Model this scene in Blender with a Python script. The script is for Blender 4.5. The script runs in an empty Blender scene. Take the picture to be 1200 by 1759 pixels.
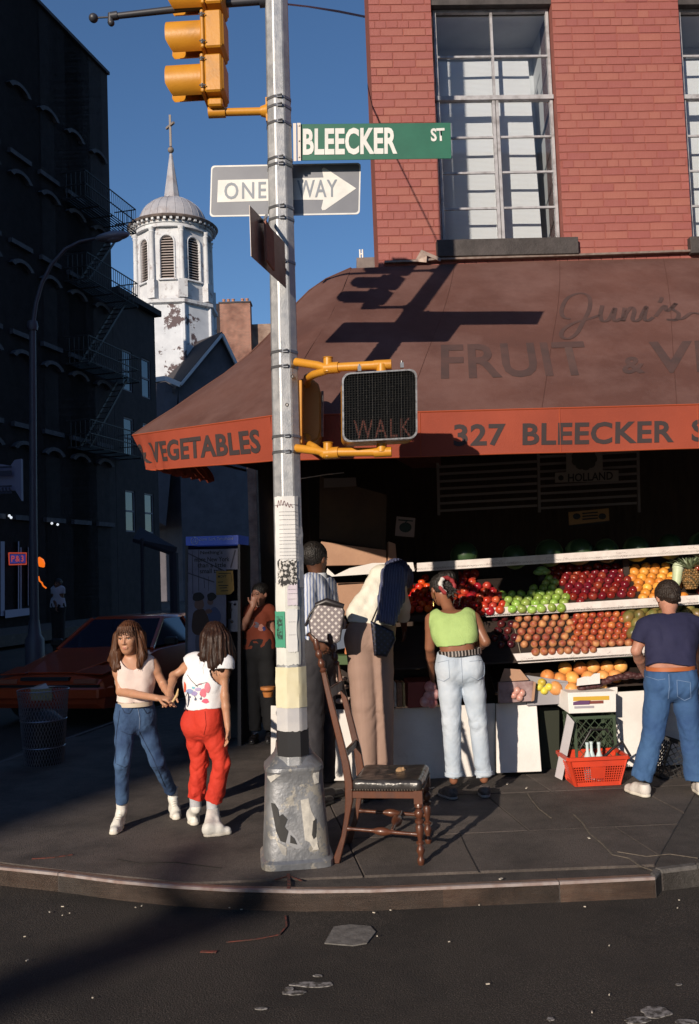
import bpy, bmesh, math, random
import numpy as np
from mathutils import Vector as V, Matrix as M, noise as mnoise
R = math.radians
random.seed(7)
rng = np.random.default_rng(5)
SC = bpy.context.scene
COL = SC.collection

# ---------------------------------------------------------------- camera, sky, sun, exposure
PITCH, ROLL, FPX = R(3.6), R(2.12), 1600.0
cam = bpy.data.cameras.new('camera'); camo = bpy.data.objects.new('camera', cam); COL.objects.link(camo)
cam.sensor_fit = 'HORIZONTAL'; cam.sensor_width = 24; cam.lens = 24 * FPX / 1200
cam.clip_end = 3000; cam.clip_start = 0.05
CR = (M.Rotation(math.pi / 2 + PITCH, 3, 'X') @ M.Rotation(-ROLL, 3, 'Z'))
CP = V((0, 0, 1.70))
camo.matrix_world = M.Translation(CP) @ CR.to_4x4()
SC.camera = camo
SUN_AZ, SUN_EL = R(26.5), R(18.5)
w = bpy.data.worlds.new('World'); SC.world = w; w.use_nodes = True
nt = w.node_tree; bg = nt.nodes['Background']; sky = nt.nodes.new('ShaderNodeTexSky')
sky.sky_type = 'NISHITA'; sky.sun_disc = False; sky.sun_elevation = SUN_EL
sky.sun_rotation = math.pi + SUN_AZ; sky.air_density = 1.0; sky.dust_density = 0.1; sky.ozone_density = 5.5
nt.links.new(sky.outputs[0], bg.inputs[0]); bg.inputs[1].default_value = 0.107
sl = bpy.data.lights.new('sun', 'SUN'); sl.energy = 5.0; sl.angle = R(0.5); sl.color = (1.0, 0.86, 0.70)
so = bpy.data.objects.new('sun', sl); COL.objects.link(so)
SD = V((math.sin(SUN_AZ) * math.cos(SUN_EL), math.cos(SUN_AZ) * math.cos(SUN_EL), -math.sin(SUN_EL)))
so.rotation_euler = SD.to_track_quat('-Z', 'Y').to_euler()
so.location = (-20, -30, 30)
SC.view_settings.view_transform = 'Standard'; SC.view_settings.look = 'None'
SC.view_settings.exposure = 0.0; SC.view_settings.gamma = 1
SC.render.engine = 'CYCLES'
SC.cycles.max_bounces = 5; SC.cycles.diffuse_bounces = 2; SC.cycles.transparent_max_bounces = 12

def ray(px, py):
    return CR @ V(((px - 600) / FPX, -(py - 879.5) / FPX, -1))
def at(px, py, Y):
    d = ray(px, py); return CP + d * (Y / d.y)
def atz(px, py, z=0.0):
    d = ray(px, py); return CP + d * ((z - CP.z) / d.z)
def atp(px, py, p0, n):
    d = ray(px, py); return CP + d * ((p0 - CP).dot(n) / d.dot(n))
CRT = CR.transposed()
def proj(p):
    q = CRT @ (V(p) - CP)
    return (600 + FPX * q.x / -q.z, 879.5 - FPX * q.y / -q.z)

# ---------------------------------------------------------------- materials
MATS = {}
def mat(name, col, rough=0.7, col2=None, scale=8, bump=0.0, bscale=60, metal=0.0, spec=0.5, lo=0.35, hi=0.65,
        detail=6, coat=0.0, stretch=None, sss=0.0, emit=None, dirt=None, dscale=3, dlo=.5, dhi=.7, rough2=None):
    if name in MATS: return MATS[name]
    m = bpy.data.materials.new(name); m.use_nodes = True; n = m.node_tree; L = n.links.new
    b = n.nodes['Principled BSDF']
    b.inputs['Base Color'].default_value = (*col, 1); b.inputs['Roughness'].default_value = rough
    b.inputs['Metallic'].default_value = metal; b.inputs['Specular IOR Level'].default_value = spec
    if coat: b.inputs['Coat Weight'].default_value = coat; b.inputs['Coat Roughness'].default_value = 0.08
    if sss: b.inputs['Subsurface Weight'].default_value = sss; b.inputs['Subsurface Scale'].default_value = 0.01
    if emit: b.inputs['Emission Color'].default_value = (*emit[0], 1); b.inputs['Emission Strength'].default_value = emit[1]
    tc = n.nodes.new('ShaderNodeTexCoord'); co = tc.outputs['Object']
    if stretch:
        mp = n.nodes.new('ShaderNodeMapping'); mp.inputs['Scale'].default_value = stretch; L(co, mp.inputs[0]); co = mp.outputs[0]
    last = None
    if col2 is not None:
        t = n.nodes.new('ShaderNodeTexNoise'); t.inputs['Scale'].default_value = scale; t.inputs['Detail'].default_value = detail
        t.inputs['Roughness'].default_value = 0.62; L(co, t.inputs['Vector'])
        r = n.nodes.new('ShaderNodeMapRange'); r.inputs[1].default_value = lo; r.inputs[2].default_value = hi; L(t.outputs[0], r.inputs[0])
        mx = n.nodes.new('ShaderNodeMix'); mx.data_type = 'RGBA'; mx.inputs[6].default_value = (*col, 1); mx.inputs[7].default_value = (*col2, 1)
        L(r.outputs[0], mx.inputs[0]); last = mx.outputs[2]
        if rough2 is not None:
            rr = n.nodes.new('ShaderNodeMapRange'); rr.inputs[3].default_value = rough; rr.inputs[4].default_value = rough2
            L(r.outputs[0], rr.inputs[0]); L(rr.outputs[0], b.inputs['Roughness'])
    if dirt is not None:
        t = n.nodes.new('ShaderNodeTexNoise'); t.inputs['Scale'].default_value = dscale; t.inputs['Detail'].default_value = 8
        t.inputs['Roughness'].default_value = 0.7; L(tc.outputs['Object'], t.inputs['Vector'])
        r = n.nodes.new('ShaderNodeMapRange'); r.inputs[1].default_value = dlo; r.inputs[2].default_value = dhi; L(t.outputs[0], r.inputs[0])
        mx = n.nodes.new('ShaderNodeMix'); mx.data_type = 'RGBA'; mx.inputs[6].default_value = (*col, 1); mx.inputs[7].default_value = (*dirt, 1)
        if last: L(last, mx.inputs[6])
        L(r.outputs[0], mx.inputs[0]); last = mx.outputs[2]
    if last: L(last, b.inputs['Base Color'])
    if bump:
        t = n.nodes.new('ShaderNodeTexNoise'); t.inputs['Scale'].default_value = bscale; t.inputs['Detail'].default_value = 5
        L(co, t.inputs['Vector'])
        bp = n.nodes.new('ShaderNodeBump'); bp.inputs['Strength'].default_value = bump; bp.inputs['Distance'].default_value = 0.01
        L(t.outputs[0], bp.inputs['Height']); L(bp.outputs[0], b.inputs['Normal'])
    MATS[name] = m
    return m
def objvar(m, amt=0.25, hue=0.01):
    """per-object variation of the base colour (real differences between alike things)"""
    n = m.node_tree; b = n.nodes['Principled BSDF']; L = n.links.new
    oi = n.nodes.new('ShaderNodeObjectInfo'); hs = n.nodes.new('ShaderNodeHueSaturation')
    r = n.nodes.new('ShaderNodeMapRange'); r.inputs[3].default_value = 1 - amt; r.inputs[4].default_value = 1 + amt
    L(oi.outputs['Random'], r.inputs[0]); L(r.outputs[0], hs.inputs['Value'])
    if hue:
        r2 = n.nodes.new('ShaderNodeMapRange'); r2.inputs[3].default_value = .5 - hue; r2.inputs[4].default_value = .5 + hue
        L(oi.outputs['Random'], r2.inputs[0]); L(r2.outputs[0], hs.inputs['Hue'])
    bc = b.inputs['Base Color']
    if bc.is_linked: L(bc.links[0].from_socket, hs.inputs['Color'])
    else: hs.inputs['Color'].default_value = bc.default_value
    L(hs.outputs[0], bc); return m
def wavemat(name, col, col2, scale, axis='X', rough=.8, lo=.45, hi=.55, dist=0.0, bump=0, extra=None, coord='Object'):
    m = bpy.data.materials.new(name); m.use_nodes = True; n = m.node_tree; L = n.links.new
    b = n.nodes['Principled BSDF']; b.inputs['Roughness'].default_value = rough
    tc = n.nodes.new('ShaderNodeTexCoord'); wv = n.nodes.new('ShaderNodeTexWave')
    wv.bands_direction = axis; wv.inputs['Scale'].default_value = scale; wv.inputs['Distortion'].default_value = dist
    wv.inputs['Detail'].default_value = 2; wv.inputs['Detail Scale'].default_value = 1.5
    L(tc.outputs[coord], wv.inputs[0])
    r = n.nodes.new('ShaderNodeMapRange'); r.inputs[1].default_value = lo; r.inputs[2].default_value = hi; L(wv.outputs['Fac'], r.inputs[0])
    mx = n.nodes.new('ShaderNodeMix'); mx.data_type = 'RGBA'; mx.inputs[6].default_value = (*col, 1); mx.inputs[7].default_value = (*col2, 1)
    L(r.outputs[0], mx.inputs[0]); L(mx.outputs[2], b.inputs['Base Color'])
    if bump:
        bp = n.nodes.new('ShaderNodeBump'); bp.inputs['Strength'].default_value = bump; bp.inputs['Distance'].default_value = .01
        L(wv.outputs['Fac'], bp.inputs['Height']); L(bp.outputs[0], b.inputs['Normal'])
    MATS[name] = m
    return m
def glassmat(name, tint=(.9, .93, .95), refl=.12, rough=.02, dark=0.0):
    m = bpy.data.materials.new(name); m.use_nodes = True; n = m.node_tree; n.nodes.clear(); L = n.links.new
    o = n.nodes.new('ShaderNodeOutputMaterial'); t = n.nodes.new('ShaderNodeBsdfTransparent'); g = n.nodes.new('ShaderNodeBsdfGlossy')
    t.inputs[0].default_value = (*[c * (1 - dark) for c in tint], 1); g.inputs['Roughness'].default_value = rough
    mx = n.nodes.new('ShaderNodeMixShader'); mx.inputs[0].default_value = refl
    L(t.outputs[0], mx.inputs[1]); L(g.outputs[0], mx.inputs[2]); L(mx.outputs[0], o.inputs[0])
    MATS[name] = m; return m

# ---------------------------------------------------------------- scene bookkeeping
def tag(o, label=None, cat=None, group=None, kind=None):
    if label: o['label'] = label
    if cat: o['category'] = cat
    if group: o['group'] = group
    if kind: o['kind'] = kind
    return o
def thing(name, label, cat, loc=(0, 0, 0), rz=0.0, group=None):
    o = bpy.data.objects.new(name, None); COL.objects.link(o)
    o.location = loc; o.rotation_euler = (0, 0, rz); o.empty_display_size = .1
    return tag(o, label, cat, group)
def adopt(o, parent, world=True):
    o.parent = parent
    if world and parent is not None:
        # parents here are built with plain location and z-rotation
        def mw(p):
            m = M.LocRotScale(p.location, p.rotation_euler, p.scale)
            return (mw(p.parent) @ p.matrix_parent_inverse @ m) if p.parent else m
        o.matrix_parent_inverse = mw(parent).inverted()
def link(name, me, m=None, parent=None, world=True, **kw):
    o = bpy.data.objects.new(name, me); COL.objects.link(o)
    if m is not None:
        me.materials.clear()
        for q in (m if isinstance(m, (list, tuple)) else [m]): me.materials.append(q)
    if parent is not None: adopt(o, parent, world)
    return tag(o, **kw)
def copy_tree(o, parent=None):
    c = o.copy(); COL.objects.link(c); c.parent = parent
    if parent is not None: c.matrix_parent_inverse = o.matrix_parent_inverse.copy()
    for ch in list(o.children): copy_tree(ch, c)
    return c

class MB:
    def __init__(s): s.v = []; s.f = []; s.m = []
    def add(s, vs, fs, mi=0, T=None):
        k = len(s.v)
        s.v += [tuple(T @ V(p)) if T is not None else tuple(p) for p in vs]
        s.f += [tuple(k + i for i in f) for f in fs]; s.m += [mi] * len(fs); return s
    def box(s, c, d, mi=0, T=None):
        x, y, z = c; a, b, e = d[0] / 2, d[1] / 2, d[2] / 2
        vs = [(x + i * a, y + j * b, z + k * e) for i in (-1, 1) for j in (-1, 1) for k in (-1, 1)]
        fs = [(0, 1, 3, 2), (4, 6, 7, 5), (0, 4, 5, 1), (2, 3, 7, 6), (0, 2, 6, 4), (1, 5, 7, 3)]
        return s.add(vs, fs, mi, T)
    def hexa(s, b, t, mi=0, T=None):
        return s.add(list(b) + list(t), [(3, 2, 1, 0), (4, 5, 6, 7), (0, 1, 5, 4), (1, 2, 6, 5), (2, 3, 7, 6), (3, 0, 4, 7)], mi, T)
    def bar(s, p, q, w_, h_=None, mi=0, up=V((0, 0, 1)), T=None):
        p, q = V(p), V(q); h_ = h_ or w_; d = (q - p).normalized()
        if abs(d.dot(up)) > .99: up = V((0, 1, 0))
        a = d.cross(up).normalized() * w_ / 2; b = a.cross(d).normalized() * h_ / 2
        return s.hexa([p - a - b, p + a - b, p + a + b, p - a + b], [q - a - b, q + a - b, q + a + b, q - a + b], mi, T)
    def tube(s, pts, r, n=10, mi=0, cap=True, T=None, sq=None):
        pts = [V(p) for p in pts]; rs = r if isinstance(r, (list, tuple)) else [r] * len(pts)
        vs = []; up = None
        for i, p in enumerate(pts):
            d = (pts[min(i + 1, len(pts) - 1)] - pts[max(i - 1, 0)]).normalized()
            if up is None: up = V((0, 0, 1)) if abs(d.z) < .9 else V((0, 1, 0))
            a = d.cross(up).normalized(); b = a.cross(d).normalized(); up = b
            for j in range(n):
                t = 2 * math.pi * j / n
                vs.append(p + a * (math.cos(t) * rs[i]) + b * (math.sin(t) * rs[i] * (sq or 1)))
        fs = [(i * n + j, i * n + (j + 1) % n, (i + 1) * n + (j + 1) % n, (i + 1) * n + j) for i in range(len(pts) - 1) for j in range(n)]
        if cap: fs += [tuple(reversed(range(n))), tuple((len(pts) - 1) * n + j for j in range(n))]
        return s.add(vs, fs, mi, T)
    def lathe(s, prof, n=24, c=(0, 0, 0), mi=0, T=None, ph=0.0, cap=True, arc=2 * math.pi):
        vs = []; full = arc > 6.28; k = n if full else n + 1
        for r_, z in prof:
            for j in range(k):
                t = ph + arc * j / n; vs.append((c[0] + r_ * math.cos(t), c[1] + r_ * math.sin(t), c[2] + z))
        fs = [(i * k + j, i * k + (j + 1) % k, (i + 1) * k + (j + 1) % k, (i + 1) * k + j) for i in range(len(prof) - 1) for j in range(n)]
        if cap and full: fs += [tuple(reversed(range(k))), tuple((len(prof) - 1) * k + j for j in range(k))]
        return s.add(vs, fs, mi, T)
    def sphere(s, c, r, n=14, mi=0, T=None, sc=(1, 1, 1)):
        h = max(6, n // 2 + 1); vs = [(c[0], c[1], c[2] + r * sc[2])]
        for i in range(1, h):
            a = math.pi * i / h
            for j in range(n):
                t = 2 * math.pi * j / n
                vs.append((c[0] + r * sc[0] * math.sin(a) * math.cos(t), c[1] + r * sc[1] * math.sin(a) * math.sin(t), c[2] + r * sc[2] * math.cos(a)))
        vs.append((c[0], c[1], c[2] - r * sc[2])); e = len(vs) - 1
        fs = [(0, 1 + j, 1 + (j + 1) % n) for j in range(n)]
        fs += [(1 + i * n + j, 1 + (i + 1) * n + j, 1 + (i + 1) * n + (j + 1) % n, 1 + i * n + (j + 1) % n) for i in range(h - 2) for j in range(n)]
        fs += [(e, 1 + (h - 2) * n + (j + 1) % n, 1 + (h - 2) * n + j) for j in range(n)]
        return s.add(vs, fs, mi, T)
    def plate(s, pts, th, mi=0, T=None):
        """a flat polygon given thickness th against its normal"""
        P = [V(p) for p in pts]; nn = V((0, 0, 0))
        for i in range(len(P)): nn += (P[i] - P[0]).cross(P[(i + 1) % len(P)] - P[0])
        nn.normalize(); k = len(P); Q = [p - nn * th for p in P]
        fs = [tuple(range(k)), tuple(reversed(range(k, 2 * k)))] + [(i, i + k, (i + 1) % k + k, (i + 1) % k) for i in range(k)]
        return s.add(P + Q, fs, mi, T)
    def grid(s, fn, nu, nv, mi=0, th=None):
        vs = [V(fn(i / nu, j / nv)) for j in range(nv + 1) for i in range(nu + 1)]
        fs = [(j * (nu + 1) + i, j * (nu + 1) + i + 1, (j + 1) * (nu + 1) + i + 1, (j + 1) * (nu + 1) + i) for j in range(nv) for i in range(nu)]
        return s.add(vs, fs, mi)
    def mesh(s, name, smooth=None, bevel=0, fix=True):
        me = bpy.data.meshes.new(name); me.from_pydata([tuple(p) for p in s.v], [], s.f)
        me.polygons.foreach_set('material_index', s.m)
        if bevel or fix:
            b = bmesh.new(); b.from_mesh(me)
            if fix: bmesh.ops.recalc_face_normals(b, faces=b.faces)
            if bevel:
                es = [e for e in b.edges if len(e.link_faces) == 2 and e.calc_face_angle(0) > R(35)]
                bmesh.ops.bevel(b, geom=es, offset=bevel, segments=1, affect='EDGES', clamp_overlap=True)
            b.to_mesh(me); b.free()
        me.update()
        if smooth is not None:
            me.polygons.foreach_set('use_smooth', [True] * len(me.polygons)); me.set_sharp_from_angle(angle=R(smooth))
        return me
    def build(s, name, m, parent=None, smooth=None, bevel=0, fix=True, **kw):
        return link(name, s.mesh(name, smooth, bevel, fix), m, parent, **kw)

def textmesh(body, bold=0.0, space=1.0):
    c = bpy.data.curves.new('t', 'FONT'); c.body = body; c.offset = bold; c.space_character = space; c.resolution_u = 3
    o = bpy.data.objects.new('t', c); COL.objects.link(o)
    bpy.context.view_layer.update()
    dg = bpy.context.evaluated_depsgraph_get(); me = bpy.data.meshes.new_from_object(o.evaluated_get(dg))
    bpy.data.objects.remove(o); bpy.data.curves.remove(c); me.materials.clear(); return me
def text_on(name, body, bl, br, tl, m, parent=None, bold=.02, space=1.0, off=0.003, nrm=None, shear=0, **kw):
    """text mapped onto a parallelogram lying on a real surface"""
    me = textmesh(body, bold, space); bl, br, tl = V(bl), V(br), V(tl)
    xs = [v.co.x for v in me.vertices]; ys = [v.co.y for v in me.vertices]
    x0, x1, y0, y1 = min(xs), max(xs), min(ys), max(ys)
    nn = (br - bl).cross(tl - bl).normalized()
    if nrm is not None and nn.dot(nrm) < 0: nn = -nn
    for v in me.vertices:
        a = (v.co.x - x0) / (x1 - x0); b = (v.co.y - y0) / (y1 - y0)
        v.co = bl + (br - bl) * a + (tl - bl) * b + nn * off
    me.update()
    return link(name, me, m, parent, **kw)
def sub(o, **kw): return tag(o, **kw)
# ---------------------------------------------------------------- implicit surfaces for organic bodies and cloth
class SDF:
    def __init__(s, lo, hi, h):
        s.h = h; s.lo = np.array(lo, float); s.n = np.ceil((np.array(hi, float) - s.lo) / h).astype(int) + 1
        s.F = np.full(tuple(s.n), 10.0, np.float32)
        s.ax = [s.lo[i] + h * np.arange(s.n[i]) for i in range(3)]
    def _sl(s, lo, hi):
        a = np.maximum(0, np.floor((np.array(lo) - s.lo) / s.h).astype(int)); b = np.minimum(s.n, np.ceil((np.array(hi) - s.lo) / s.h).astype(int) + 1)
        if (b <= a).any(): return None, None
        sl = tuple(slice(a[i], b[i]) for i in range(3))
        return sl, np.meshgrid(*[s.ax[i][a[i]:b[i]] for i in range(3)], indexing='ij', sparse=True)
    def _un(s, sl, d, k):
        f = s.F[sl]
        if k > 0:
            h = np.clip(.5 + .5 * (f - d) / k, 0, 1); s.F[sl] = f * (1 - h) + d * h - k * h * (1 - h)
        else: s.F[sl] = np.minimum(f, d)
    def _sb(s, sl, d, k=0.0):
        f = s.F[sl]
        if k > 0:
            d = -d; h = np.clip(.5 - .5 * (f - d) / k, 0, 1); s.F[sl] = f * (1 - h) + d * h + k * h * (1 - h)
        else: s.F[sl] = np.maximum(f, -d)
    def cap(s, a, b, ra, rb=None, k=.02, ax=None, sq=1.0, op='u'):
        a = np.array(a, float); b = np.array(b, float); rb = ra if rb is None else rb; m = max(ra, rb) + k + 3 * s.h
        sl, g = s._sl(np.minimum(a, b) - m, np.maximum(a, b) + m)
        if sl is None: return s
        ba = b - a; L2 = max(1e-9, ba @ ba)
        t = np.clip(((g[0] - a[0]) * ba[0] + (g[1] - a[1]) * ba[1] + (g[2] - a[2]) * ba[2]) / L2, 0, 1)
        dx, dy, dz = g[0] - a[0] - t * ba[0], g[1] - a[1] - t * ba[1], g[2] - a[2] - t * ba[2]
        q = dx * dx + dy * dy + dz * dz
        if ax is not None:
            ax = np.array(ax, float); ax = ax / np.linalg.norm(ax); c = dx * ax[0] + dy * ax[1] + dz * ax[2]; q = q + (sq * sq - 1) * c * c
        d = np.sqrt(q) - (ra + (rb - ra) * t)
        (s._un if op == 'u' else s._sb)(sl, d, k); return s
    def ell(s, c, r, k=.02, rot=None, op='u'):
        c = np.array(c, float); r = np.array(r, float); m = r.max() + k + 3 * s.h
        sl, g = s._sl(c - m, c + m)
        if sl is None: return s
        x, y, z = g[0] - c[0], g[1] - c[1], g[2] - c[2]
        if rot is not None:
            A = np.array(rot.transposed() if hasattr(rot, 'transposed') else rot)
            x, y, z = [A[i][0] * x + A[i][1] * y + A[i][2] * z for i in range(3)]
        k0 = np.sqrt((x / r[0]) ** 2 + (y / r[1]) ** 2 + (z / r[2]) ** 2); k1 = np.sqrt((x / r[0] ** 2) ** 2 + (y / r[1] ** 2) ** 2 + (z / r[2] ** 2) ** 2)
        d = k0 * (k0 - 1) / np.maximum(k1, 1e-6); (s._un if op == 'u' else s._sb)(sl, d, k); return s
    def cut(s, p, n, k=0.0):
        """remove everything on the side n points to"""
        n = np.array(n, float); n /= np.linalg.norm(n); p = np.array(p, float)
        g = np.meshgrid(*s.ax, indexing='ij', sparse=True)
        d = (g[0] - p[0]) * n[0] + (g[1] - p[1]) * n[1] + (g[2] - p[2]) * n[2]
        if k: s._sb(tuple([slice(None)] * 3), -d, k)
        else: s.F = np.maximum(s.F, d.astype(np.float32))
        return s
    def disp(s, fn):
        g = np.meshgrid(*s.ax, indexing='ij', sparse=True); s.F = s.F + fn(g[0], g[1], g[2]).astype(np.float32); return s
    def mesh(s, name):
        F = s.F; F[0], F[-1] = 1, 1; F[:, 0], F[:, -1] = 1, 1; F[:, :, 0], F[:, :, -1] = 1, 1
        S = F < 0; nx, ny, nz = F.shape
        c = np.zeros((nx - 1, ny - 1, nz - 1), np.int8)
        for i in (0, 1):
            for j in (0, 1):
                for k in (0, 1): c += S[i:nx - 1 + i, j:ny - 1 + j, k:nz - 1 + k]
        act = (c > 0) & (c < 8); I, J, K = np.nonzero(act); N = len(I)
        idx = np.full(act.shape, -1, np.int32); idx[I, J, K] = np.arange(N)
        acc = np.zeros((N, 3)); cnt = np.zeros(N)
        cs = [(i, j, k) for i in (0, 1) for j in (0, 1) for k in (0, 1)]
        for a in range(8):
            for b in range(a + 1, 8):
                A, B = cs[a], cs[b]
                if sum(abs(A[q] - B[q]) for q in range(3)) != 1: continue
                fa = F[I + A[0], J + A[1], K + A[2]]; fb = F[I + B[0], J + B[1], K + B[2]]
                mk = (fa < 0) != (fb < 0); t = np.where(mk, fa / np.where(mk, fa - fb, 1), 0)
                for q in range(3): acc[:, q] += np.where(mk, A[q] + t * (B[q] - A[q]), 0)
                cnt += mk
        P = acc / cnt[:, None] + np.stack([I, J, K], 1)
        P = P * s.h + s.lo
        quads = []
        for axq in range(3):
            d = [0, 0, 0]; d[axq] = 1
            a0 = F[:nx - d[0], :ny - d[1], :nz - d[2]] < 0; a1 = F[d[0]:, d[1]:, d[2]:] < 0
            X = a0 != a1; i, j, k = np.nonzero(X); fl = a0[i, j, k]
            u = [(1, 2), (2, 0), (0, 1)][axq]; e1 = np.zeros(3, int); e2 = np.zeros(3, int); e1[u[0]] = 1; e2[u[1]] = 1
            base = np.stack([i, j, k], 1)
            ok = (base[:, u[0]] > 0) & (base[:, u[1]] > 0) & (base < np.array(act.shape)).all(1)
            base = base[ok]; fl = fl[ok]
            def g(b): return idx[b[:, 0], b[:, 1], b[:, 2]]
            q = np.stack([g(base), g(base - e1), g(base - e1 - e2), g(base - e2)], 1)
            q = np.where(fl[:, None], q, q[:, ::-1]); quads.append(q)
        Q = np.concatenate(quads); Q = Q[(Q >= 0).all(1)]
        me = bpy.data.meshes.new(name); me.vertices.add(len(P)); me.vertices.foreach_set('co', P.astype(np.float32).ravel())
        me.loops.add(Q.size); me.loops.foreach_set('vertex_index', Q.astype(np.int32).ravel())
        me.polygons.add(len(Q)); me.polygons.foreach_set('loop_start', np.arange(0, Q.size, 4, dtype=np.int32))
        me.polygons.foreach_set('use_smooth', np.ones(len(Q), bool)); me.update(calc_edges=True); me.validate()
        return me
    def build(s, name, m, parent=None, **kw): return link(name, s.mesh(name), m, parent, **kw)

_NL = rng.random((24, 24, 24)).astype(np.float32) * 2 - 1
def vnoise(x, y, z):
    x, y, z = np.broadcast_arrays(x, y, z)
    i, j, k = np.floor(x).astype(int), np.floor(y).astype(int), np.floor(z).astype(int)
    u, v, q = x - i, y - j, z - k; u, v, q = u * u * (3 - 2 * u), v * v * (3 - 2 * v), q * q * (3 - 2 * q)
    i %= 24; j %= 24; k %= 24; i1, j1, k1 = (i + 1) % 24, (j + 1) % 24, (k + 1) % 24
    def L(a, b, t): return a + (b - a) * t
    return L(L(L(_NL[i, j, k], _NL[i1, j, k], u), L(_NL[i, j1, k], _NL[i1, j1, k], u), v),
             L(L(_NL[i, j, k1], _NL[i1, j, k1], u), L(_NL[i, j1, k1], _NL[i1, j1, k1], u), v), q)
def folds(amp, sx, sy, sz, amp2=0, s2=0, ph=0):
    def fn(x, y, z):
        d = vnoise(x * sx + ph, y * sy + ph * 1.7, z * sz + ph * .3); d = amp * (1 - 2 * np.abs(d))
        if amp2: d = d + amp2 * vnoise(x * s2 + 3, y * s2, z * s2 + ph)
        return d
    return fn
# ================================================================ ground
asph = mat('asphalt', (.022, .018, .015), .8, col2=(.135, .115, .098), scale=170, lo=.50, hi=.68, bump=.8, bscale=130, dirt=(.014, .012, .011), dscale=1.6, dlo=.45, dhi=.72)
conc = mat('pavement_concrete', (.078, .063, .056), .85, col2=(.115, .096, .086), scale=60, bump=.6, bscale=120, dirt=(.042, .035, .032), dscale=2.6, dlo=.42, dhi=.68)
conc2 = mat('pavement_old_concrete', (.045, .038, .035), .85, col2=(.075, .064, .058), scale=9, bump=.7, bscale=120, dirt=(.095, .085, .078), dscale=3, dlo=.6, dhi=.8)
steel_kerb = mat('kerb_rust_steel', (.14, .075, .05), .5, col2=(.21, .14, .105), scale=7, bump=.5, bscale=50, stretch=(1, 1, 6), dirt=(.07, .05, .04), dscale=4)
steel_edge = mat('kerb_worn_edge', (.42, .38, .38), .4, metal=.15, col2=(.28, .2, .18), scale=9)
stone_kerb = mat('kerb_stone', (.13, .12, .115), .8, col2=(.08, .075, .07), scale=30, bump=.6)
RZ = -0.10
r = MB()
NX = 60
# road: one sheet to the horizon, finer near the camera with slight unevenness
xs = sorted(set([-900, -300, -100, -40, -20, -12] + [-8 + i * .25 for i in range(65)] + [12, 20, 40, 100, 300, 900]))
ys = sorted(set([-900, -300, -100, -40, -20, -8, -2] + [i * .25 for i in range(49)] + [16, 22, 30, 45, 70, 110, 200, 400, 900]))
vs = []
for y in ys:
    for x in xs:
        near = 1 if (-8 <= x <= 8 and 0 <= y <= 12) else 0
        vs.append((x, y, RZ + near * .004 * mnoise.noise(V((x * .9, y * .9, 0))) - .006))
nx = len(xs)
r.add(vs, [(j * nx + i, j * nx + i + 1, (j + 1) * nx + i + 1, (j + 1) * nx + i) for j in range(len(ys) - 1) for i in range(nx - 1)])
road = r.build('road', asph, smooth=60, kind='structure')

ST = V((math.sin(R(14)), math.cos(R(14)), 0)); SN = V((ST.y, -ST.x, 0))
KP = [atz(*p) for p in [(0, 1490), (100, 1500), (200, 1513), (300, 1522), (400, 1527.5), (520, 1530), (640, 1528.5), (760, 1523.5), (960, 1515), (1125, 1507)]]
kerb = [V((-2.9, 11.5, 0)) + ST * 60, V((-2.9, 11.5, 0)) + ST * 30, V((-2.9, 11.5, 0)), V((-3.55, 8.6, 0)), V((-3.62, 7.5, 0)), V((-3.2, 6.5, 0)), V((-2.75, 6.02, 0))] + KP
KR = [V((14, KP[-1].y + .25, 0))]
full = kerb + [atz(1135, 1496), atz(1200, 1488), V((14, 5.3, 0))]
outer = full + [V((14, 60, 0)), V((8, 75, 0))]
def clip_poly(P, a, n):
    out = []
    for i in range(len(P)):
        p, q = P[i], P[(i + 1) % len(P)]; dp, dq = (p - a).dot(n), (q - a).dot(n)
        if dp >= 0: out.append(p)
        if (dp >= 0) != (dq >= 0): out.append(p + (q - p) * (dp / (dp - dq)))
    return out
m = MB()
base = [V((p.x, p.y, -.014)) for p in outer]
m.plate(base, .3)
pave = m.build('pavement', conc2, kind='structure')
def inset_line(line, d):
    """kerb polyline offset towards the pavement"""
    out = []
    for i, p in enumerate(line):
        a = line[max(0, i - 1)]; b = line[min(len(line) - 1, i + 1)]; t = (b - a).normalized(); out.append(p + V((-t.y, t.x, 0)) * d)
    return out
KW = .06
kin = inset_line(full, KW)
# kerb sections
segs = [(3, 8), (8, 15), (15, 16)]
joints = {}
for si, (a, b) in enumerate(segs):
    k = MB(); e = MB()
    for i in range(a, b):
        p, q, pi_, qi = full[i], full[i + 1], kin[i], kin[i + 1]
        g = (q - p).normalized() * .003
        if i == a: p, pi_ = p + g, pi_ + g
        if i == b - 1: q, qi = q - g, qi - g
        if p.y < 0: continue
        D = V((0, 0, RZ - .12)); Z = V((0, 0, 0))
        k.hexa([p + D, q + D, qi + D, pi_ + D], [p, q, qi, pi_])
        t = (q - p).normalized(); o = V((t.y, -t.x, 0)) * .003
        e.hexa([p + o + V((0, 0, -.012)), q + o + V((0, 0, -.012)), q - o * 6 + V((0, 0, -.012)), p - o * 6 + V((0, 0, -.012))],
               [p + o + V((0, 0, .003)), q + o + V((0, 0, .003)), q - o * 6 + V((0, 0, .003)), p - o * 6 + V((0, 0, .003))])
    k.build('kerb_section', steel_kerb if b <= 16 else stone_kerb, pave)
    e.build('kerb_edge', steel_edge, pave)
k = MB()
for i in range(16, len(full) - 1):
    p, q, pi_, qi = full[i], full[i + 1], kin[i], kin[i + 1]; D = V((0, 0, RZ - .12)); U = V((0, 0, .006))
    k.hexa([p + D, q + D, qi + D, pi_ + D], [p + U, q + U, qi + U, pi_ + U])
k.build('kerb_stone', stone_kerb, pave, bevel=.01)
k = MB()
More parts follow.
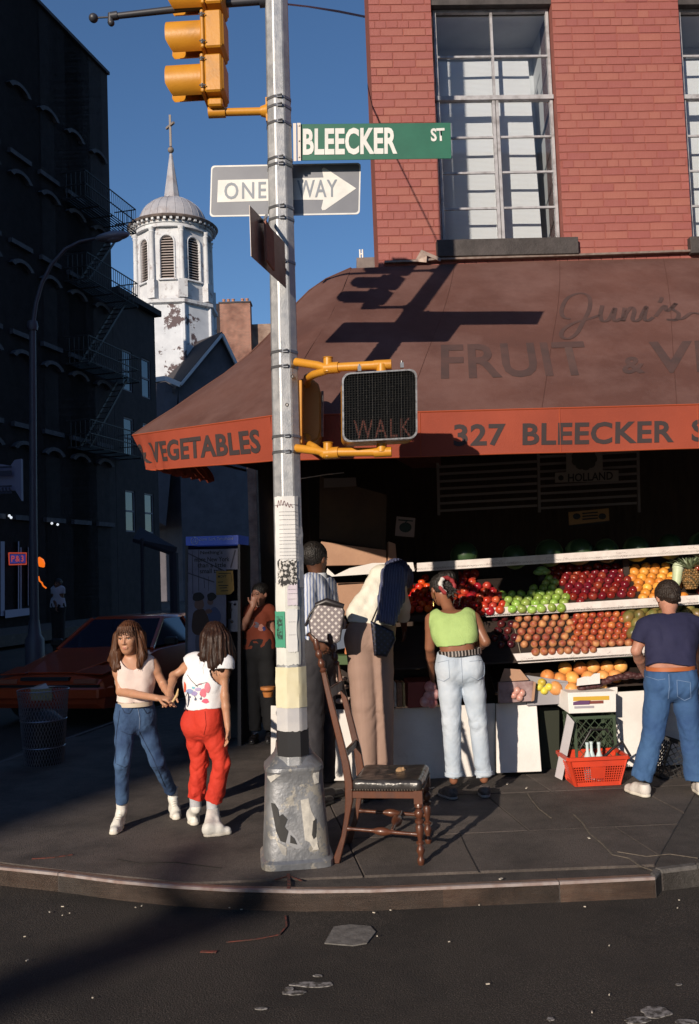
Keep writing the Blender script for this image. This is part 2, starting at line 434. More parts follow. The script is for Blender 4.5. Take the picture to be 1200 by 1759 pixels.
for i in range(0, 3):
    p, q, pi_, qi = full[i], full[i + 1], kin[i], kin[i + 1]; D = V((0, 0, RZ - .12))
    k.hexa([p + D, q + D, qi + D, pi_ + D], [p, q, qi, pi_])
k.build('kerb_stone', stone_kerb, pave)
# paving slabs: one piece each
slab_m = objvar(conc, .14, 0)
def clip_kerb(P):
    for i in range(3, len(kin) - 1):
        a, b = kin[i], kin[i + 1]; t = (b - a).normalized(); P = clip_poly(P, a + V((-t.y, t.x, 0)) * .004, V((-t.y, t.x, 0)))
        if len(P) < 3: return P
    return P
rows = [4.2, 6.05, 7.05, 8.7, 10.4]
cols = [(-3.9, -2.3, -.9), (.1, 1.15, 2.3), (3.5, 4.8, 6.2)]
cx = [-4.2, -2.6, -1.15, .05, 1.22, 2.35, 3.5, 4.7, 6.0, 7.4]
sk = -.14
n_slab = 0
for j in range(len(rows) - 1):
    for i in range(len(cx) - 1):
        o = (.55, 0, .5, .1)[j]; g = .004
        if i < 3 and (i > 0 or j > 0): continue
        y0, y1 = rows[j] + g, rows[j + 1] - g; x0, x1 = cx[i] + g + o, cx[i + 1] - g + o
        if i == 0: x1 = cx[3] - g; y1 = rows[-1] - g
        if i == 3: x0 = cx[3] + g
        P = [V((x0 + sk * (y0 - 5), y0 + .03 * x0, 0)), V((x1 + sk * (y0 - 5), y0 + .03 * x1, 0)), V((x1 + sk * (y1 - 5), y1 + .03 * x1, 0)), V((x0 + sk * (y1 - 5), y1 + .03 * x0, 0))]
        P = clip_kerb(P)
        if len(P) < 3: continue
        z = rng.uniform(-.003, .001); mm = MB(); mm.plate([V((p.x, p.y, z)) for p in P], .02)
        mm.build('paving_slab', slab_m, pave, bevel=.004)
# cracks, patches and paint on the road, each a thin sheet lying on the one below
patch_m = mat('pale_patch', (.19, .18, .17), .8, col2=(.10, .095, .09), scale=22, bump=.4)
def blob(px, py, w_, h_, z, seed, n=26):
    out = []
    for i in range(n):
        t = 2 * math.pi * i / n; rr = 1 + .38 * mnoise.noise(V((math.cos(t) * 1.6 + seed, math.sin(t) * 1.6, seed * 2.3)))
        out.append(atz(px + w_ * rr * math.cos(t), py + h_ * rr * math.sin(t), z))
    return list(reversed(out))
pm = MB(); pm.plate([atz(*p, RZ + .001) for p in [(557, 1619), (573, 1591), (600, 1587), (636, 1590), (645, 1600), (630, 1619), (606, 1623), (580, 1621)]][::-1], .006)
pm.build('road_patch', patch_m, road)
worn = mat('worn_road_paint', (.26, .25, .25), .8, col2=(.05, .045, .04), scale=38, lo=.42, hi=.58)
for i, (a, b, c, d) in enumerate([(540, 1690, 40, 4), (505, 1704, 20, 4), (497, 1697, 8, 3), (1125, 1738, 26, 9), (1095, 1751, 24, 5), (1178, 1754, 18, 5), (545, 1675, 8, 2), (945, 1749, 6, 3), (1165, 1690, 5, 1.5), (448, 1731, 10, 2)]):
    q = MB(); q.plate(blob(a, b, c, d, RZ - .0005 + .0003 * i, i * 3.1), .004); q.build('worn_paint', worn, road)
redp = mat('red_spray_paint', (.17, .040, .028), .85, col2=(.045, .028, .024), scale=45, lo=.4, hi=.6)
def stroke(pts, w_, z, parent, name='spray_mark', m=None):
    P = [atz(*p, z) for p in pts]; q = MB(); L_, R_ = [], []
    for i, p in enumerate(P):
        t = (P[min(i + 1, len(P) - 1)] - P[max(i - 1, 0)]).normalized(); n_ = V((-t.y, t.x, 0)) * w_ / 2; L_.append(p + n_); R_.append(p - n_)
    for i in range(len(P) - 1): q.hexa([x - V((0, 0, .004)) for x in (R_[i], R_[i + 1], L_[i + 1], L_[i])], [R_[i], R_[i + 1], L_[i + 1], L_[i]])
    return q.build(name, m or redp, parent)
stroke([(388, 1617), (440, 1612), (480, 1604), (492, 1590), (490, 1572)], .009, RZ + .001, road)
stroke([(345, 1633), (372, 1634)], .02, RZ + .001, road)
stroke([(495, 1500), (496, 1518), (495, 1526)], .018, .0035, pave)
stroke([(472, 1510), (497, 1503), (518, 1512)], .009, .004, pave)
stroke([(55, 1474), (90, 1472), (125, 1467)], .014, .0035, pave)
# litter: cigarette ends and scraps in the gutter, every one small
lit = mat('litter_paper', (.55, .5, .42), .8)
lm = MB()
for i in range(30):
    px = random.uniform(40, 1190); py = 1548 + random.gauss(0, 12) + (px - 600) * -.02
    if i > 20: py = random.uniform(1585, 1740)
    c = atz(px, max(py, 1530 - (px - 600) * .03 + (12 if px < 900 else 8)), RZ + .008); a = random.uniform(0, 3)
    lm.bar(c, c + V((math.cos(a), math.sin(a), 0)) * random.uniform(.006, .018), random.uniform(.004, .007), .004)
tag(lm.build('litter', lit), 'cigarette ends and paper scraps scattered along the gutter', 'litter', kind='stuff')
crk = mat('pale_crack_filler', (.17, .14, .11), .9, col2=(.07, .06, .05), scale=40); dcr = mat('dark_crack', (.015, .012, .011), .9)
stroke([(985, 1398), (1000, 1412), (1012, 1430), (1034, 1448), (1052, 1467), (1080, 1473), (1100, 1487), (1124, 1495)], .012, .0035, pave, 'crack', crk)
stroke([(906, 1362), (912, 1372), (925, 1388), (946, 1404)], .010, .0035, pave, 'crack', crk)
stroke([(790, 1432), (800, 1455), (812, 1478), (822, 1497)], .005, .0035, pave, 'crack', dcr)
stroke([(200, 1475), (240, 1482), (300, 1480), (380, 1490)], .004, .0035, pave, 'crack', dcr)
stroke([(1060, 1462), (1110, 1470), (1150, 1466), (1198, 1473)], .007, .0035, pave, 'crack', crk)
for k_ in range(60):
    gx, gy = random.uniform(20, 1180), random.uniform(1390, 1500); pass
fp = MB()
P0 = V((-9.4, 36, 0)) + SN * 2.6
a, b = P0 - ST * 90, P0 + ST * 60
fp.plate([a - SN * 9, a, b, b - SN * 9][::-1], .3)
fp.build('far_pavement', conc2, kind='structure')

# ================================================================ left row of tenements (in shade)
FP = V((-9.4, 36, 0))     # facade line of the left side of the street
dbrick = mat('shade_darkened_brick', (.020, .015, .017), .9, col2=(.034, .025, .028), scale=3, bump=.5, bscale=30)  # brick colour darkened to deepen the shade on the row
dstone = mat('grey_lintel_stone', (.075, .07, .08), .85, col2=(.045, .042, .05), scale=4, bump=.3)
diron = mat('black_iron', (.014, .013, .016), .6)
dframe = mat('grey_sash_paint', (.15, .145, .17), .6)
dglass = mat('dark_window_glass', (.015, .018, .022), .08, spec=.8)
def fac(u, z, o=0.0):   # point on the facade: u metres along the street from FP, z up, o metres out over the pavement
    return FP + ST * u + SN * o + V((0, 0, z))
def facade(parent, u0, u1, h, floors, bays, wz, wh, ww, depth=9.0, hood=True):
    """wall with real openings: piers and spandrels round each window"""
    m = MB(); D = .35
    def blk(ua, ub, za, zb, oa=-D, ob=0.0, q=None):
        (q or m).hexa([fac(ua, za, oa), fac(ub, za, oa), fac(ub, za, ob), fac(ua, za, ob)], [fac(ua, zb, oa), fac(ub, zb, oa), fac(ub, zb, ob), fac(ua, zb, ob)])
    edges = [u0] + sum([[c - ww / 2, c + ww / 2] for c in bays], []) + [u1]
    for i in range(0, len(edges), 2): blk(edges[i], edges[i + 1], 0, h)
    for c in bays:
        z = 0
        for f in floors: blk(c - ww / 2, c + ww / 2, z, f); z = f + wh
        blk(c - ww / 2, c + ww / 2, z, h)
    m.build('front_wall', dbrick, parent)
    b = MB()
    blk(u0, u1, 0, h, -depth, -D - .01, b); b.build('building_block', dbrick, parent)
    for c in bays:
        for f in floors:
            fr = MB()
            blk(c - ww / 2, c - ww / 2 + .07, f, f + wh, -.11, -.04, fr); blk(c + ww / 2 - .07, c + ww / 2, f, f + wh, -.11, -.04, fr)
            for zz in (f, f + wh / 2 - .03, f + wh - .07): blk(c - ww / 2 + .07, c + ww / 2 - .07, zz, zz + .07, -.11, -.04, fr)
            fo = fr.build('window', dframe, parent)
            p = MB(); blk(c - ww / 2 + .07, c + ww / 2 - .07, f + .07, f + wh - .07, -.09, -.075, p); p.build('pane', dglass, fo)
            if hood:
                s = MB(); blk(c - ww / 2 - .12, c + ww / 2 + .12, f - .16, f - .002, -.05, .14, s); s.build('window_sill', dstone, parent)
                hd = MB(); n = 7
                for k in range(n):
                    t0, t1 = math.pi * (.14 + .72 * k / n), math.pi * (.14 + .72 * (k + 1) / n)
                    def pt(t, rr, oo): return fac(c - math.cos(t) * rr * 1.0, f + wh - .12 + math.sin(t) * rr * .62, oo)
                    ri, ro = ww / 2 + .02, ww / 2 + .22
                    hd.hexa([pt(t0, ri, .002), pt(t1, ri, .002), pt(t1, ri, .16), pt(t0, ri, .16)], [pt(t0, ro, .002), pt(t1, ro, .002), pt(t1, ro, .16), pt(t0, ro, .16)])
                hd.build('arched_hood', dstone, parent)
def escape(parent, ua, ub, zs, first=True):
    o1 = .95
    for zi, z in enumerate(zs):
        m = MB()
        for k in range(8):
            u = ua + .0 + (ub - ua) * 0
            o = .1 + (o1 - .1) * k / 7; m.bar(fac(ua, z, o), fac(ub, z, o), .05, .02)
        for k in range(5): m.bar(fac(ua + (ub - ua) * k / 4, z - .03, .02), fac(ua + (ub - ua) * k / 4, z - .03, o1), .04, .04)
        for zz in (.45, .95):
            m.bar(fac(ua, z + zz, o1), fac(ub, z + zz, o1), .035); m.bar(fac(ua, z + zz, .02), fac(ua, z + zz, o1), .035); m.bar(fac(ub, z + zz, .02), fac(ub, z + zz, o1), .035)
        n = int((ub - ua) / .16)
        for k in range(n + 1): m.bar(fac(ua + (ub - ua) * k / n, z, o1), fac(ua + (ub - ua) * k / n, z + .95, o1), .018)
        for k in range(1, 5):
            for uu in (ua, ub): m.bar(fac(uu, z, o1 * k / 5), fac(uu, z + .95, o1 * k / 5), .018)
        m.build('fire_escape_balcony', diron, parent)
    l = MB()
    for i in range(len(zs) - 1):
        a, b = fac(ua + .5, zs[i], .45), fac(ub - .5, zs[i + 1], .45)
        for s in (-.2, .2): l.bar(a + SN * s, b + SN * s, .03, .09)
        for k in range(1, 12): p = a.lerp(b, k / 12); l.bar(p - SN * .2, p + SN * .2, .1, .015)
    l.build('fire_escape_ladder', diron, parent)
HA = atp(184, 130, FP, SN); UA = (HA - FP).dot(ST); hA = HA.z
bA = thing('tenement', 'tall dark brick tenement with arched window hoods and fire escape, in shade', 'building', fac(-4, 0))
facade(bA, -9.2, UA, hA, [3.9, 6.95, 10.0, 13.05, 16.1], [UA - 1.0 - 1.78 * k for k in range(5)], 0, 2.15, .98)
cr = MB(); cr.hexa([fac(-9.2, hA, -.3), fac(UA, hA, -.3), fac(UA, hA, .12), fac(-9.2, hA, .12)], [fac(-9.2, hA + .12, -.3), fac(UA, hA + .12, -.3), fac(UA, hA + .12, .12), fac(-9.2, hA + .12, .12)])
cr.build('coping', dstone, bA)
escape(bA, UA - 3.6, UA + .35, [6.5, 9.55, 12.6, 15.65])
HB = atp(265, 545, FP, SN); UB = (HB - FP).dot(ST); hB = HB.z
bB = thing('low_tenement', 'lower dark building with two narrow pale window frames beside the church', 'building', fac(UA + 2, 0))
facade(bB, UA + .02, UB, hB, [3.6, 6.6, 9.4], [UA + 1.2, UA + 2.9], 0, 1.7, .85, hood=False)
cr = MB(); cr.hexa([fac(UA + .02, hB, -9), fac(UB + .1, hB, -9), fac(UB + .1, hB, .3), fac(UA + .02, hB, .3)], [fac(UA + .02, hB + .25, -9), fac(UB + .1, hB + .25, -9), fac(UB + .1, hB + .25, .3), fac(UA + .02, hB + .25, .3)])
cr.build('roof_cornice', dbrick, bB)
# neighbours further up the row, beyond the left edge of the frame
ux = -9.24; hs = [24, 27, 25.5, 27, 26, 28]
for i, hh in enumerate(hs):
    b_ = thing('tenement', ['brick tenement nearest the camera-side of the tall dark one', 'second tenement up the row on the left', 'third tenement up the row on the left', 'fourth tenement up the row on the left', 'fifth tenement up the row on the left', 'corner tenement at the top of the left row'][i], 'building', fac(ux - 6, 0))
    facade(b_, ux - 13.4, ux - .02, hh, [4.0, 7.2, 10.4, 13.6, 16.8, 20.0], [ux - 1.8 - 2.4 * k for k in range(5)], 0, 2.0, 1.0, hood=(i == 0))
    ux -= 13.42
# ================================================================ church tower
chw = mat('peeling_white_paint', (.62, .64, .66), .7, col2=(.50, .51, .54), scale=1.5, dirt=(.26, .22, .22), dscale=2.2, dlo=.54, dhi=.66, bump=.3, bscale=8)
chp = mat('peeled_drum_paint', (.62, .65, .70), .75, dirt=(.10, .07, .075), dscale=.85, dlo=.565, dhi=.585, bump=.3, bscale=6, col2=(.52, .55, .60), scale=2)
lead = mat('grey_lead_roof', (.30, .30, .33), .6, col2=(.44, .43, .45), scale=1.2, dirt=(.22, .17, .16), dscale=1.6, dlo=.5, dhi=.8, stretch=(1, 1, .35))
stone_d = mat('dark_roof', (.05, .045, .05), .9)
YC = 58.0
C0 = at(302, 600, YC); cx0, cy0 = C0.x, C0.y
def zc(py, px=296): return at(px, py, YC).z
tower = thing('church_tower', 'white domed octagonal church bell tower with louvres, spire and cross', 'church tower', (cx0, cy0, 0))
OC = math.pi / 8
def ring(prof, n, nm, m_, ph=OC, smooth=None, c=(cx0, cy0)):
    q = MB(); q.lathe([(a, b) for a, b in prof], n, (c[0], c[1], 0), ph=ph); return q.build(nm, m_, tower, smooth=smooth)
zt = zc(412); zb = zc(530); rl = 2.32
ring([(2.55, zc(665)), (2.55, zc(541)), ], 8, 'drum', chp)
q = MB()
for k in range(8):
    t = OC + k * math.pi / 4; c = V((cx0 + 2.55 * math.cos(t), cy0 + 2.55 * math.sin(t), 0)); q.tube([c + V((0, 0, zc(665))), c + V((0, 0, zc(541)))], .13, 6)
q.build('corner_pilasters', chp, tower)
ring([(2.6, zc(541)), (2.78, zc(539)), (2.78, zc(534)), (2.5, zc(531))], 8, 'drum_moulding', chw)
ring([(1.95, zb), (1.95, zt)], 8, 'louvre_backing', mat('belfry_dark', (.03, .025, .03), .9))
slat_m = mat('weathered_louvre', (.42, .36, .34), .8)
zs0 = zc(500); sillz = zc(497); topz = zc(425)
for k in range(8):
    t = k * math.pi / 4 + math.pi / 4; nrm = V((math.cos(t), math.sin(t), 0)); tg = V((-nrm.y, nrm.x, 0)); c = V((cx0, cy0, 0)) + nrm * (rl * math.cos(OC))
    if nrm.y > .5: vis = False
    hw = rl * math.sin(OC)
    f = MB(); ow = .40; zspr = topz - ow * 1.05
    def pb(u, z, d=0.0): return c + tg * u + nrm * d + V((0, 0, z))
    f.hexa([pb(-hw, zb, -.25), pb(hw, zb, -.25), pb(hw, zb), pb(-hw, zb)], [pb(-hw, sillz, -.25), pb(hw, sillz, -.25), pb(hw, sillz), pb(-hw, sillz)])
    for s in (-1, 1): f.hexa([pb(s * ow, sillz, -.25), pb(s * hw, sillz, -.25), pb(s * hw, sillz), pb(s * ow, sillz)], [pb(s * ow, zt, -.25), pb(s * hw, zt, -.25), pb(s * hw, zt), pb(s * ow, zt)])
    n = 8
    for i in range(n):
        a0, a1 = math.pi * i / n, math.pi * (i + 1) / n; p0, p1 = (-math.cos(a0) * ow, zspr + math.sin(a0) * ow), (-math.cos(a1) * ow, zspr + math.sin(a1) * ow)
        f.hexa([pb(p0[0], p0[1], -.25), pb(p1[0], p1[1], -.25), pb(p1[0], p1[1]), pb(p0[0], p0[1])], [pb(p0[0], zt, -.25), pb(p1[0], zt, -.25), pb(p1[0], zt), pb(p0[0], zt)])
    f.build('lantern_wall', chw, tower)
    tr = MB(); pts = [pb(-ow - .06, sillz, .03)] + [pb(-math.cos(math.pi * i / 10) * (ow + .06), zspr + math.sin(math.pi * i / 10) * (ow + .06), .03) for i in range(11)] + [pb(ow + .06, sillz, .03)]
    tr.tube(pts, .06, 6); tr.hexa([pb(-ow - .15, sillz - .1, 0), pb(ow + .15, sillz - .1, 0), pb(ow + .15, sillz - .1, .16), pb(-ow - .15, sillz - .1, .16)], [pb(-ow - .15, sillz, 0), pb(ow + .15, sillz, 0), pb(ow + .15, sillz, .12), pb(-ow - .15, sillz, .12)])
    tr.build('arch_trim', chw, tower)
    if nrm.y < .3:
        ns = 16
        for i in range(ns):
            z = sillz + .03 + (topz - sillz - .06) * i / ns; zz = z + .09
            wv = ow if zz < zspr else math.sqrt(max(.0, ow * ow - (zz - zspr) ** 2))
            if wv < .08: continue
            sl_ = MB(); sl_.hexa([pb(-wv, z, -.03), pb(wv, z, -.03), pb(wv, z + .10, -.2), pb(-wv, z + .10, -.2)], [pb(-wv, z + .03, -.03), pb(wv, z + .03, -.03), pb(wv, z + .13, -.2), pb(-wv, z + .13, -.2)])
            sl_.build('louvre_slat', slat_m, tower)
    # corner column with base block and capital
    tt = t + OC; cc = V((cx0 + (rl + .06) * math.cos(tt), cy0 + (rl + .06) * math.sin(tt), 0))
    q = MB(); q.lathe([(.17, zb + 1.15), (.19, zb + 1.2), (.165, zb + 1.3), (.145, zt - .35), (.19, zt - .28), (.15, zt - .2), (.22, zt - .05), (.22, zt)], 10, (cc.x, cc.y, 0))
    RM = M.Translation(cc) @ M.Rotation(tt, 4, 'Z'); q.box((0, 0, zb + .57), (.46, .52, 1.14), T=RM); q.build('column', chw, tower, smooth=40)
ring([(2.42, zt), (2.42, zt + .22), (2.5, zt + .24), (2.5, zt + .36)], 40, 'architrave', chw, smooth=30)
q = MB()
for k in range(44):
    t = 2 * math.pi * k / 44; c = V((cx0 + 2.62 * math.cos(t), cy0 + 2.62 * math.sin(t), zt + .42)); q.box((0, 0, 0), (.22, .15, .14), T=M.Translation(c) @ M.Rotation(t, 4, 'Z'))
q.build('dentils', chw, tower, kind='stuff')
ring([(2.4, zt + .34), (2.52, zt + .36), (2.55, zt + .48), (2.78, zt + .5), (2.86, zt + .60), (2.80, zt + .66), (2.2, zt + .82), (2.1, zt + .80)], 44, 'cornice', mat('dark_gutter', (.09, .07, .065), .7, col2=(.25, .2, .18), scale=2), smooth=30)
zd = zt + .78; rd = 2.15; hd = zc(342) - zd
q = MB(); nrib = 24
prof = [(rd * math.cos(a), zd + hd * math.sin(a)) for a in [math.pi / 2 * i / 12 for i in range(12)]] + [(.42, zd + hd)]
q.lathe(prof, 48, (cx0, cy0, 0))
for k in range(nrib):
    t = 2 * math.pi * k / nrib
    q.tube([(cx0 + r_ * math.cos(t), cy0 + r_ * math.sin(t), z) for r_, z in prof[:-1]], .022, 4)
q.build('dome', lead, tower, smooth=40)
ring([(.62, zd + hd - .12), (.62, zd + hd + .02), (.55, zd + hd + .05), (.5, zd + hd + .1), (.09, zc(265)), (.03, zc(264))], 8, 'spire', lead)
q = MB(); q.sphere((cx0, cy0, zc(258)), .2, 14); q.build('finial_ball', mat('weathered_copper', (.2, .16, .13), .6), tower, smooth=60)
q = MB(); q.box((cx0, cy0, (zc(252) + zc(198)) / 2), (.13, .13, zc(198) - zc(252)))
u = V((.62, -.78, 0)); cz = zc(216); q.bar(V((cx0, cy0, cz)) - u * .5, V((cx0, cy0, cz)) + u * .5, .13, .13)
q.build('cross', mat('cross_metal', (.22, .18, .15), .6), tower)
# church nave under the tower
nave = thing('church', 'shaded church body with pale raking gable under the white tower', 'church', (cx0, cy0 + 2, 0))
gA = at(377, 578, 54.5); gL = at(306, 664, 53.5); gR = at(420, 668, 55.5)
bk = V((-7, 8, 0)); dn = lambda p: V((p.x, p.y, 0))
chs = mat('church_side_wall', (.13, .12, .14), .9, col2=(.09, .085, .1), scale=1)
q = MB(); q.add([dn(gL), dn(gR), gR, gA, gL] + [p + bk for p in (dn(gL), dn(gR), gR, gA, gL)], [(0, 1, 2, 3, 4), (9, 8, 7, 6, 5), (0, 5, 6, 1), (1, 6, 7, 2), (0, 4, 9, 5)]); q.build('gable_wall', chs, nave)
dnv = V((0, 0, -.02))
q = MB()
for a_, b_ in ((gL, gA), (gA, gR)):
    e = (b_ - a_).normalized(); fwd = V((.4, -.6, 0)).normalized() * .35
    lo_, hi_ = a_ - e * (.5 if a_ is gL else 0), b_ + e * (.5 if b_ is gR else 0)
    q.hexa([lo_ + fwd + dnv, hi_ + fwd + dnv, hi_ + bk + dnv, lo_ + bk + dnv], [lo_ + fwd + V((0, 0, .2)), hi_ + fwd + V((0, 0, .2)), hi_ + bk + V((0, 0, .2)), lo_ + bk + V((0, 0, .2))])
q.build('roof', stone_d, nave)
q = MB(); f_ = V((.25, -.5, 0)).normalized() * .5
q.bar(gL + f_, gA + f_, .12, .16); q.bar(gA + f_, gR + f_, .12, .16)
g0 = at(250, 655, 53.0); g1 = at(284, 650, 53.2); q.bar(gL + f_, g1, .14, .28); q.bar(g1, g0, .14, .28); q.build('raking_cornice', mat('pale_cornice', (.55, .56, .6), .7), nave)
q = MB(); tp = [gL + V((0, 0, -.2)), g1 + V((0, 0, -.2)), g0 + V((0, 0, -.2)), g0 + V((-8, 8, -.2)), gL + bk + V((0, 0, -.2))]
q.plate(tp[::-1], -0.0 + 8); q.build('side_aisle', chs, nave)
# little dark hut + brick house with chimney
fbr = None
def brickmat(name, c1, c2, mortar, scale=1.0):
    m = bpy.data.materials.new(name); m.use_nodes = True; n = m.node_tree; L = n.links.new; b = n.nodes['Principled BSDF']; b.inputs['Roughness'].default_value = .9
    tc = n.nodes.new('ShaderNodeTexCoord'); sp = n.nodes.new('ShaderNodeSeparateXYZ'); L(tc.outputs['Object'], sp.inputs[0])
    ad = n.nodes.new('ShaderNodeMath'); ad.operation = 'ADD'; L(sp.outputs[0], ad.inputs[0]); L(sp.outputs[1], ad.inputs[1])
    cb = n.nodes.new('ShaderNodeCombineXYZ'); L(ad.outputs[0], cb.inputs[0]); L(sp.outputs[2], cb.inputs[1])
    br = n.nodes.new('ShaderNodeTexBrick'); L(cb.outputs[0], br.inputs[0])
    br.inputs['Color1'].default_value = (*c1, 1); br.inputs['Color2'].default_value = (*c2, 1); br.inputs['Mortar'].default_value = (*mortar, 1)
    br.inputs['Scale'].default_value = scale; br.inputs['Brick Width'].default_value = .22; br.inputs['Row Height'].default_value = .076; br.inputs['Mortar Size'].default_value = .012
    t = n.nodes.new('ShaderNodeTexNoise'); t.inputs['Scale'].default_value = 1.2; t.inputs['Detail'].default_value = 8; L(tc.outputs['Object'], t.inputs[0])
    mx = n.nodes.new('ShaderNodeMix'); mx.data_type = 'RGBA'; mx.blend_type = 'MULTIPLY'; r = n.nodes.new('ShaderNodeMapRange'); r.inputs[1].default_value = .4; r.inputs[2].default_value = .7
    L(t.outputs[0], r.inputs[0]); L(r.outputs[0], mx.inputs[0]); L(br.outputs[0], mx.inputs[6]); mx.inputs[7].default_value = (.5, .45, .45, 1); L(mx.outputs[2], b.inputs['Base Color'])
    MATS[name] = m; return m
fbr = brickmat('old_red_brick', (.34, .13, .085), (.22, .09, .065), (.34, .25, .2))
fbr2 = brickmat('old_tan_brick', (.33, .22, .16), (.27, .16, .12), (.32, .26, .22))
YH = 76.0
house = thing('brick_house', 'small red brick gable wall with wide chimney behind the awning', 'house', at(420, 900, YH))
a = at(377, 556, YH); b = at(560, 548, YH)
q = MB(); q.box(((a.x + b.x) / 2, YH + 3.6, a.z / 2), (b.x - a.x, 6, a.z)); q.build('wall', fbr2, house)
a2 = at(378, 524, YH); b2 = at(431, 555, YH)
c_ = at(376, 700, YH); q = MB(); q.box(((a2.x + b2.x) / 2, YH + .2, a2.z / 2), (b2.x - a2.x, 1.2, a2.z - .001)); ch = q.build('chimney', fbr, house)
q = MB(); q.box(((a2.x + b2.x) / 2, YH + .2, a2.z + .06), (b2.x - a2.x + .16, 1.36, .12)); q.build('chimney_cap', dstone, ch)
for px in (384, 392, 400, 416, 424):
    p = at(px, 522, YH); q = MB(); q.lathe([(.13, a2.z + .13), (.12, a2.z + .42), (.15, a2.z + .44), (.15, a2.z + .5)], 10, (p.x, YH + .2, 0)); q.build('chimney_pot', mat('clay_pot', (.4, .2, .13), .8), ch, smooth=40)
q = MB(); pa = at(367, 516, YH + 1); q.box((pa.x, YH + 3, pa.z / 2), (1.1, 2, pa.z)); q.build('side_stack', dbrick, house)
# low roof parapet showing above the awning, left of the brick corner
YP = 14.0
pr = thing('roof_parapet', 'grey concrete roof parapet showing just left of the red brick corner', 'parapet', at(630, 900, YP))
a = at(612, 443, YP); b = at(680, 443, YP)
q = MB(); q.box(((a.x + b.x) / 2, YP + 1.5, a.z / 2), (b.x - a.x, 3, a.z)); q.build('parapet_block', mat('grey_parapet', (.24, .2, .19), .9, col2=(.14, .12, .12), scale=6), pr)
q = MB()
for px in (618.5, 623): p = at(px, 442, YP); q.tube([(p.x, YP + .1, a.z), (p.x, YP + .1, a.z + .16)], .013, 8)
q.box(((at(621, 442, YP)).x, YP + .1, a.z + .09), (.05, .02, .02)); q.build('vent_pipe', mat('white_pipe', (.75, .75, .75), .5), pr)

# ================================================================ red brick corner building
FK = math.tan(R(2.5))
def wallY(x, y0=8.2): return y0 + FK * x
FN = V((FK, -1, 0)).normalized()     # facade normal, towards the street
FU = V((1, FK, 0)).normalized()
W0 = V((0, 8.2, 0))
def wp(px, py, off=0.0): return atp(px, py, W0 + FN * off, FN)
def wuv(p): return (p - W0).dot(FU), p.z
def wpt(u, z, o=0.0): return W0 + FU * u + FN * o + V((0, 0, z))
paint = mat('red_painted_brick', (.315, .096, .078), .62, col2=(.265, .078, .064), scale=2.2, bump=.35, bscale=70, dirt=(.39, .135, .11), dscale=1.1, dlo=.45, dhi=.7)
objvar(paint, .07, .006)
joint = mat('painted_brick_joint', (.24, .075, .060), .9, col2=(.30, .096, .079), scale=9)
bb = thing('corner_building', 'red painted brick corner building with tall steel windows above the fruit shop', 'building', wpt(.4, 0))
uL = wuv(wp(641, 225))[0]
w1 = (wuv(wp(748, 200))[0], wuv(wp(957, 200))[0], wuv(wp(855, 414))[1], wuv(wp(845, 6))[1])
u2 = wuv(wp(1176, 200))[0]
w2 = (u2, u2 + (w1[1] - w1[0]), w1[2] - .02, w1[3] - .02)
w3 = (w2[1] + 1.15, w2[1] + 1.15 + (w1[1] - w1[0]), w1[2], w1[3])
ZT = 12.0; ZG = 3.0; UR = 9.0
zgap = 4.15
m_ = MB()
def wblk(q, ua, ub, za, zb, oa, ob, mi=0):
    if ub <= ua or zb <= za: return
    q.hexa([wpt(ua, za, oa), wpt(ub, za, oa), wpt(ub, za, ob), wpt(ua, za, ob)], [wpt(ua, zb, oa), wpt(ub, zb, oa), wpt(ub, zb, ob), wpt(ua, zb, ob)], mi)
wins = [w1, w2, w3]
ups = [(a, b, 9.6, 12.0) for a, b, c, d in wins]
edges = [uL] + sum([[w_[0], w_[1]] for w_ in wins], []) + [UR]
for i in range(0, len(edges), 2): wblk(m_, edges[i], edges[i + 1], zgap, ZT, -.45, -.005)
for w_ in wins: wblk(m_, w_[0], w_[1], zgap, w_[2], -.45, -.005); wblk(m_, w_[0], w_[1], w_[3] + .16, ZT, -.45, -.005)
m_.build('wall_core', joint, bb)
# flank and back of the building, along the side street
q = MB(); A = wpt(uL, 0, -.45); q.plate([V((A.x, A.y, ZT)), V((A.x, A.y, ZG - .2)), V((A.x, A.y, ZG - .2)) + ST * 14, V((A.x, A.y, ZT)) + ST * 14], -.3); q.build('side_wall', joint, bb)
# bricks, one by one: running bond with header courses
ch_ = .0745; nB = 0; brick_me = {}
def brick_mesh(k):
    q = MB(); w2_, d_, h_ = .5, .0055, (ch_ - .0065) / 2; j = [rng.uniform(-.0012, .0012) for _ in range(4)]; b_ = .0035
    q.add([(-w2_, 0, -h_ + j[0]), (w2_, 0, -h_ + j[1]), (w2_, 0, h_ + j[2]), (-w2_, 0, h_ + j[3]),
           (-w2_ + b_ * 4, -d_, -h_ + b_ + j[0]), (w2_ - b_ * 4, -d_, -h_ + b_ + j[1]), (w2_ - b_ * 4, -d_, h_ - b_ + j[2]), (-w2_ + b_ * 4, -d_, h_ - b_ + j[3])],
          [(4, 5, 6, 7), (0, 1, 5, 4), (1, 2, 6, 5), (2, 3, 7, 6), (3, 0, 4, 7)])
    me = q.mesh('brick', fix=False); me.materials.append(paint); return me
bms = [brick_mesh(k) for k in range(6)]
rest = MB(); Rw = M.Rotation(math.atan(FK), 4, 'Z')
cand = []
row = 0; z = zgap + .02
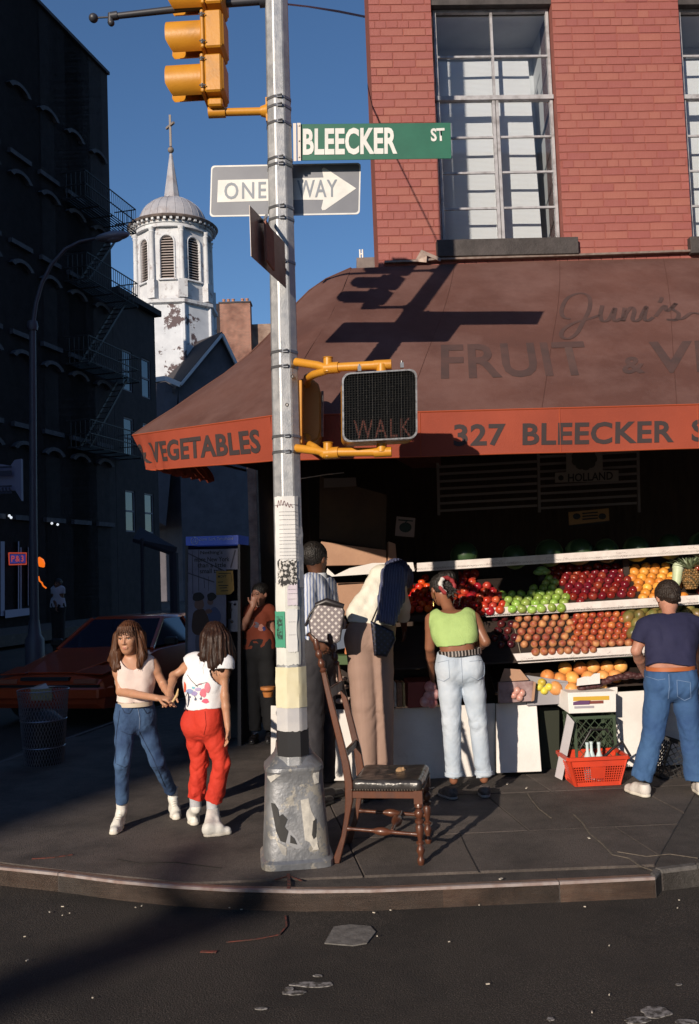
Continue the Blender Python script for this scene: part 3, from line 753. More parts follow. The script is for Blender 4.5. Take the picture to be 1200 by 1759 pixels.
while z < ZT - .05:
    hdr = row % 6 == 3
    u = uL + (0 if row % 2 else -.105) + (0 if not hdr else -.05)
    while u < UR:
        L_ = .104 if hdr else (.208 if rng.random() > .06 else .104)
        a_, b_ = max(u, uL), min(u + L_ - .006, UR); u += L_
        if b_ - a_ < .02: continue
        zc_ = z + ch_ / 2
        pieces = [(a_, b_)]
        for w_ in wins:
            if w_[2] - .16 < zc_ < w_[3] + .14:
                ex = .05 if zc_ < w_[2] else 0
                np_ = []
                for (c, d) in pieces:
                    if d <= w_[0] - ex or c >= w_[1] + ex: np_.append((c, d)); continue
                    if c < w_[0] - ex - .02: np_.append((c, w_[0] - ex))
                    if d > w_[1] + ex + .02: np_.append((w_[1] + ex, d))
                pieces = np_
        for c, d in pieces: cand.append((c, d, zc_))
    z += ch_; row += 1
vis = []
for c, d, zz in cand:
    x, y = proj(wpt((c + d) / 2, zz)); on = -20 < x < 1220 and -8 < y < 455 - (x - 650) * .03
    vis.append((0 if on else 1, -(d - c), c, d, zz))
vis.sort(key=lambda t: (t[0], t[1]))
for i, (off_, _, c, d, zz) in enumerate(vis):
    T = M.Translation(wpt((c + d) / 2, zz, -.0055 + rng.uniform(-.001, .001))) @ Rw @ M.Diagonal((d - c, 1, 1, 1))
    if i < 298 and not off_:
        o = bpy.data.objects.new('brick', bms[i % 6]); COL.objects.link(o); o.parent = bb; o.matrix_parent_inverse = M.Translation(-bb.location); o.matrix_world = T
        o.matrix_basis = T
    elif d - c > .005:
        me_ = bms[i % 6]; rest.add([v.co[:] for v in me_.vertices], [tuple(p.vertices) for p in me_.polygons], 0, T)
rest.build('brick', paint, bb, fix=False, kind='stuff')
print('bricks', len(vis), sum(1 for v in vis if not v[0]))
# windows
steel = mat('painted_steel_sash', (.42, .42, .45), .45, col2=(.22, .21, .22), scale=12, lo=.45, hi=.7, bump=.2)
wglass = glassmat('window_pane_glass', refl=.045)
blind_m = wavemat('white_blind', (.88, .85, .84), (.80, .75, .74), 26, 'Z', .8, .2, .8, bump=.25)
inner = mat('painted_reveal', (.72, .71, .72), .8, col2=(.62, .61, .62), scale=3)
sill_m = mat('black_painted_sill', (.035, .03, .03), .7, col2=(.07, .06, .06), scale=7, bump=.4)
dark_in = mat('dark_interior', (.02, .016, .016), .95)
def tall_window(w_, first):
    a, b, z0, z1 = w_; W_ = b - a; H = z1 - z0
    s = MB(); wblk(s, a - .05, b + .11, z0 - .155, z0 - .002, -.12, .07); s.build('window_sill', sill_m, bb, bevel=.004)
    s = MB(); wblk(s, a, b, z1 + .002, z1 + .158, -.2, -.02); s.build('lintel', sill_m, bb)
    fr = MB(); f0, f1 = -.135, -.095; t = .026
    hz = lambda f: z0 + H * f
    zbar = hz(.618)            # heavy transom bar
    wblk(fr, a + .03, a + .03 + t, z0, z1, f0, f1); wblk(fr, b - t - .01, b - .01, z0, z1, f0, f1)
    wblk(fr, a + .055, b - t - .01, z0, z0 + t, f0, f1); wblk(fr, a + .055, b - t - .01, z1 - t, z1, f0, f1)
    wblk(fr, a + .02, b - .005, zbar - .02, zbar + .02, f0 - .004, f1 + .02)
    mu = (a + b) / 2 + .012
    wblk(fr, mu - .03, mu - .004, z0 + t, zbar - .02, f0 + .003, f1 + .008); wblk(fr, mu + .004, mu + .03, z0 + t, zbar - .02, f0 + .003, f1 + .008)
    wblk(fr, mu - .011, mu + .011, zbar + .02, z1 - t, f0 + .003, f1 - .004)
    bars = [hz(.155), hz(.305), hz(.455), hz(.80)]
    for zz in bars: wblk(fr, a + .056, b - t - .01, zz - .009, zz + .009, f0 + .01, f1 - .008)
    fo = fr.build('window', steel, bb)
    ze = [z0 + t] + bars[:3] + [zbar, bars[3], z1 - t]
    for i in range(6):
        for (ua, ub) in ((a + .056, mu - .03 if i < 4 else mu - .011), (mu + .03 if i < 4 else mu + .011, b - t - .01)):
            p = MB(); wblk(p, ua + .001, ub - .001, ze[i] + .01, ze[i + 1] - .01, -.122, -.118); p.build('pane', wglass, fo)
    # reveals, soffit, room and blind behind
    rv = MB(); wblk(rv, a - .001 - .02, a, z0, z1, -.6, -.46); wblk(rv, b, b + .02, z0, z1, -.85, -.2)
    wblk(rv, a - .3, b + .4, z1 + .003, z1 + .04, -1.5, -.21); wblk(rv, a - .3, b + .4, zgap, zgap + .05, -1.5, -.46); wblk(rv, a, b, z0 - .02, z0 - .003, -.9, -.13)
    rv.build('window_reveal', inner, bb)
    rm = MB(); wblk(rm, a - .3, b + .4, z0 - .3, z1 + .3, -.80, -.76); rm.build('room_wall', inner, bb)  # wall set close and pale to bounce light up to the ceiling
    zs = hz(.835)
    rod = MB(); rod.tube([wpt(a + .02, zs + .03, -.34), wpt(b - .1, zs + .045, -.34)], .011, 8); rod.build('blind_rod', steel, bb, smooth=40)
    bl = MB()
    def fn(u, v):
        uu = a + .01 + (W_ - .17 + .05 * (1 - v) * (1 if u > .5 else 0)) * u; zz = z0 + .09 + (zs - z0 - .09) * v
        return wpt(uu, zz, -.33 + .002 * math.sin(uu * 12 + v * 2))
    bl.grid(fn, 24, 30); bl.build('window_blind', blind_m, bb, smooth=60)
    cr = MB()
    for k in range(5):
        p = wpt(a + .12 + .17 * k, z0 + .05, -.28); cr.sphere(p, .06, 8, sc=(1.5, .6, .6))
    cr.build('crumpled_cloth', mat('pinkish_cloth', (.6, .45, .4), .9), bb, smooth=60)
for i, w_ in enumerate(wins): tall_window(w_, i == 0)
# metal flashing between wall and awning, with its loose curl
q = MB(); fl = [wp(660, 451, .02), wp(722, 449, .03), wp(745, 446.5, .03), wp(990, 439, .03), wp(1200, 431.5, .03), wp(1500, 421, .03)]
for i in range(len(fl) - 1): q.bar(fl[i], fl[i + 1], .05, .018)
q.bar(wp(722, 432, .05), wp(757, 447, .06), .012, .03); q.plate([wp(712, 449, .04), wp(732, 451, .08), wp(733, 440, .09), wp(722, 431, .05)], .004)
q.build('flashing', mat('dull_flashing', (.30, .24, .21), .5, metal=.4, col2=(.2, .14, .12), scale=20), bb)
# ================================================================ awning
awn_top = mat('faded_brown_canvas', (.116, .049, .038), .8, col2=(.090, .038, .030), scale=1.6, bump=.25, bscale=160, dirt=(.165, .088, .076), dscale=1.3, dlo=.42, dhi=.72)
awn_val = mat('faded_orange_canvas', (.32, .056, .026), .75, col2=(.26, .045, .022), scale=2.5, bump=.2, bscale=160)
awn_txt = mat('faded_dark_lettering', (.040, .028, .030), .8)
awn_txt2 = mat('faded_script_lettering', (.058, .035, .033), .8, col2=(.085, .045, .04), scale=6)
aw = thing('awning', 'long faded brown shop awning with orange valance reading 327 BLEECKER', 'awning', (0, 7, 2.4))
def wY(x, y0): return y0 + FK * x
PA = at(465, 715, 6.2); PB = at(228, 748, 7.45)
T0 = at(603, 461, 8.14)
zA = PA.z
def pl_at(px, py, Y0):     # on a plane parallel to the facade
    return atp(px, py, V((0, Y0, 0)), FN)
A1 = pl_at(465, 715, 6.2); BR = pl_at(1200, 695, 6.2); TR = pl_at(1200, 437, 8.14); TL = pl_at(603, 461, 8.14)
ext = 1.0 + 5.0 / (BR.x - A1.x)
BRx = A1.lerp(BR, ext); TRx = TL.lerp(TR, 1.0 + (BRx.x - BR.x) / (TR.x - TL.x))
NRM = (BR - A1).cross(TL - A1).normalized()
if NRM.z < 0: NRM = -NRM
TR = atp(1200, 437, A1, NRM); TRx = TL.lerp(TR, 1.0 + (BRx.x - BR.x) / (TR.x - TL.x))
h1 = [TL] + [atp(x, y, A1, NRM) for x, y in ((588, 500), (566, 545), (532, 600), (500, 655))] + [A1]
h2 = [TL, at(560, 480, 8.12), at(531, 500, 8.08), at(508, 523, 8.02), at(485, 550, 7.96), at(460, 578, 7.9), at(425, 612, 7.82), at(385, 643, 7.75), at(340, 673, 7.67), at(300, 701, 7.6), at(262, 725, 7.52), PB]
def lerpl(L_, t):
    d = [0]
    for i in range(1, len(L_)): d.append(d[-1] + (L_[i] - L_[i - 1]).length)
    s = t * d[-1]
    for i in range(1, len(L_)):
        if s <= d[i] + 1e-9: return L_[i - 1].lerp(L_[i], (s - d[i - 1]) / max(1e-9, d[i] - d[i - 1]))
    return L_[-1].copy()
NRM = (BR - A1).cross(TL - A1).normalized()
if NRM.z < 0: NRM = -NRM
def front(u, v):           # u along, v 0 bottom .. 1 top
    L0 = lerpl(h1, 1 - v); R0 = BRx.lerp(TRx, v)
    # keep the hip's depth on the plane of the front slope
    p = L0.lerp(R0, u)
    s = (p - A1).dot(FU); rib = .62
    return p - NRM * (.003 * abs(math.sin(math.pi * s / rib)) * math.sin(math.pi * min(1, v * 1.0)))
q = MB(); q.grid(front, 110, 14); top_front = q.build('canvas_front_slope', awn_top, aw, smooth=60)
def hip(u, v):
    a = lerpl(h1, 1 - v); b = lerpl(h2, 1 - v); p = a.lerp(b, u)
    return p + V((-.02, -.05, .03)) * (math.sin(math.pi * u) * math.sin(math.pi * v) * .8) + V((0, 0, 1)) * .012 * mnoise.noise(p * 3)
q = MB(); q.grid(hip, 22, 26); q.build('canvas_corner_slope', awn_top, aw, smooth=60)
def side(u, v):
    b = lerpl(h2, 1 - v); return b + ST * (3.5 * u) + V((.35 * v * u, 0, 0))
q = MB(); q.grid(side, 6, 26); q.build('canvas_side_slope', awn_top, aw, smooth=60)
# seams piped in darker thread down the slope
q = MB(); sm = mat('awning_seam', (.10, .042, .032), .8)
s = .9
while s < (BRx - A1).length - .1:
    u = s / (BRx - A1).length; q.tube([front(u, v / 12) + NRM * .0015 for v in range(13)], .0022, 4); s += .93
q.build('seam_piping', sm, aw)
rp = MB(); rp.tube([at(603, 461, 8.14), *[p for p in h2[1:]]], .011, 6); rp.build('hip_piping', sm, aw, smooth=60)
VH = .298
def vedge(t):              # bottom polyline of the slopes, t in metres from A: + along the front, - round the corner
    if t >= 0: return A1 + (BR - A1).normalized() * t, FN
    d = (PB - A1).length
    if -t <= d: n_ = (PB - A1).cross(V((0, 0, 1))).normalized(); n_ = -n_ if n_.y > 0 else n_; return A1.lerp(PB, -t / d), n_
    return PB + ST * (-t - d), V((-1, 0, 0))
dAB = (PB - A1).length
def val(t, v):             # v 0 top .. 1 bottom
    p, n_ = vedge(t); h_ = VH
    if t < 0:
        k = min(1, -t / dAB); h_ = VH * (1 - .03 * k)
    g = max(0, (-t - dAB * .72) / (dAB * .28)) if t < -dAB * .72 else 0; g = min(g, 1.4)
    o = .012 * math.sin(t * 5.1) * v + .035 * g * math.sin(t * 34 + v * 3.5) * v
    back = V((.085, .03, 0)) * g * v * 1.0
    return p + V((0, 0, -h_ * v * (1 - .06 * g * abs(math.sin(t * 19))))) + n_ * (o - .02 * v) + back + n_ * .004
tmin, tmax = -dAB - 1.3, (BRx - A1).length
for nm, a, b, n in (('valance_front', 0.0, tmax, 160), ('valance_corner', -dAB, -.002, 90), ('valance_side', tmin, -dAB, 50)):
    q = MB(); q.grid(lambda u, v: val(a + (b - a) * u, v), n, 8); o_ = q.build(nm, awn_val, aw, smooth=60)
q = MB()
q.tube([val(t * .05, 1) for t in range(0, int(tmax / .05))], .004, 4); q.tube([val(-dAB * k / 40, 1) for k in range(41)], .004, 4)
q.tube([val(t * .05, 0) for t in range(0, int(tmax / .05))], .006, 4); q.tube([val(-dAB * k / 40, 0) for k in range(41)], .006, 4)
t_ = 1.0
while t_ < tmax: q.tube([val(t_, v / 4) + FN * .002 for v in range(5)], .003, 4); t_ += .95
q.build('valance_binding', mat('orange_binding', (.38, .07, .025), .7), aw)
# frame under the canvas
dd_ = V((.02, .05, -.04)); q = MB(); q.tube([vedge(tmax)[0] + dd_, vedge(0)[0] + dd_, vedge(-dAB)[0] + dd_ * 1.5, vedge(-dAB)[0] + dd_ + ST * 2.5], .014, 8)
for t in np.arange(.3, tmax, 1.24):
    p = vedge(t)[0] + dd_; q.tube([p, V((p.x - FN.x * 2, wallY(p.x), p.z + .05))], .013, 6)
q.build('awning_frame', mat('galvanised_pipe', (.18, .17, .17), .5, metal=.6), aw, smooth=50)
# lettering on the slope and on the valance
def onF(px, py, o=.0): return atp(px, py, A1 + NRM * o, NRM)
def slope_text(body, bl, br, tl, m, bold=.03, space=1.0, shear=0): return text_on('lettering', body, onF(*bl), onF(*br), onF(*tl), m, aw, bold, space, .002, NRM)
slope_text('FRUIT', (757, 652), (1017, 645), (757, 593), awn_txt2, .022, 1.04)
slope_text('&', (1068, 643), (1108, 641), (1068, 614), awn_txt2, .03)
slope_text('VEGETABLES', (1113, 642), (1790, 626), (1113, 587), awn_txt2, .022, 1.04)
def val_text(body, pts, m, t0):
    q0 = [atp(px, py, A1, FN) for px, py in pts]; o_ = text_on('lettering', body, *q0, m, aw, .028, 1.05, .0, FN)
    for v in o_.data.vertices:
        t = (v.co - A1).dot(FU); vv = (A1.z + (BR.z - A1.z) * t / (BR - A1).length - v.co.z) / VH; pz = val(t, min(1, max(0, vv))); v.co = V((v.co.x, pz.y - .003, v.co.z))
    return o_
val_text('327', [(779, 767), (868, 765.5), (779, 729)], awn_txt, 0)
val_text('BLEECKER', [(897, 765), (1157, 760), (897, 727)], awn_txt, 0)
val_text('ST.', [(1187, 759), (1262, 757), (1187, 721)], awn_txt, 0)
# the corner lettering follows the cloth: map text on the valance surface
me = textmesh('& VEGETABLES', .035, 1.05)
xs_ = [v.co.x for v in me.vertices]; ys_ = [v.co.y for v in me.vertices]; x0, x1, y0, y1 = min(xs_), max(xs_), min(ys_), max(ys_)
tE = -.135; tS = -dAB * 1.02
b_ = bmesh.new(); b_.from_mesh(me); bmesh.ops.triangulate(b_, faces=b_.faces); bmesh.ops.subdivide_edges(b_, edges=[e for e in b_.edges if e.calc_length() > .12], cuts=3, use_grid_fill=True); b_.to_mesh(me); b_.free()
for v in me.vertices:
    t = tS + (tE - tS) * (v.co.x - x0) / (x1 - x0); vv = .80 - .55 * (v.co.y - y0) / (y1 - y0); nn = vedge(t)[1]
    v.co = val(t, vv) + nn * .004
me.update(); link('lettering', me, awn_txt, aw)
# the script name, drawn as ribbons lying on the slope
def ribbon(q, pts, w_, o=.003):
    P = [V(p) for p in pts]; C = []
    for i in range(len(P) - 1):
        p0 = P[max(0, i - 1)]; p1 = P[i]; p2 = P[i + 1]; p3 = P[min(len(P) - 1, i + 2)]
        for k in range(6):
            t = k / 6; C.append(.5 * ((2 * p1) + (p2 - p0) * t + (2 * p0 - 5 * p1 + 4 * p2 - p3) * t * t + (3 * p1 - p0 - 3 * p2 + p3) * t ** 3))
    C.append(P[-1]); Lf, Rt = [], []
    for i, p in enumerate(C):
        t = (C[min(i + 1, len(C) - 1)] - C[max(i - 1, 0)]); n_ = NRM.cross(t).normalized(); ww = w_ * (.55 + .45 * abs(t.normalized().z))
        Lf.append(p + n_ * ww / 2 + NRM * .001); Rt.append(p - n_ * ww / 2 + NRM * .001)
    n = len(C); q.add(Lf + Rt, [(i, i + 1, n + i + 1, n + i) for i in range(n - 1)])
jq = lambda L_: [onF(600 + x / 2, 450 + y / 2, .001) for x, y in L_]
q = MB()
for L_ in ([(758, 196), (735, 190), (728, 165), (748, 125), (790, 108), (822, 120), (824, 160), (800, 210), (780, 245), (752, 264), (728, 256), (735, 232), (775, 208), (822, 196), (862, 182)],
           [(868, 150), (862, 180), (868, 203), (890, 198), (912, 158), (906, 190), (914, 204), (932, 194)],
           [(945, 158), (938, 203), (950, 175), (968, 156), (978, 168), (972, 196), (984, 204), (1002, 192)],
           [(1000, 190), (1020, 152), (1012, 190), (1022, 203), (1044, 190)], [(1066, 122), (1072, 126), (1064, 140)],
           [(1050, 188), (1082, 150), (1090, 170), (1122, 142), (1108, 160), (1130, 178), (1120, 200), (1092, 198), (1140, 196), (1172, 176), (1200, 178)]):
    ribbon(q, jq(L_), .042)
q.build('script_lettering', awn_txt2, aw)
# ================================================================ fruit shop under the awning
shop = thing('fruit_shop', 'dark open fruit shop front under the brown awning', 'shop', wpt(1.5, 0, -.3))
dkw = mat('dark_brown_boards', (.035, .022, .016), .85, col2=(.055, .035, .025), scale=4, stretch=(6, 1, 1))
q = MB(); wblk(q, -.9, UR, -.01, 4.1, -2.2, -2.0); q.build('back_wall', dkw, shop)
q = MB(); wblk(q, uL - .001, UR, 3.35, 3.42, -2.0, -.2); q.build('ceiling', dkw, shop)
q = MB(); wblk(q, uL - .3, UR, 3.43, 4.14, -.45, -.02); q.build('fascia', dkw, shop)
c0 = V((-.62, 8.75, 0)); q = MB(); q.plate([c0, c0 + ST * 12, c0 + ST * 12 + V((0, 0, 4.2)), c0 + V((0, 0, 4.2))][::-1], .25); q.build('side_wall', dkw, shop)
q = MB(); q.bar(V((-.55, 8.5, 0)), V((-.55, 8.5, 4.1)), .16, .16); q.build('corner_post', mat('dark_red_post', (.03, .012, .010), .6), shop)
# brown cupboard side wall, left of the stand
def pq(q, pts, Y, d, mi=0):
    P = [pl_at(x, y, Y) for x, y in pts]; Bk = [p - FN * d for p in P]; q.hexa(P, Bk, mi); return P
card = mat('brown_cardboard', (.44, .26, .17), .85, col2=(.38, .22, .145), scale=5, bump=.15)
card_d = mat('darker_cardboard', (.26, .15, .095), .85, col2=(.2, .11, .07), scale=4)
whitebd = mat('white_painted_board', (.80, .78, .76), .6, col2=(.70, .67, .65), scale=3, dirt=(.42, .37, .33), dscale=3.5, dlo=.62, dhi=.8, bump=.15)
whitest = mat('white_price_strip', (.78, .74, .72), .5, col2=(.66, .60, .58), scale=14)
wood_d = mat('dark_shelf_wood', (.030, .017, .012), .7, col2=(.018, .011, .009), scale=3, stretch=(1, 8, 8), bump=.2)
q = MB(); pq(q, [(548, 925), (662, 945), (664, 850), (549, 818)], 8.3, .05); q.build('brown_panel', mat('brown_wall_panel', (.10, .06, .035), .8, col2=(.07, .042, .028), scale=4), shop)
def cbox(name, pts, Y, d, m, label, cat='box', group=None, **k):
    q = MB(); P = pq(q, pts, Y, d); c = (P[0] + P[1]) / 2
    o = q.build(name, m, None, bevel=.004, **k); return tag(o, label, cat, group)
cbox('cardboard_box', [(551, 972), (664, 970), (663, 945), (551, 930)], 8.05, .35, card, 'wide brown cardboard box above the torn white board, left of the stand')
cbox('cardboard_box', [(556, 1058), (652, 1056), (652, 1000), (556, 1003)], 8.05, .35, card, 'brown cardboard box right behind the man with the checked bag')
cbox('cardboard_box', [(666, 968), (682, 968), (679, 934), (667, 930)], 8.02, .2, card, 'narrow upright end of a cardboard box beside the headscarf')
o = MB(); P = [pl_at(x, y, 7.85) for x, y in [(559, 991), (712, 981), (709, 966), (640, 967), (600, 976), (575, 988), (562, 976)]]; o.plate(P, .01)
tag(o.build('white_sign_board', whitebd), 'long white board with a torn upper edge in front of the boxes', 'board')
# striped security grille and posters
gr = thing('window_grille', 'horizontal pale slats of the shop window grille under the valance', 'grille', pl_at(920, 870, 8.5))
gm = mat('dim_slat_paint', (.16, .13, .12), .7)
def gpt(px, py): return pl_at(px, py, 8.5)
for (xa, xb) in ((753, 922), (926, 1093)):
    for k in range(9 if xa > 900 else 8):
        ya = (802 if xa < 900 else 785) + k * 12.6; sl_ = -.055
        if ya > 885: continue
        q = MB(); q.bar(gpt(xa + .5, ya + 0), gpt(xb, ya + (xb - xa) * sl_), .02, .022); q.build('slat', gm, gr)
for x in (751.5, 924, 1095):
    q = MB(); q.bar(gpt(x, 795 if x < 800 else 775), gpt(x + 2, 885 if x < 800 else 880), .025, .018); q.build('grille_post', gm, gr)
def flat(name, pts, Y, m, label, cat, th=.006, group=None):
    q = MB(); q.plate([pl_at(x, y, Y) for x, y in pts], th); o = q.build(name, m); return tag(o, label, cat, group)
ps = flat('flower_poster', [(953, 829), (1062, 826), (1062, 808), (1035, 808), (1034, 772), (972, 772), (972, 811), (953, 812)], 8.42, mat('poster_paper', (.20, .165, .14), .8), 'poster with a round dark flower over the word HOLLAND', 'poster')
q = MB(); 
for k in range(9):
    t = k * 2 * math.pi / 9; c = pl_at(1003 + 14 * math.cos(t), 788 + 12 * math.sin(t), 8.41); q.sphere(c, .045, 8, sc=(1, .08, 1))
q.sphere(pl_at(1003, 788, 8.41), .06, 10, sc=(1, .1, 1)); q.build('printed_flower', mat('poster_flower', (.035, .03, .02), .8), ps, smooth=50)
def txt(body, bl, br, tl, Y, m, parent, bold=.02, sp=1.0, name='lettering'):
    p0 = V((0, Y, 0)); return text_on(name, body, atp(*bl, p0, FN), atp(*br, p0, FN), atp(*tl, p0, FN), m, parent, bold, sp, .003, FN)
ink = mat('dark_ink', (.02, .018, .018), .8)
txt('HOLLAND', (975, 828), (1052, 824), (975, 814), 8.415, ink, ps); q = MB(); q.sphere(pl_at(963, 821, 8.415), .025, 8, sc=(1, .1, 1)); q.build('printed_tulip', ink, ps)
ys = flat('small_shop_sign', [(977, 902), (1046, 894), (1045, 873), (976, 880)], 8.3, mat('yellowed_sign', (.26, .13, .04), .7), 'small yellow sign leaning above the watermelons', 'sign')
q = MB(); q.bar(pl_at(976, 905, 8.29), pl_at(1046, 896.5, 8.29), .012, .012)
for x_ in (990, 1034): q.sphere(pl_at(x_, 887, 8.29), .035, 8, sc=(1, .1, .8))
for k in range(3): q.bar(pl_at(1000, 882 + k * 5, 8.29), pl_at(1026, 880 + k * 5, 8.29), .012, .012)
q.build('printed_emblems', ink, ys)
ap = flat('apple_poster', [(678, 920), (711, 923), (713, 890), (681, 887)], 8.25, mat('pale_poster', (.30, .22, .2), .8), 'small square card with a dark apple, left above the peppers', 'poster')
q = MB(); q.sphere(pl_at(696, 906, 8.24), .055, 12, sc=(1, .1, .8)); q.bar(pl_at(696, 898, 8.235), pl_at(699, 893, 8.235), .012, .01); q.bar(pl_at(684, 893, 8.24), pl_at(709, 895, 8.24), .014, .01); q.build('printed_apple', mat('dark_teal', (.03, .05, .045), .8), ap, smooth=50)
flat('hung_placard', [(556, 838), (612, 835), (611, 820), (556, 822)], 8.28, mat('dim_placard', (.16, .13, .12), .8), 'dim placard high on the wall just right of the lamp post', 'placard')
q = MB(); q.tube([at(517, 822, 7.0), at(560, 815, 7.6), at(590, 812, 8.0)], .004, 5); tag(q.build('clothes_line', whitest), 'thin white cord stretched under the awning beside the pole', 'cord')
# -------- the stand
stand = thing('fruit_stand', 'long stepped fruit stand with white price strips and white base boards', 'fruit stand', (1.5, 7.9, 0))
Y1, Y2, Y3, YB = 7.86, 7.70, 7.50, 7.62
q = MB(); P = [(716, 981), (1200, 949), (1200, 935), (716, 966)]
def strip(name, pts, Y, d, m, extend=True):
    q = MB(); P = [pl_at(x, y, Y) for x, y in pts]
    if extend: P[1] = P[0] + (P[1] - P[0]) * 2.2; P[2] = P[3] + (P[2] - P[3]) * 2.2
    q.hexa(P, [p - FN * d for p in P]); return q.build(name, m, stand, bevel=.002), P
s1, Q1 = strip('price_strip', [(716, 982), (1200, 951), (1200, 935.5), (716, 967)], Y1, .02, whitest)
s2, Q2 = strip('price_strip', [(835, 1060), (1200, 1038), (1200, 1022), (828, 1045)], Y2, .02, whitest)
s3, Q3 = strip('price_strip', [(890, 1140), (1112, 1125), (1110, 1108), (881, 1123)], Y3, .02, whitest)
q = MB(); a_, b_ = pl_at(640, 1067, 7.71), pl_at(832, 1054, 7.71); q.bar(a_, b_, .02, .05); q.build('shelf_edge', wood_d, stand)
ang = R(34)
def shelf(P, zoff, depth, name, a=ang):
    q = MB(); up = (-FN * math.cos(a) + V((0, 0, math.sin(a)))).normalized(); l, r_ = P[0] + V((0, 0, .02)), P[1] + V((0, 0, .02))
    q.hexa([l - V((0, 0, .015)), r_ - V((0, 0, .015)), r_ - V((0, 0, .015)) + up * depth, l - V((0, 0, .015)) + up * depth], [l, r_, r_ + up * depth, l + up * depth])
    q.build(name, wood_d, stand); return l, up
Q2w = [pl_at(640, 1072, Y2), Q2[1], Q2[2], pl_at(640, 1058, Y2)]
l2, up2 = shelf(Q2w, 0, .55, 'sloping_shelf')
Q3w = [pl_at(640, 1155, Y3), pl_at(1700, 1088, Y3)]
l3, up3 = shelf(Q3w, 0, .42, 'sloping_shelf', R(48))
l1, up1 = shelf([pl_at(700, 981, Y1), pl_at(1700, 917, Y1)], 0, .4, 'top_shelf', R(8))
QB = [pl_at(850, 1190, YB), pl_at(1700, 1150, YB)]
lb, upb = shelf(QB, 0, .45, 'lower_shelf', R(28))
for i in range(9):
    u = .15 + i * .75; q = MB(); p = W0 + FU * u + FN * -.0; q.bar(V((p.x, p.y - .12, 0)), V((p.x, p.y - .12, 1.75)), .05); q.build('upright', wood_d, stand)
# writing-like pencil marks on the strips
q = MB(); rr = random.Random(3)
for (P, n) in ((Q1, 26), (Q2, 22), (Q3, 16)):
    for i in range(n):
        t = rr.random(); 
        if P is not Q3: t *= .5
        o_ = P[3].lerp(P[2], t).lerp(P[0].lerp(P[1], t), rr.uniform(.3, .8)) + FN * .0025
        for k in range(rr.randint(3, 7)): q.bar(o_ + FU * k * .011, o_ + FU * (k * .011 + .006) + V((0, 0, rr.uniform(-.012, .012))), .003, .002)
q.build('pencil_marks', mat('grey_pencil', (.35, .28, .28), .8), stand, kind='stuff')
# base boards
boards = [([(465, 1312), (554, 1337), (556, 1216), (465, 1212)], 7.62), ([(556, 1341), (664, 1341), (664, 1219), (556, 1219)], 7.62), ([(667, 1341), (784, 1338), (783, 1214), (667, 1217)], 7.63), ([(788, 1337), (850, 1336), (850, 1208), (788, 1212)], 7.64),
          ([(1062, 1318), (1112, 1316), (1106, 1186), (1056, 1189)], 7.62), ([(1118, 1316), (1250, 1310), (1250, 1182), (1112, 1186)], 7.66)]
for pts, Y in boards:
    q = MB(); pq(q, pts, Y, .02); q.build('base_board', whitebd, stand, bevel=.003)
q = MB(); P = [pl_at(x, y, YY) for x, y, YY in [(853, 1328, 7.52), (930, 1325, 7.52), (921, 1204, 7.62), (852, 1209, 7.62)]]; q.hexa(P, [p - FN * .03 for p in P])
o = q.build('leaning_board', whitebd, bevel=.003); tag(o, 'white board leaning upright between the light jeans and the green crates', 'board')
fr_ = MB()
q = MB(); pq(q, [(852, 1190), (977, 1213), (975, 1170), (905, 1160)], 7.6, .04); pq(q, [(905, 1212), (977, 1208), (975, 1172), (905, 1174)], 7.58, .3)
tag(q.build('grey_carton', mat('grey_carton', (.30, .29, .31), .7)), 'plain grey carton in half shade below the lemons', 'carton')
q = MB(); pq(q, [(975, 1219), (1060, 1216), (1060, 1180), (975, 1182)], 7.6, .02); q.build('base_board', whitebd, stand)
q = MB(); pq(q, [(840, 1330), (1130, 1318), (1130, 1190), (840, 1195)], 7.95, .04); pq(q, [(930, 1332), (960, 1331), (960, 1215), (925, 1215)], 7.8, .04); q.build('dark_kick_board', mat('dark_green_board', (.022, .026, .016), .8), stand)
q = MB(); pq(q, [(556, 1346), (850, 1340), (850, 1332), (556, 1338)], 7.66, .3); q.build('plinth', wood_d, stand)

# -------- fruit
def fruit_mesh(name, r, m, dimple=.25, squash=.9, n=12, lum=0):
    q = MB(); prof = []; K = 9
    for i in range(K + 1):
        a = math.pi * i / K; rr = r * math.sin(a); z = -r * squash * math.cos(a)
        if i >= K - 1 and dimple: z -= r * dimple * (1.2 if i == K else .25)
        prof.append((max(rr, .0006), z))
    q.lathe(prof, n); 
    if dimple: q.tube([(0, 0, r * squash * .55), (r * .1, 0, r * squash * 1.05)], r * .05, 5, mi=1)
    me = q.mesh(name, smooth=80); me.materials.append(m); me.materials.append(stemm); return me
stemm = mat('fruit_stem', (.08, .05, .02), .8)
def fmat(name, c1, c2, rough=.28, scale=9, lo=.4, hi=.62, amt=.22, hue=.012, stretch=None):
    return objvar(mat(name, c1, rough, col2=c2, scale=scale, lo=lo, hi=hi, spec=.5, stretch=stretch), amt, hue)
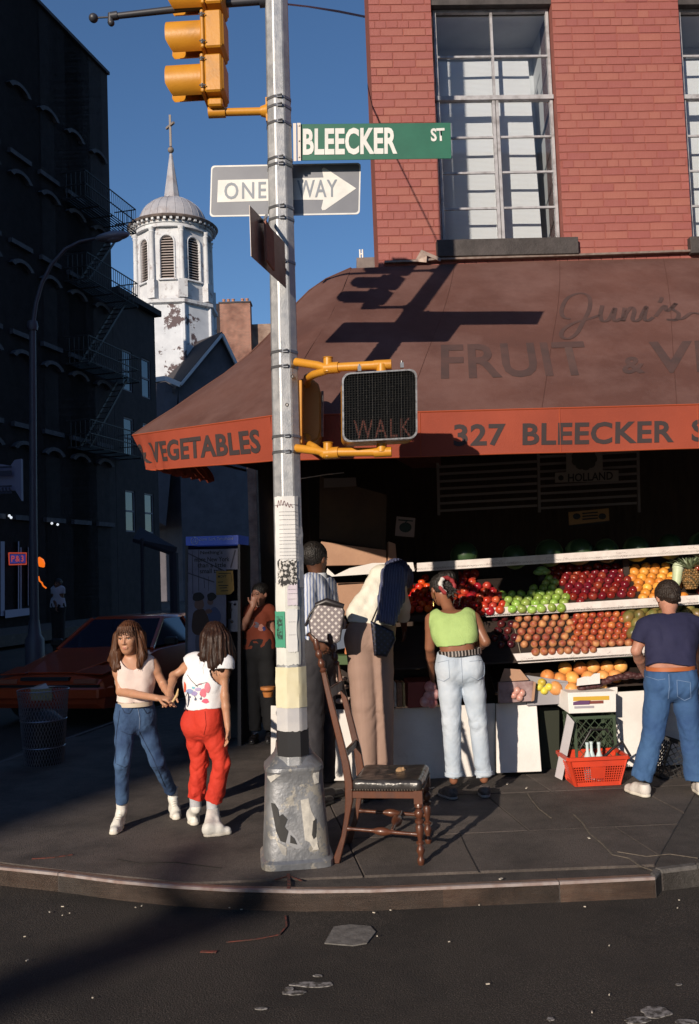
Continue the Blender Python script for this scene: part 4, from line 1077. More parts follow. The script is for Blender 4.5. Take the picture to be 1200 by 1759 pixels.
FM = dict(
    tomato=fruit_mesh('tomato', .037, fmat('tomato_skin', (.62, .045, .012), (.70, .10, .02), .2), .12, .85),
    redapple=fruit_mesh('red_apple', .040, fmat('red_apple_skin', (.42, .022, .018), (.60, .16, .07), .22, 7, .5, .75, stretch=(1, 1, .25)), .3),
    green=fruit_mesh('green_apple', .041, fmat('green_apple_skin', (.22, .38, .055), (.34, .47, .12), .25), .3),
    dark=fruit_mesh('dark_red_apple', .041, fmat('dark_apple_skin', (.17, .010, .014), (.34, .06, .035), .18, 7, .5, .8, stretch=(1, 1, .25)), .3),
    orange=fruit_mesh('orange', .044, fmat('orange_skin', (.70, .25, .03), (.78, .36, .07), .4), .06, .96),
    peach=fruit_mesh('peach', .034, fmat('peach_skin', (.30, .062, .038), (.52, .24, .10), .55, 12), .15, .93),
    nect=fruit_mesh('nectarine', .033, fmat('nectarine_skin', (.30, .030, .020), (.50, .15, .055), .3, 12), .15, .93),
    mango=fruit_mesh('green_mango', .050, fmat('mango_skin', (.13, .14, .04), (.26, .16, .05), .4), 0, 1.25),
    grape=fruit_mesh('grapefruit', .060, fmat('grapefruit_skin', (.74, .27, .065), (.82, .38, .12), .45, 5), .05, .95),
    plum=fruit_mesh('plum', .034, fmat('plum_skin', (.05, .008, .015), (.12, .02, .02), .25), .1, .95),
    lemon=fruit_mesh('lemon', .034, fmat('lemon_skin', (.75, .58, .05), (.7, .62, .15), .4), 0, 1.3))
def inpoly(x, y, P):
    c = False; n = len(P)
    for i in range(n):
        x1, y1 = P[i]; x2, y2 = P[(i + 1) % n]
        if (y1 > y) != (y2 > y) and x < (x2 - x1) * (y - y1) / (y2 - y1) + x1: c = not c
    return c
def heap(key, label, cat, poly, l, up, group, sp=1.0, lift=0.0, jit=.12, pile=.25):
    me = FM[key]; r_ = me.vertices[0].co.length and max(v.co.x for v in me.vertices); nrm = FU.cross(up); 
    if nrm.z < 0: nrm = -nrm
    du, dv = 2.02 * r_ * sp, 1.76 * r_ * sp; n = 0
    us = [(pl_at(x, y, l.y) - l).dot(FU) for x, y in poly]; u0, u1 = min(us) - .3, max(us) + .5
    j = 0; v = r_ * .9
    while v < .62:
        u = u0 + (du / 2 if j % 2 else 0)
        while u < u1:
            p = l + FU * (u + rng.uniform(-jit, jit) * r_) + up * (v + rng.uniform(-jit, jit) * r_) + nrm * (r_ * .9 + lift + rng.uniform(0, pile) * r_)
            x, y = proj(p)
            if inpoly(x, y, poly):
                o = bpy.data.objects.new(cat.replace(' ', '_'), me); COL.objects.link(o); o.location = p
                o.rotation_euler = (rng.uniform(-.9, .9), rng.uniform(-.9, .9), rng.uniform(0, 6.28)); s_ = rng.uniform(.92, 1.06); o.scale = (s_, s_, s_)
                tag(o, label, cat, group); n += 1
            u += du
        v += dv; j += 1
    return n
nf = 0
nf += heap('redapple', 'bright red apple in the heap behind the green tank top', 'red apple', [(772, 1062), (772, 1002), (800, 994), (826, 1000), (858, 1020), (866, 1050)], l2, up2, 'bright red apples on the middle shelf')
nf += heap('green', 'green apple heaped on the middle shelf', 'green apple', [(868, 1052), (856, 1022), (892, 1014), (918, 1010), (932, 996), (948, 992), (962, 1010), (976, 1026), (978, 1048)], l2, up2, 'green apples on the middle shelf')
nf += heap('dark', 'dark red apple in the heap between green apples and oranges', 'dark red apple', [(980, 1034), (964, 1010), (948, 990), (934, 985), (938, 968), (1074, 962), (1074, 990), (1090, 1010), (1094, 1028)], l2, up2, 'dark red apples on the middle shelf')
nf += heap('orange', 'orange heaped beside the pineapples', 'orange', [(1094, 1036), (1090, 1008), (1074, 988), (1068, 955), (1120, 952), (1150, 974), (1172, 1000), (1176, 1030)], l2, up2, 'oranges on the middle shelf')
nf += heap('dark', 'dark fruit at the right end of the middle shelf behind the pineapples', 'dark apple', [(1190, 1025), (1190, 960), (1400, 950), (1400, 1010)], l2, up2, 'fruit right of the pineapples')
nf += heap('tomato', 'tomato in the pile left of the woman in green', 'tomato', [(684, 1050), (688, 1018), (712, 1000), (724, 990), (736, 992), (744, 1020), (744, 1046)], l2, up2, 'tomatoes left of the woman in green')
nf += heap('redapple', 'red pepper-red fruit lying high behind the bright red apples', 'red fruit', [(780, 998), (780, 978), (820, 976), (824, 996)], l2, up2, 'red fruit under the top shelf')
nf += heap('peach', 'peach lying apart in the open tray of the third tier', 'peach', [(888, 1112), (884, 1060), (980, 1052), (982, 1104)], l3, up3, 'peaches in the left tray', sp=1.14)
nf += heap('nect', 'nectarine in the full tray beside the green mangoes', 'nectarine', [(984, 1110), (976, 1054), (1068, 1046), (1082, 1070), (1088, 1104)], l3, up3, 'nectarines in the middle tray', sp=1.03)
nf += heap('mango', 'green mango in the tray nearest the man in the navy shirt', 'mango', [(1090, 1104), (1072, 1058), (1076, 1048), (1130, 1040), (1200, 1040), (1200, 1098)], l3, up3, 'green mangoes in the right tray')
nf += heap('plum', 'dark plum in the shaded tray right of the tank top', 'plum', [(842, 1122), (846, 1060), (880, 1058), (886, 1116)], l3, up3, 'plums in the shaded tray', sp=1.2)
nf += heap('peach', 'small peach lined along the tray front', 'peach', [(905, 1124), (905, 1112), (1090, 1100), (1092, 1110)], l3 + FN * .03, up3, 'peaches along the tray front')
print('fruit', nf)
for i, (x, y) in enumerate([(970, 1148), (996, 1148), (1018, 1145), (1042, 1146), (1065, 1144), (940, 1162), (961, 1167), (982, 1165), (1010, 1164), (1035, 1163), (1056, 1162), (953, 1182), (980, 1184), (1003, 1182), (1030, 1180)]):
    o = bpy.data.objects.new('grapefruit', FM['grape']); COL.objects.link(o); back = .14 if i < 5 else (.05 if i < 11 else -.02); o.location = pl_at(x, y, YB + back); o.rotation_euler = (rng.uniform(0, 6), rng.uniform(0, 6), 0)
    tag(o, 'grapefruit heaped behind the white price card, under the lowest strip', 'grapefruit', 'grapefruits under the lowest strip')
for x, y in [(926, 1180), (934, 1186), (930, 1172), (942, 1180)]:
    o = bpy.data.objects.new('lemon', FM['lemon']); COL.objects.link(o); o.location = pl_at(x, y, YB - .03); o.rotation_euler = (1.3, rng.uniform(0, 6), 0); tag(o, 'yellow lemon left of the grapefruits', 'lemon', 'lemons by the grapefruits')
# watermelons along the top shelf
wm = wavemat('watermelon_rind', (.16, .24, .10), (.035, .075, .03), 1.1, 'X', .4, .35, .6, dist=3)
mel = []
for k in range(6):
    q = MB(); rr_ = .125; q.sphere((0, 0, 0), rr_, 20, sc=(1.3, 1, 1)); me = q.mesh('watermelon', smooth=80); me.materials.append(wm); mel.append(me); break
for i, (x, y, lb_) in enumerate([(797, 946, 'cut-lit watermelon above the scrunchie, alone at the left'), (884, 948, 'watermelon in shade left of the three lit ones'), (943, 941, 'leftmost of the three sunlit watermelon tops'), (994, 939, 'middle one of the three sunlit watermelon tops'), (1041, 937, 'rightmost of the three sunlit watermelon tops'), (1092, 934, 'brownish watermelon right of the sunlit three'), (1150, 930, 'watermelon above the pineapples'), (1205, 927, 'watermelon at the right end of the top shelf')]):
    o = bpy.data.objects.new('watermelon', mel[0]); COL.objects.link(o); o.location = pl_at(x, y + 9, 8.04) ; o.rotation_euler = (rng.uniform(-.4, .4), rng.uniform(-.3, .3), 1.57 + rng.uniform(-.3, .3)); o.scale = [rng.uniform(.85, 1.0)] * 3
    tag(o, lb_, 'watermelon', 'watermelons on the top shelf')
# pineapples
pin_m = wavemat('pineapple_skin', (.30, .16, .05), (.09, .06, .02), 14, 'DIAGONAL', .7, .3, .7, dist=.5)
leaf_m = mat('pineapple_leaf', (.09, .15, .06), .5, col2=(.2, .24, .14), scale=9)
def pineapple(x, y, lb_):
    p = pl_at(x, y, 7.72); t_ = thing('pineapple', lb_, 'pineapple', p, 0, 'pineapples on the middle shelf')
    q = MB(); K = 10
    q.lathe([(.02, 0)] + [(.062 * math.sin(math.pi * (i + .8) / (K + 1)) ** .45, .0 + .17 * i / K) for i in range(K + 1)], 16, tuple(p))
    for i in range(9):
        for j in range(12):
            a = 2 * math.pi * (j + .5 * (i % 2)) / 12; rr_ = .062 * math.sin(math.pi * (i + 1.3) / 11) ** .45
            q.sphere((p.x + rr_ * math.cos(a), p.y + rr_ * math.sin(a), p.z + .012 + i * .0185), .012, 5)
    q.build('fruit_body', pin_m, t_, smooth=60)
    q = MB()
    for k in range(26):
        a = k * 2.4; ln = .11 + .07 * (1 - k / 26); th = .25 + .9 * (1 - k / 26); b0 = p + V((0, 0, .165)); pts = [b0 + V((math.cos(a), math.sin(a), 0)) * ln * s_ * math.sin(th) * (1 + .3 * s_) + V((0, 0, ln * s_ * math.cos(th) * (1.1 - .2 * s_))) for s_ in (0, .35, .7, 1)]
        q.tube(pts, [.009, .012, .008, .001], 4, sq=.3)
    q.build('leaf_crown', leaf_m, t_)
pineapple(1187, 1012, 'pineapple with a grey green crown, nearest the oranges'); pineapple(1216, 1008, 'pineapple at the right edge of the photo')
# leek / white vegetable between oranges and pineapple
q = MB(); a_, b_ = pl_at(1160, 1012, 7.76), pl_at(1164, 975, 7.8); q.tube([a_, a_.lerp(b_, .4), b_], [.02, .04, .045], 10); q.sphere(b_, .05, 10)
tag(q.build('fennel', mat('pale_fennel', (.45, .55, .33), .5, col2=(.6, .65, .5), scale=8), smooth=60), 'pale white-green bulb standing between oranges and pineapple', 'vegetable')
q = MB()
for x, y in [(925, 983), (930, 978), (936, 982)]: q.sphere(pl_at(x, y, 7.98), .035, 8, sc=(1.4, .8, .8))
tag(q.build('green_pepper', mat('green_pepper', (.14, .26, .08), .4), smooth=60), 'light green pepper in shade under the top strip', 'pepper')
# tray dividers
for (x0, y0, x1, y1) in ((884, 1064, 895, 1110), (973, 1056, 985, 1106), (1078, 1060, 1090, 1100)):
    q = MB(); a_ = l3 + FU * ((pl_at(x1, y1, l3.y) - l3).dot(FU)); q.plate([a_, a_ + up3 * .36, a_ + up3 * .36 + V((0, 0, .035)), a_ + V((0, 0, .035))], .004); q.build('tray_divider', mat('pale_divider', (.30, .26, .2), .7), stand)
q = MB(); nn_ = FU.cross(up3); nn_ = nn_ if nn_.z > 0 else -nn_
a_ = l3 + FU * ((pl_at(884, 1120, l3.y) - l3).dot(FU)); b_ = l3 + FU * ((pl_at(1095, 1105, l3.y) - l3).dot(FU))
q.hexa([a_ + up3 * .02, b_ + up3 * .02, b_ + up3 * .36, a_ + up3 * .36], [p + nn_ * .006 for p in (a_ + up3 * .02, b_ + up3 * .02, b_ + up3 * .36, a_ + up3 * .36)]); q.build('tray_paper', mat('green_tray_paper', (.02, .05, .03), .7), stand)
# ================================================================ cartons, crates and goods at the foot of the stand
q = MB(); bxm = mat('dull_red_carton', (.24, .05, .04), .7)
mc = thing('mango_carton', 'white fruit carton with yellow and purple print above the green milk crate', 'carton', pl_at(1008, 1222, 7.45))
P = [pl_at(x, y, 7.40) for x, y in [(977, 1226), (1058, 1223), (1058, 1187), (975, 1190)]]; Pl = pl_at(957, 1212, 7.62), pl_at(957, 1182, 7.62)
bdir = (Pl[0] - P[0]); q = MB(); q.hexa(P, [P[0] + bdir, P[1] + bdir, P[2] + (Pl[1] - P[3]), Pl[1]]); q.build('carton_box', whitebd, mc, bevel=.004)
def lab(pts, m, o, nm='printed_patch'): q = MB(); q.plate([pl_at(x, y, 7.40 - o) for x, y in pts], .001); q.build(nm, m, mc)
lab([(984, 1204), (1046, 1202), (1046, 1195), (984, 1197)], mat('print_yellow', (.62, .38, .04), .6), .003)
lab([(984, 1211), (1012, 1210), (1014, 1203), (996, 1203), (984, 1206)], mat('print_purple', (.12, .05, .14), .6), .0045)
lab([(1012, 1209), (1036, 1208), (1036, 1203), (1012, 1204)], mat('print_brown', (.2, .05, .04), .6), .0045)
lab([(986, 1217), (1020, 1216), (1020, 1212), (986, 1213)], mat('print_grey', (.35, .33, .38), .6), .003)
q = MB(); P = [pl_at(x, y, 7.42) for x, y in [(990, 1178), (1030, 1174), (1030, 1156), (1020, 1157), (1014, 1162), (1003, 1162), (991, 1166)]]; q.plate(P, .006); tag(q.build('price_card', whitebd), 'blank white price card standing in front of the grapefruits', 'card')
q = MB(); 
for k in range(18): q.sphere(pl_at(1000 + k * 6.4 + rr.uniform(-3, 3), 1182 - min(k * 1.9, 22) + rr.uniform(-2, 2), 7.5), .035, 7, sc=(1.3, 1, .7))
tag(q.build('dark_grapes', mat('dark_grapes', (.045, .015, .018), .6, col2=(.09, .03, .03), scale=14), smooth=60), 'heap of dark brown fruit in tissue beside the navy shirt', 'grapes', kind='stuff')
# green milk crate under the carton
def lattice_crate(name, label, px0, py0, px1, py1, Y, d, m, tilt=0, cells=(7, 6), diag=True):
    a, b = pl_at(px0, py1, Y), pl_at(px1, py0, Y); W_, H_ = (b - a).dot(FU), b.z - a.z; o = V((a.x, a.y, a.z)); t_ = thing(name, label, 'crate', o)
    Bk = -FN; R_ = M.Rotation(tilt, 3, FN) if tilt else M.Identity(3)
    def pt(u, v, w_): return o + R_ @ (FU * u + V((0, 0, v)) + Bk * w_)
    q = MB(); e = .022
    for (w0) in (0, d):
        for v in (e / 2, H_ - e / 2): q.bar(pt(0, v, w0), pt(W_, v, w0), .012, e)
        for u in (e / 2, W_ - e / 2): q.bar(pt(u, 0, w0), pt(u, H_, w0), e, .012)
    for u in (0, W_):
        for v in (e / 2, H_ - e / 2): q.bar(pt(u, v, 0), pt(u, v, d), .012, e)
    q.build('rim', m, t_)
    q = MB()
    for face in range(3):
        for k in range(-cells[1], cells[0] + 1):
            for s in (1, -1):
                pts = []
                for i in range(21):
                    v = i / 20; u = (k + (v * cells[1] if s > 0 else cells[1] - v * cells[1])) / cells[0]
                    if 0 <= u <= 1: pts.append((u, v))
                if len(pts) > 1:
                    (ua, va), (ub, vb) = pts[0], pts[-1]
                    f = [lambda u, v: pt(u * W_, v * H_, 0), lambda u, v: pt(0, v * H_, u * d), lambda u, v: pt(W_, v * H_, u * d)][face]
                    q.bar(f(ua, va), f(ub, vb), .007, .005)
    q.build('lattice', m, t_)
    q = MB(); q.hexa([pt(0, 0, 0), pt(W_, 0, 0), pt(W_, 0, d), pt(0, 0, d)], [pt(0, .01, 0), pt(W_, .01, 0), pt(W_, .01, d), pt(0, .01, d)]); q.build('crate_floor', m, t_)
    return t_
lattice_crate('milk_crate', 'dark green lattice milk crate under the mango carton', 988, 1228, 1056, 1312, 7.38, .30, mat('green_crate_plastic', (.05, .075, .045), .45), cells=(5, 5))
lattice_crate('milk_crate', 'black lattice crate leaning behind the man in blue jeans', 1132, 1262, 1215, 1334, 7.25, .28, mat('black_crate_plastic', (.03, .03, .032), .45), tilt=-.35, cells=(7, 6))
q = MB(); P = [pl_at(x, y, 7.3) for x, y in [(953, 1334), (965, 1340), (986, 1240), (974, 1226)]]; q.plate(P, .012); q.grid(lambda u, v: V((0, 0, -1)) , 1, 1) if False else None
tag(q.build('carton_flap', mat('pale_carton_flap', (.55, .53, .55), .7, col2=(.45, .43, .45), scale=3)), 'pale narrow cardboard strip leaning left of the green crate', 'cardboard')
# tomato crate and left cartons
tc_ = thing('tomato_box', 'open cardboard box with a plastic bag of tomatoes left of the lemons', 'box', pl_at(888, 1206, 7.5))
q = MB(); P = [pl_at(x, y, 7.5) for x, y in [(856, 1208), (912, 1204), (916, 1170), (856, 1172)]]; q.hexa(P, [p - FN * .03 for p in P]); q.build('box_front', mat('glossy_grey_print', (.22, .12, .12), .35, col2=(.4, .3, .3), scale=9), tc_)
q = MB(); P = [pl_at(x, y, 7.52) for x, y in [(858, 1171), (908, 1168), (893, 1150), (866, 1148)]]; q.plate(P, .006); P = [pl_at(x, y, 7.5) for x, y in [(912, 1205), (917, 1203), (920, 1172), (915, 1170)]]; q.plate(P, .02); q.build('box_flap', card, tc_)
q = MB()
for x, y in [(888, 1186), (896, 1190), (882, 1194), (892, 1198)]: q.sphere(pl_at(x, y, 7.49), .03, 10)
q.build('bagged_tomatoes', mat('bagged_tomato', (.6, .2, .14), .25, col2=(.6, .45, .4), scale=14), tc_, smooth=60)
cbox('red_carton', [(700, 1216), (745, 1214), (744, 1170), (700, 1172)], 7.56, .35, bxm, 'dull red carton between the books and the light jeans', 'carton')
q = MB()
for x, y, z in [(739, 1180, .05), (744, 1192, .05), (736, 1196, .045), (730, 1205, .045), (742, 1207, .045)]: q.sphere(pl_at(x, y, 7.42), z, 12)
tag(q.build('pink_bag', mat('pink_plastic_bag', (.62, .20, .20), .3, col2=(.72, .5, .5), scale=10), smooth=60), 'pinkish plastic bag of tomatoes left of the light jeans', 'plastic bag')
for i, (x0, x1, c, lb_) in enumerate([(671, 676, (.6, .16, .04), 'orange book, leftmost of the row by the red carton'), (677, 681, (.7, .7, .66), 'thin white book in the row by the red carton'), (682, 691, (.35, .2, .13), 'thick brown book in the row by the red carton'), (692, 696, (.55, .42, .2), 'tan book nearest the red carton')]):
    cbox('book', [(x0, 1215), (x1, 1215), (x1 - 1, 1173), (x0 - 1, 1171)], 7.5, .15, mat('book%d' % i, c, .7, col2=tuple(v * .6 for v in c), scale=25), lb_, 'book', 'books by the red carton')
# goods in the shade between chair back and taupe trousers
cbox('blue_box', [(568, 1118), (601, 1112), (600, 1078), (566, 1082)], 7.7, .2, mat('slate_blue_box', (.10, .13, .19), .7), 'slate blue box behind the chair back', 'box')
cbox('orange_carton', [(592, 1124), (606, 1124), (604, 1080), (594, 1086)], 7.68, .1, mat('orange_card', (.55, .2, .08), .7), 'thin orange carton edge behind the taupe trousers', 'carton')
cbox('green_tray', [(566, 1142), (602, 1142), (600, 1126), (576, 1126)], 7.66, .3, mat('green_tray', (.07, .12, .05), .7), 'dull green tray behind the chair back', 'tray')
q = MB()
for k, (x, y, a, b) in enumerate([(574, 1158, 14, 6), (582, 1166, 16, 5), (588, 1180, 18, 4), (572, 1176, 6, 9), (578, 1190, 14, 4), (596, 1200, 12, 3), (584, 1204, 9, 5)]):
    c = pl_at(x, y, 7.6 + .01 * k); q.sphere(c, .05, 9, sc=(a / 11, .8, b / 11))
tag(q.build('crumpled_paper', mat('crumpled_white_paper', (.72, .62, .58), .8, col2=(.35, .22, .16), scale=9), smooth=40), 'crumpled white wrapping paper in the bin behind the chair', 'paper', kind='stuff')
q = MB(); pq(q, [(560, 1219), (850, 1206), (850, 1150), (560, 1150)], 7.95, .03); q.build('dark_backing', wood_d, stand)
# orange reel-like item left of the pole
q = MB(); p_ = at(460, 1186, 7.5); q.lathe([(.05, 0), (.06, .01), (.06, .03), (.02, .035)], 14, tuple(p_)); q.tube([p_ + V((0, 0, -.01)), p_ + V((0, 0, -.05))], [.045, .035], 12)
tag(q.build('orange_lidded_pot', mat('orange_enamel', (.4, .15, .04), .5), smooth=40), 'orange-lidded pot just left of the lamp post', 'pot')
# -------- red shopping basket
bk_ = thing('shopping_basket', 'red plastic shopping basket with black handles on the pavement', 'basket', atz(1028, 1340))
redpl = mat('red_basket_plastic', (.62, .055, .020), .4, col2=(.5, .045, .02), scale=5)
o = atz(1026, 1350) ; o.y += .12
bl_, bw_, bh_ = .215, .145, .205
def bp(u, v, w_):   # u,w in -1..1, v 0..1 ; flares upwards
    f = .80 + .25 * v; return o + FU * (bl_ * u * f) - FN * (bw_ * w_ * f) + V((0, 0, .008 + bh_ * v))
q = MB()
for s in (-1, 1):
    q.bar(bp(-1.02, 1, s * 1.03), bp(1.02, 1, s * 1.03), .022, .028); q.bar(bp(s * 1.03, 1, -1.02), bp(s * 1.03, 1, 1.02), .022, .028)
q.build('rim', redpl, bk_, bevel=.003)
q = MB()
for s in (-1, 1):
    for t in (-1, 1): q.bar(bp(s, 0, t), bp(s, 1, t), .03, .012)
    q.bar(bp(-1, .04, s), bp(1, .04, s), .01, .03); q.bar(bp(s, .04, -1), bp(s, .04, 1), .01, .03)
    q.bar(bp(-.98, .82, s), bp(.98, .82, s), .008, .05)
    n = 9
    for k in range(1, 22):
        u = -1 + k / 11
        if abs(u) < .26: continue
        q.bar(bp(u, .05, s), bp(u, .78, s), .006, .006)
    for k in range(1, n): q.bar(bp(-1, k / n * .8, s), bp(-.25, k / n * .8, s), .006, .006); q.bar(bp(.25, k / n * .8, s), bp(1, k / n * .8, s), .006, .006)
    q.hexa([bp(-.26, .25, s), bp(.26, .25, s), bp(.26, .25, s * .97), bp(-.26, .25, s * .97)], [bp(-.26, .68, s), bp(.26, .68, s), bp(.26, .68, s * .97), bp(-.26, .68, s * .97)])
    for k in range(1, 12): q.bar(bp(s, .05, -1 + k / 6), bp(s, .8, -1 + k / 6), .006, .006)
    for k in range(1, n): q.bar(bp(s, k / n * .8, -1), bp(s, k / n * .8, 1), .006, .006)
    for k in range(1, 9):
        u = -.28 + k * .07; q.bar(bp(u, .05, s), bp(u, .26, s), .006, .006); q.bar(bp(u, .66, s), bp(u, .78, s), .006, .006)
q.build('openwork_side', redpl, bk_)
q = MB(); q.hexa([bp(-1, 0, -1), bp(1, 0, -1), bp(1, 0, 1), bp(-1, 0, 1)], [bp(-1, .03, -1), bp(1, .03, -1), bp(1, .03, 1), bp(-1, .03, 1)]); q.build('basket_floor', redpl, bk_)
blk = mat('black_plastic', (.018, .017, .018), .4)
for s, ln in ((-1, 1), (1, -1)):
    h_ = MB(); a, b = bp(-.25 if s > 0 else .2, 1.03, s * 1.0), bp(1.0, 1.03, s); lift = .16
    m1 = a.lerp(b, .35) + V((0, -.02 * s, .05 if s < 0 else lift)); m2 = a.lerp(b, .8) + V((.0, 0, .11 if s < 0 else lift * .95)); h_.tube([a, m1, m2, b + V((.02, 0, 0))], .011, 8); h_.build('handle', blk, bk_, smooth=50)
bt = thing('bottles_in_basket', 'clear bottles lying in the red basket', 'bottle', o)
clr = mat('bottle_glass', (.55, .66, .68), .12, spec=.8)
for k, (u, w_) in enumerate(((-.2, 0), (.02, .2), (.3, -.1))):
    q = MB(); c = bp(u, .05, w_); q.lathe([(.03, 0), (.032, .02), (.032, .17), (.012, .22), (.011, .27), (.014, .272), (.014, .29)], 12, tuple(c)); q.build('bottle', clr, bt, smooth=40)
# scraps on the pavement
q = MB()
for x, y in [(745, 1352), (735, 1358), (905, 1352), (872, 1345), (1010, 1438), (862, 1508), (650, 1348)]: q.bar(atz(x, y, .004), atz(x + rr.uniform(-5, 5), y + 2, .004), .012, .004)
tag(q.build('pavement_scraps', lit), 'tiny paper scraps on the pavement by the stand', 'litter', kind='stuff')
# ================================================================ lamp post / signal pole
galv = mat('galvanised_steel', (.36, .38, .41), .45, col2=(.50, .51, .53), scale=14, metal=.55, bump=.15, bscale=120, rough2=.6, dirt=(.28, .28, .30), dscale=2, dlo=.5, dhi=.8)
galv_d = mat('dark_galvanised', (.16, .165, .18), .35, metal=.7, col2=(.26, .27, .29), scale=20)
YPo = 5.60
PB0 = at(503.5, 1312, YPo); PT0 = at(473.5, -40, YPo); PT1 = PT0 + (PT0 - PB0).normalized() * 2.2
PD = (PT1 - PB0).normalized(); PLn = (PT1 - PB0).length
PXa = V((1, 0, 0)) - PD * PD.x; PXa.normalize(); PYa = PD.cross(PXa)
OFF = R(-90 + 8)     # a flat faces the street, turned a little to the right
def prad(s): return .096 - .0045 * s
def pole_pt(s, a, o=0.0):
    """point on the octagon at height s along the axis and angle a"""
    r_ = prad(s) + o; k = (a - OFF) / (math.pi / 4); f = k - math.floor(k + .5); ap = r_ * math.cos(math.pi / 8)
    rr_ = ap / math.cos(f * math.pi / 4); return PB0 + PD * s + PXa * (math.cos(a) * rr_) + PYa * (math.sin(a) * rr_)
def s_at(py): 
    lo, hi = -2.0, 6.0
    for _ in range(40):
        m_ = (lo + hi) / 2
        if proj(PB0 + PD * m_ - V((0, .09, 0)))[1] > py: lo = m_
        else: hi = m_
    return lo
pole = thing('lamp_post', 'tall octagonal galvanised street pole with flared base and pasted flyers', 'pole', (PB0.x, PB0.y, 0))
angs = [OFF + math.pi / 8 + k * math.pi / 4 for k in range(8)]
q = MB(); vs = [pole_pt(s, a) for s in (-.02, PLn) for a in angs]; q.add(vs, [(i, (i + 1) % 8, 8 + (i + 1) % 8, 8 + i) for i in range(8)] + [tuple(range(8, 16))])
q.build('shaft', galv, pole, bevel=.006, smooth=20)
# flared base casting
basem = mat('worn_base_casting', (.22, .23, .25), .42, metal=.6, col2=(.34, .35, .37), scale=4, bump=.35, bscale=40, rough2=.6, dirt=(.42, .40, .36), dscale=6, dlo=.545, dhi=.565)
zt_ = PB0.z; fl = []
def sq(z, w_, c, ph=0.0, n=48, p=5.0):
    out = []
    for i in range(n):
        a = 2 * math.pi * i / n + ph; r_ = w_ / (abs(math.cos(a)) ** p + abs(math.sin(a)) ** p) ** (1 / p); out.append(V((c.x + r_ * math.cos(a + .12), c.y + r_ * math.sin(a + .12), z)))
    return out
bc = V((at(505, 1400, YPo).x, YPo + .07, 0)); lv = []
for z, w_, p in [(0.0, .212, 6), (.035, .212, 6), (.042, .205, 6), (.05, .196, 5), (.12, .192, 5), (.30, .180, 4.5), (.46, .172, 4), (.53, .170, 4), (.545, .176, 4), (.565, .174, 4), (.575, .162, 4), (.60, .14, 3.5), (.63, .115, 3), (.66, .104, 2.6), (.70, .100, 2.4)]:
    lv.append(sq(z, w_, bc + V((0, 0, 0)), p=p))
q = MB(); q.add(sum(lv, []), [(j * 48 + i, j * 48 + (i + 1) % 48, (j + 1) * 48 + (i + 1) % 48, (j + 1) * 48 + i) for j in range(len(lv) - 1) for i in range(48)] + [tuple((len(lv) - 1) * 48 + i for i in range(48))])
q.build('flared_base', basem, pole, smooth=28)
# torn paper and flaking on the base
paper = mat('torn_paper', (.55, .53, .48), .85, col2=(.36, .35, .33), scale=18)
tar = mat('torn_black_print', (.035, .035, .035), .7)
def base_front(px, py, o=.004):
    d = ray(px, py); z = None
    lo, hi = 3.0, 6.0
    def ins(t):
        p = CP + d * t; w_ = np.interp(p.z, [0, .035, .05, .12, .30, .46, .53, .6], [.212, .212, .196, .192, .180, .172, .17, .14]) + o
        x, y = p.x - bc.x, p.y - bc.y; c_, s_ = math.cos(-.12), math.sin(-.12); x, y = x * c_ - y * s_, x * s_ + y * c_; return (abs(x / w_) ** 4.6 + abs(y / w_) ** 4.6) ** (1 / 4.6) - 1
    t = 4.9
    while t < 5.9 and ins(t) > 0: t += .003
    return CP + d * t
def scrap(pts, m, o=.004):
    q = MB(); P = [base_front(x, y, o) for x, y in pts]; c = base_front(sum(p[0] for p in pts) / len(pts), sum(p[1] for p in pts) / len(pts), o + .001)
    q.add(P + [c], [(i, (i + 1) % len(P), len(P)) for i in range(len(P))]); q.build('paper_scrap', m, pole)
Z = lambda L_: [(420 + x / 3.333, 1080 + y / 3.333) for x, y in L_]
scrap(Z([(120, 790), (180, 800), (270, 800), (215, 830), (175, 860), (150, 880), (130, 850)]), paper)
scrap(Z([(392, 800), (425, 800), (425, 880), (400, 890), (388, 850)]), paper)
scrap(Z([(320, 980), (365, 970), (380, 1040), (400, 1080), (420, 1240), (395, 1265), (370, 1220), (345, 1210), (335, 1120)]), paper)
scrap(Z([(200, 1200), (230, 1170), (262, 1150), (300, 1200), (330, 1250), (300, 1262), (240, 1230)]), mat('pale_grey_scrap', (.3, .31, .33), .7))
scrap(Z([(150, 995), (170, 1000), (190, 1030), (195, 1075), (215, 1060), (245, 1090), (225, 1140), (250, 1160), (235, 1225), (205, 1215), (180, 1160), (165, 1080)]), tar, .006)
scrap(Z([(385, 1180), (392, 1100), (410, 1085), (410, 1190), (395, 1205)]), tar, .006)
scrap(Z([(262, 1180), (285, 1200), (300, 1235), (260, 1225)]), tar, .007)
scrap(Z([(385, 1270), (415, 1225), (425, 1262)]), paper, .007); scrap(Z([(180, 1215), (240, 1250), (240, 1300), (215, 1290)]), paper, .007)
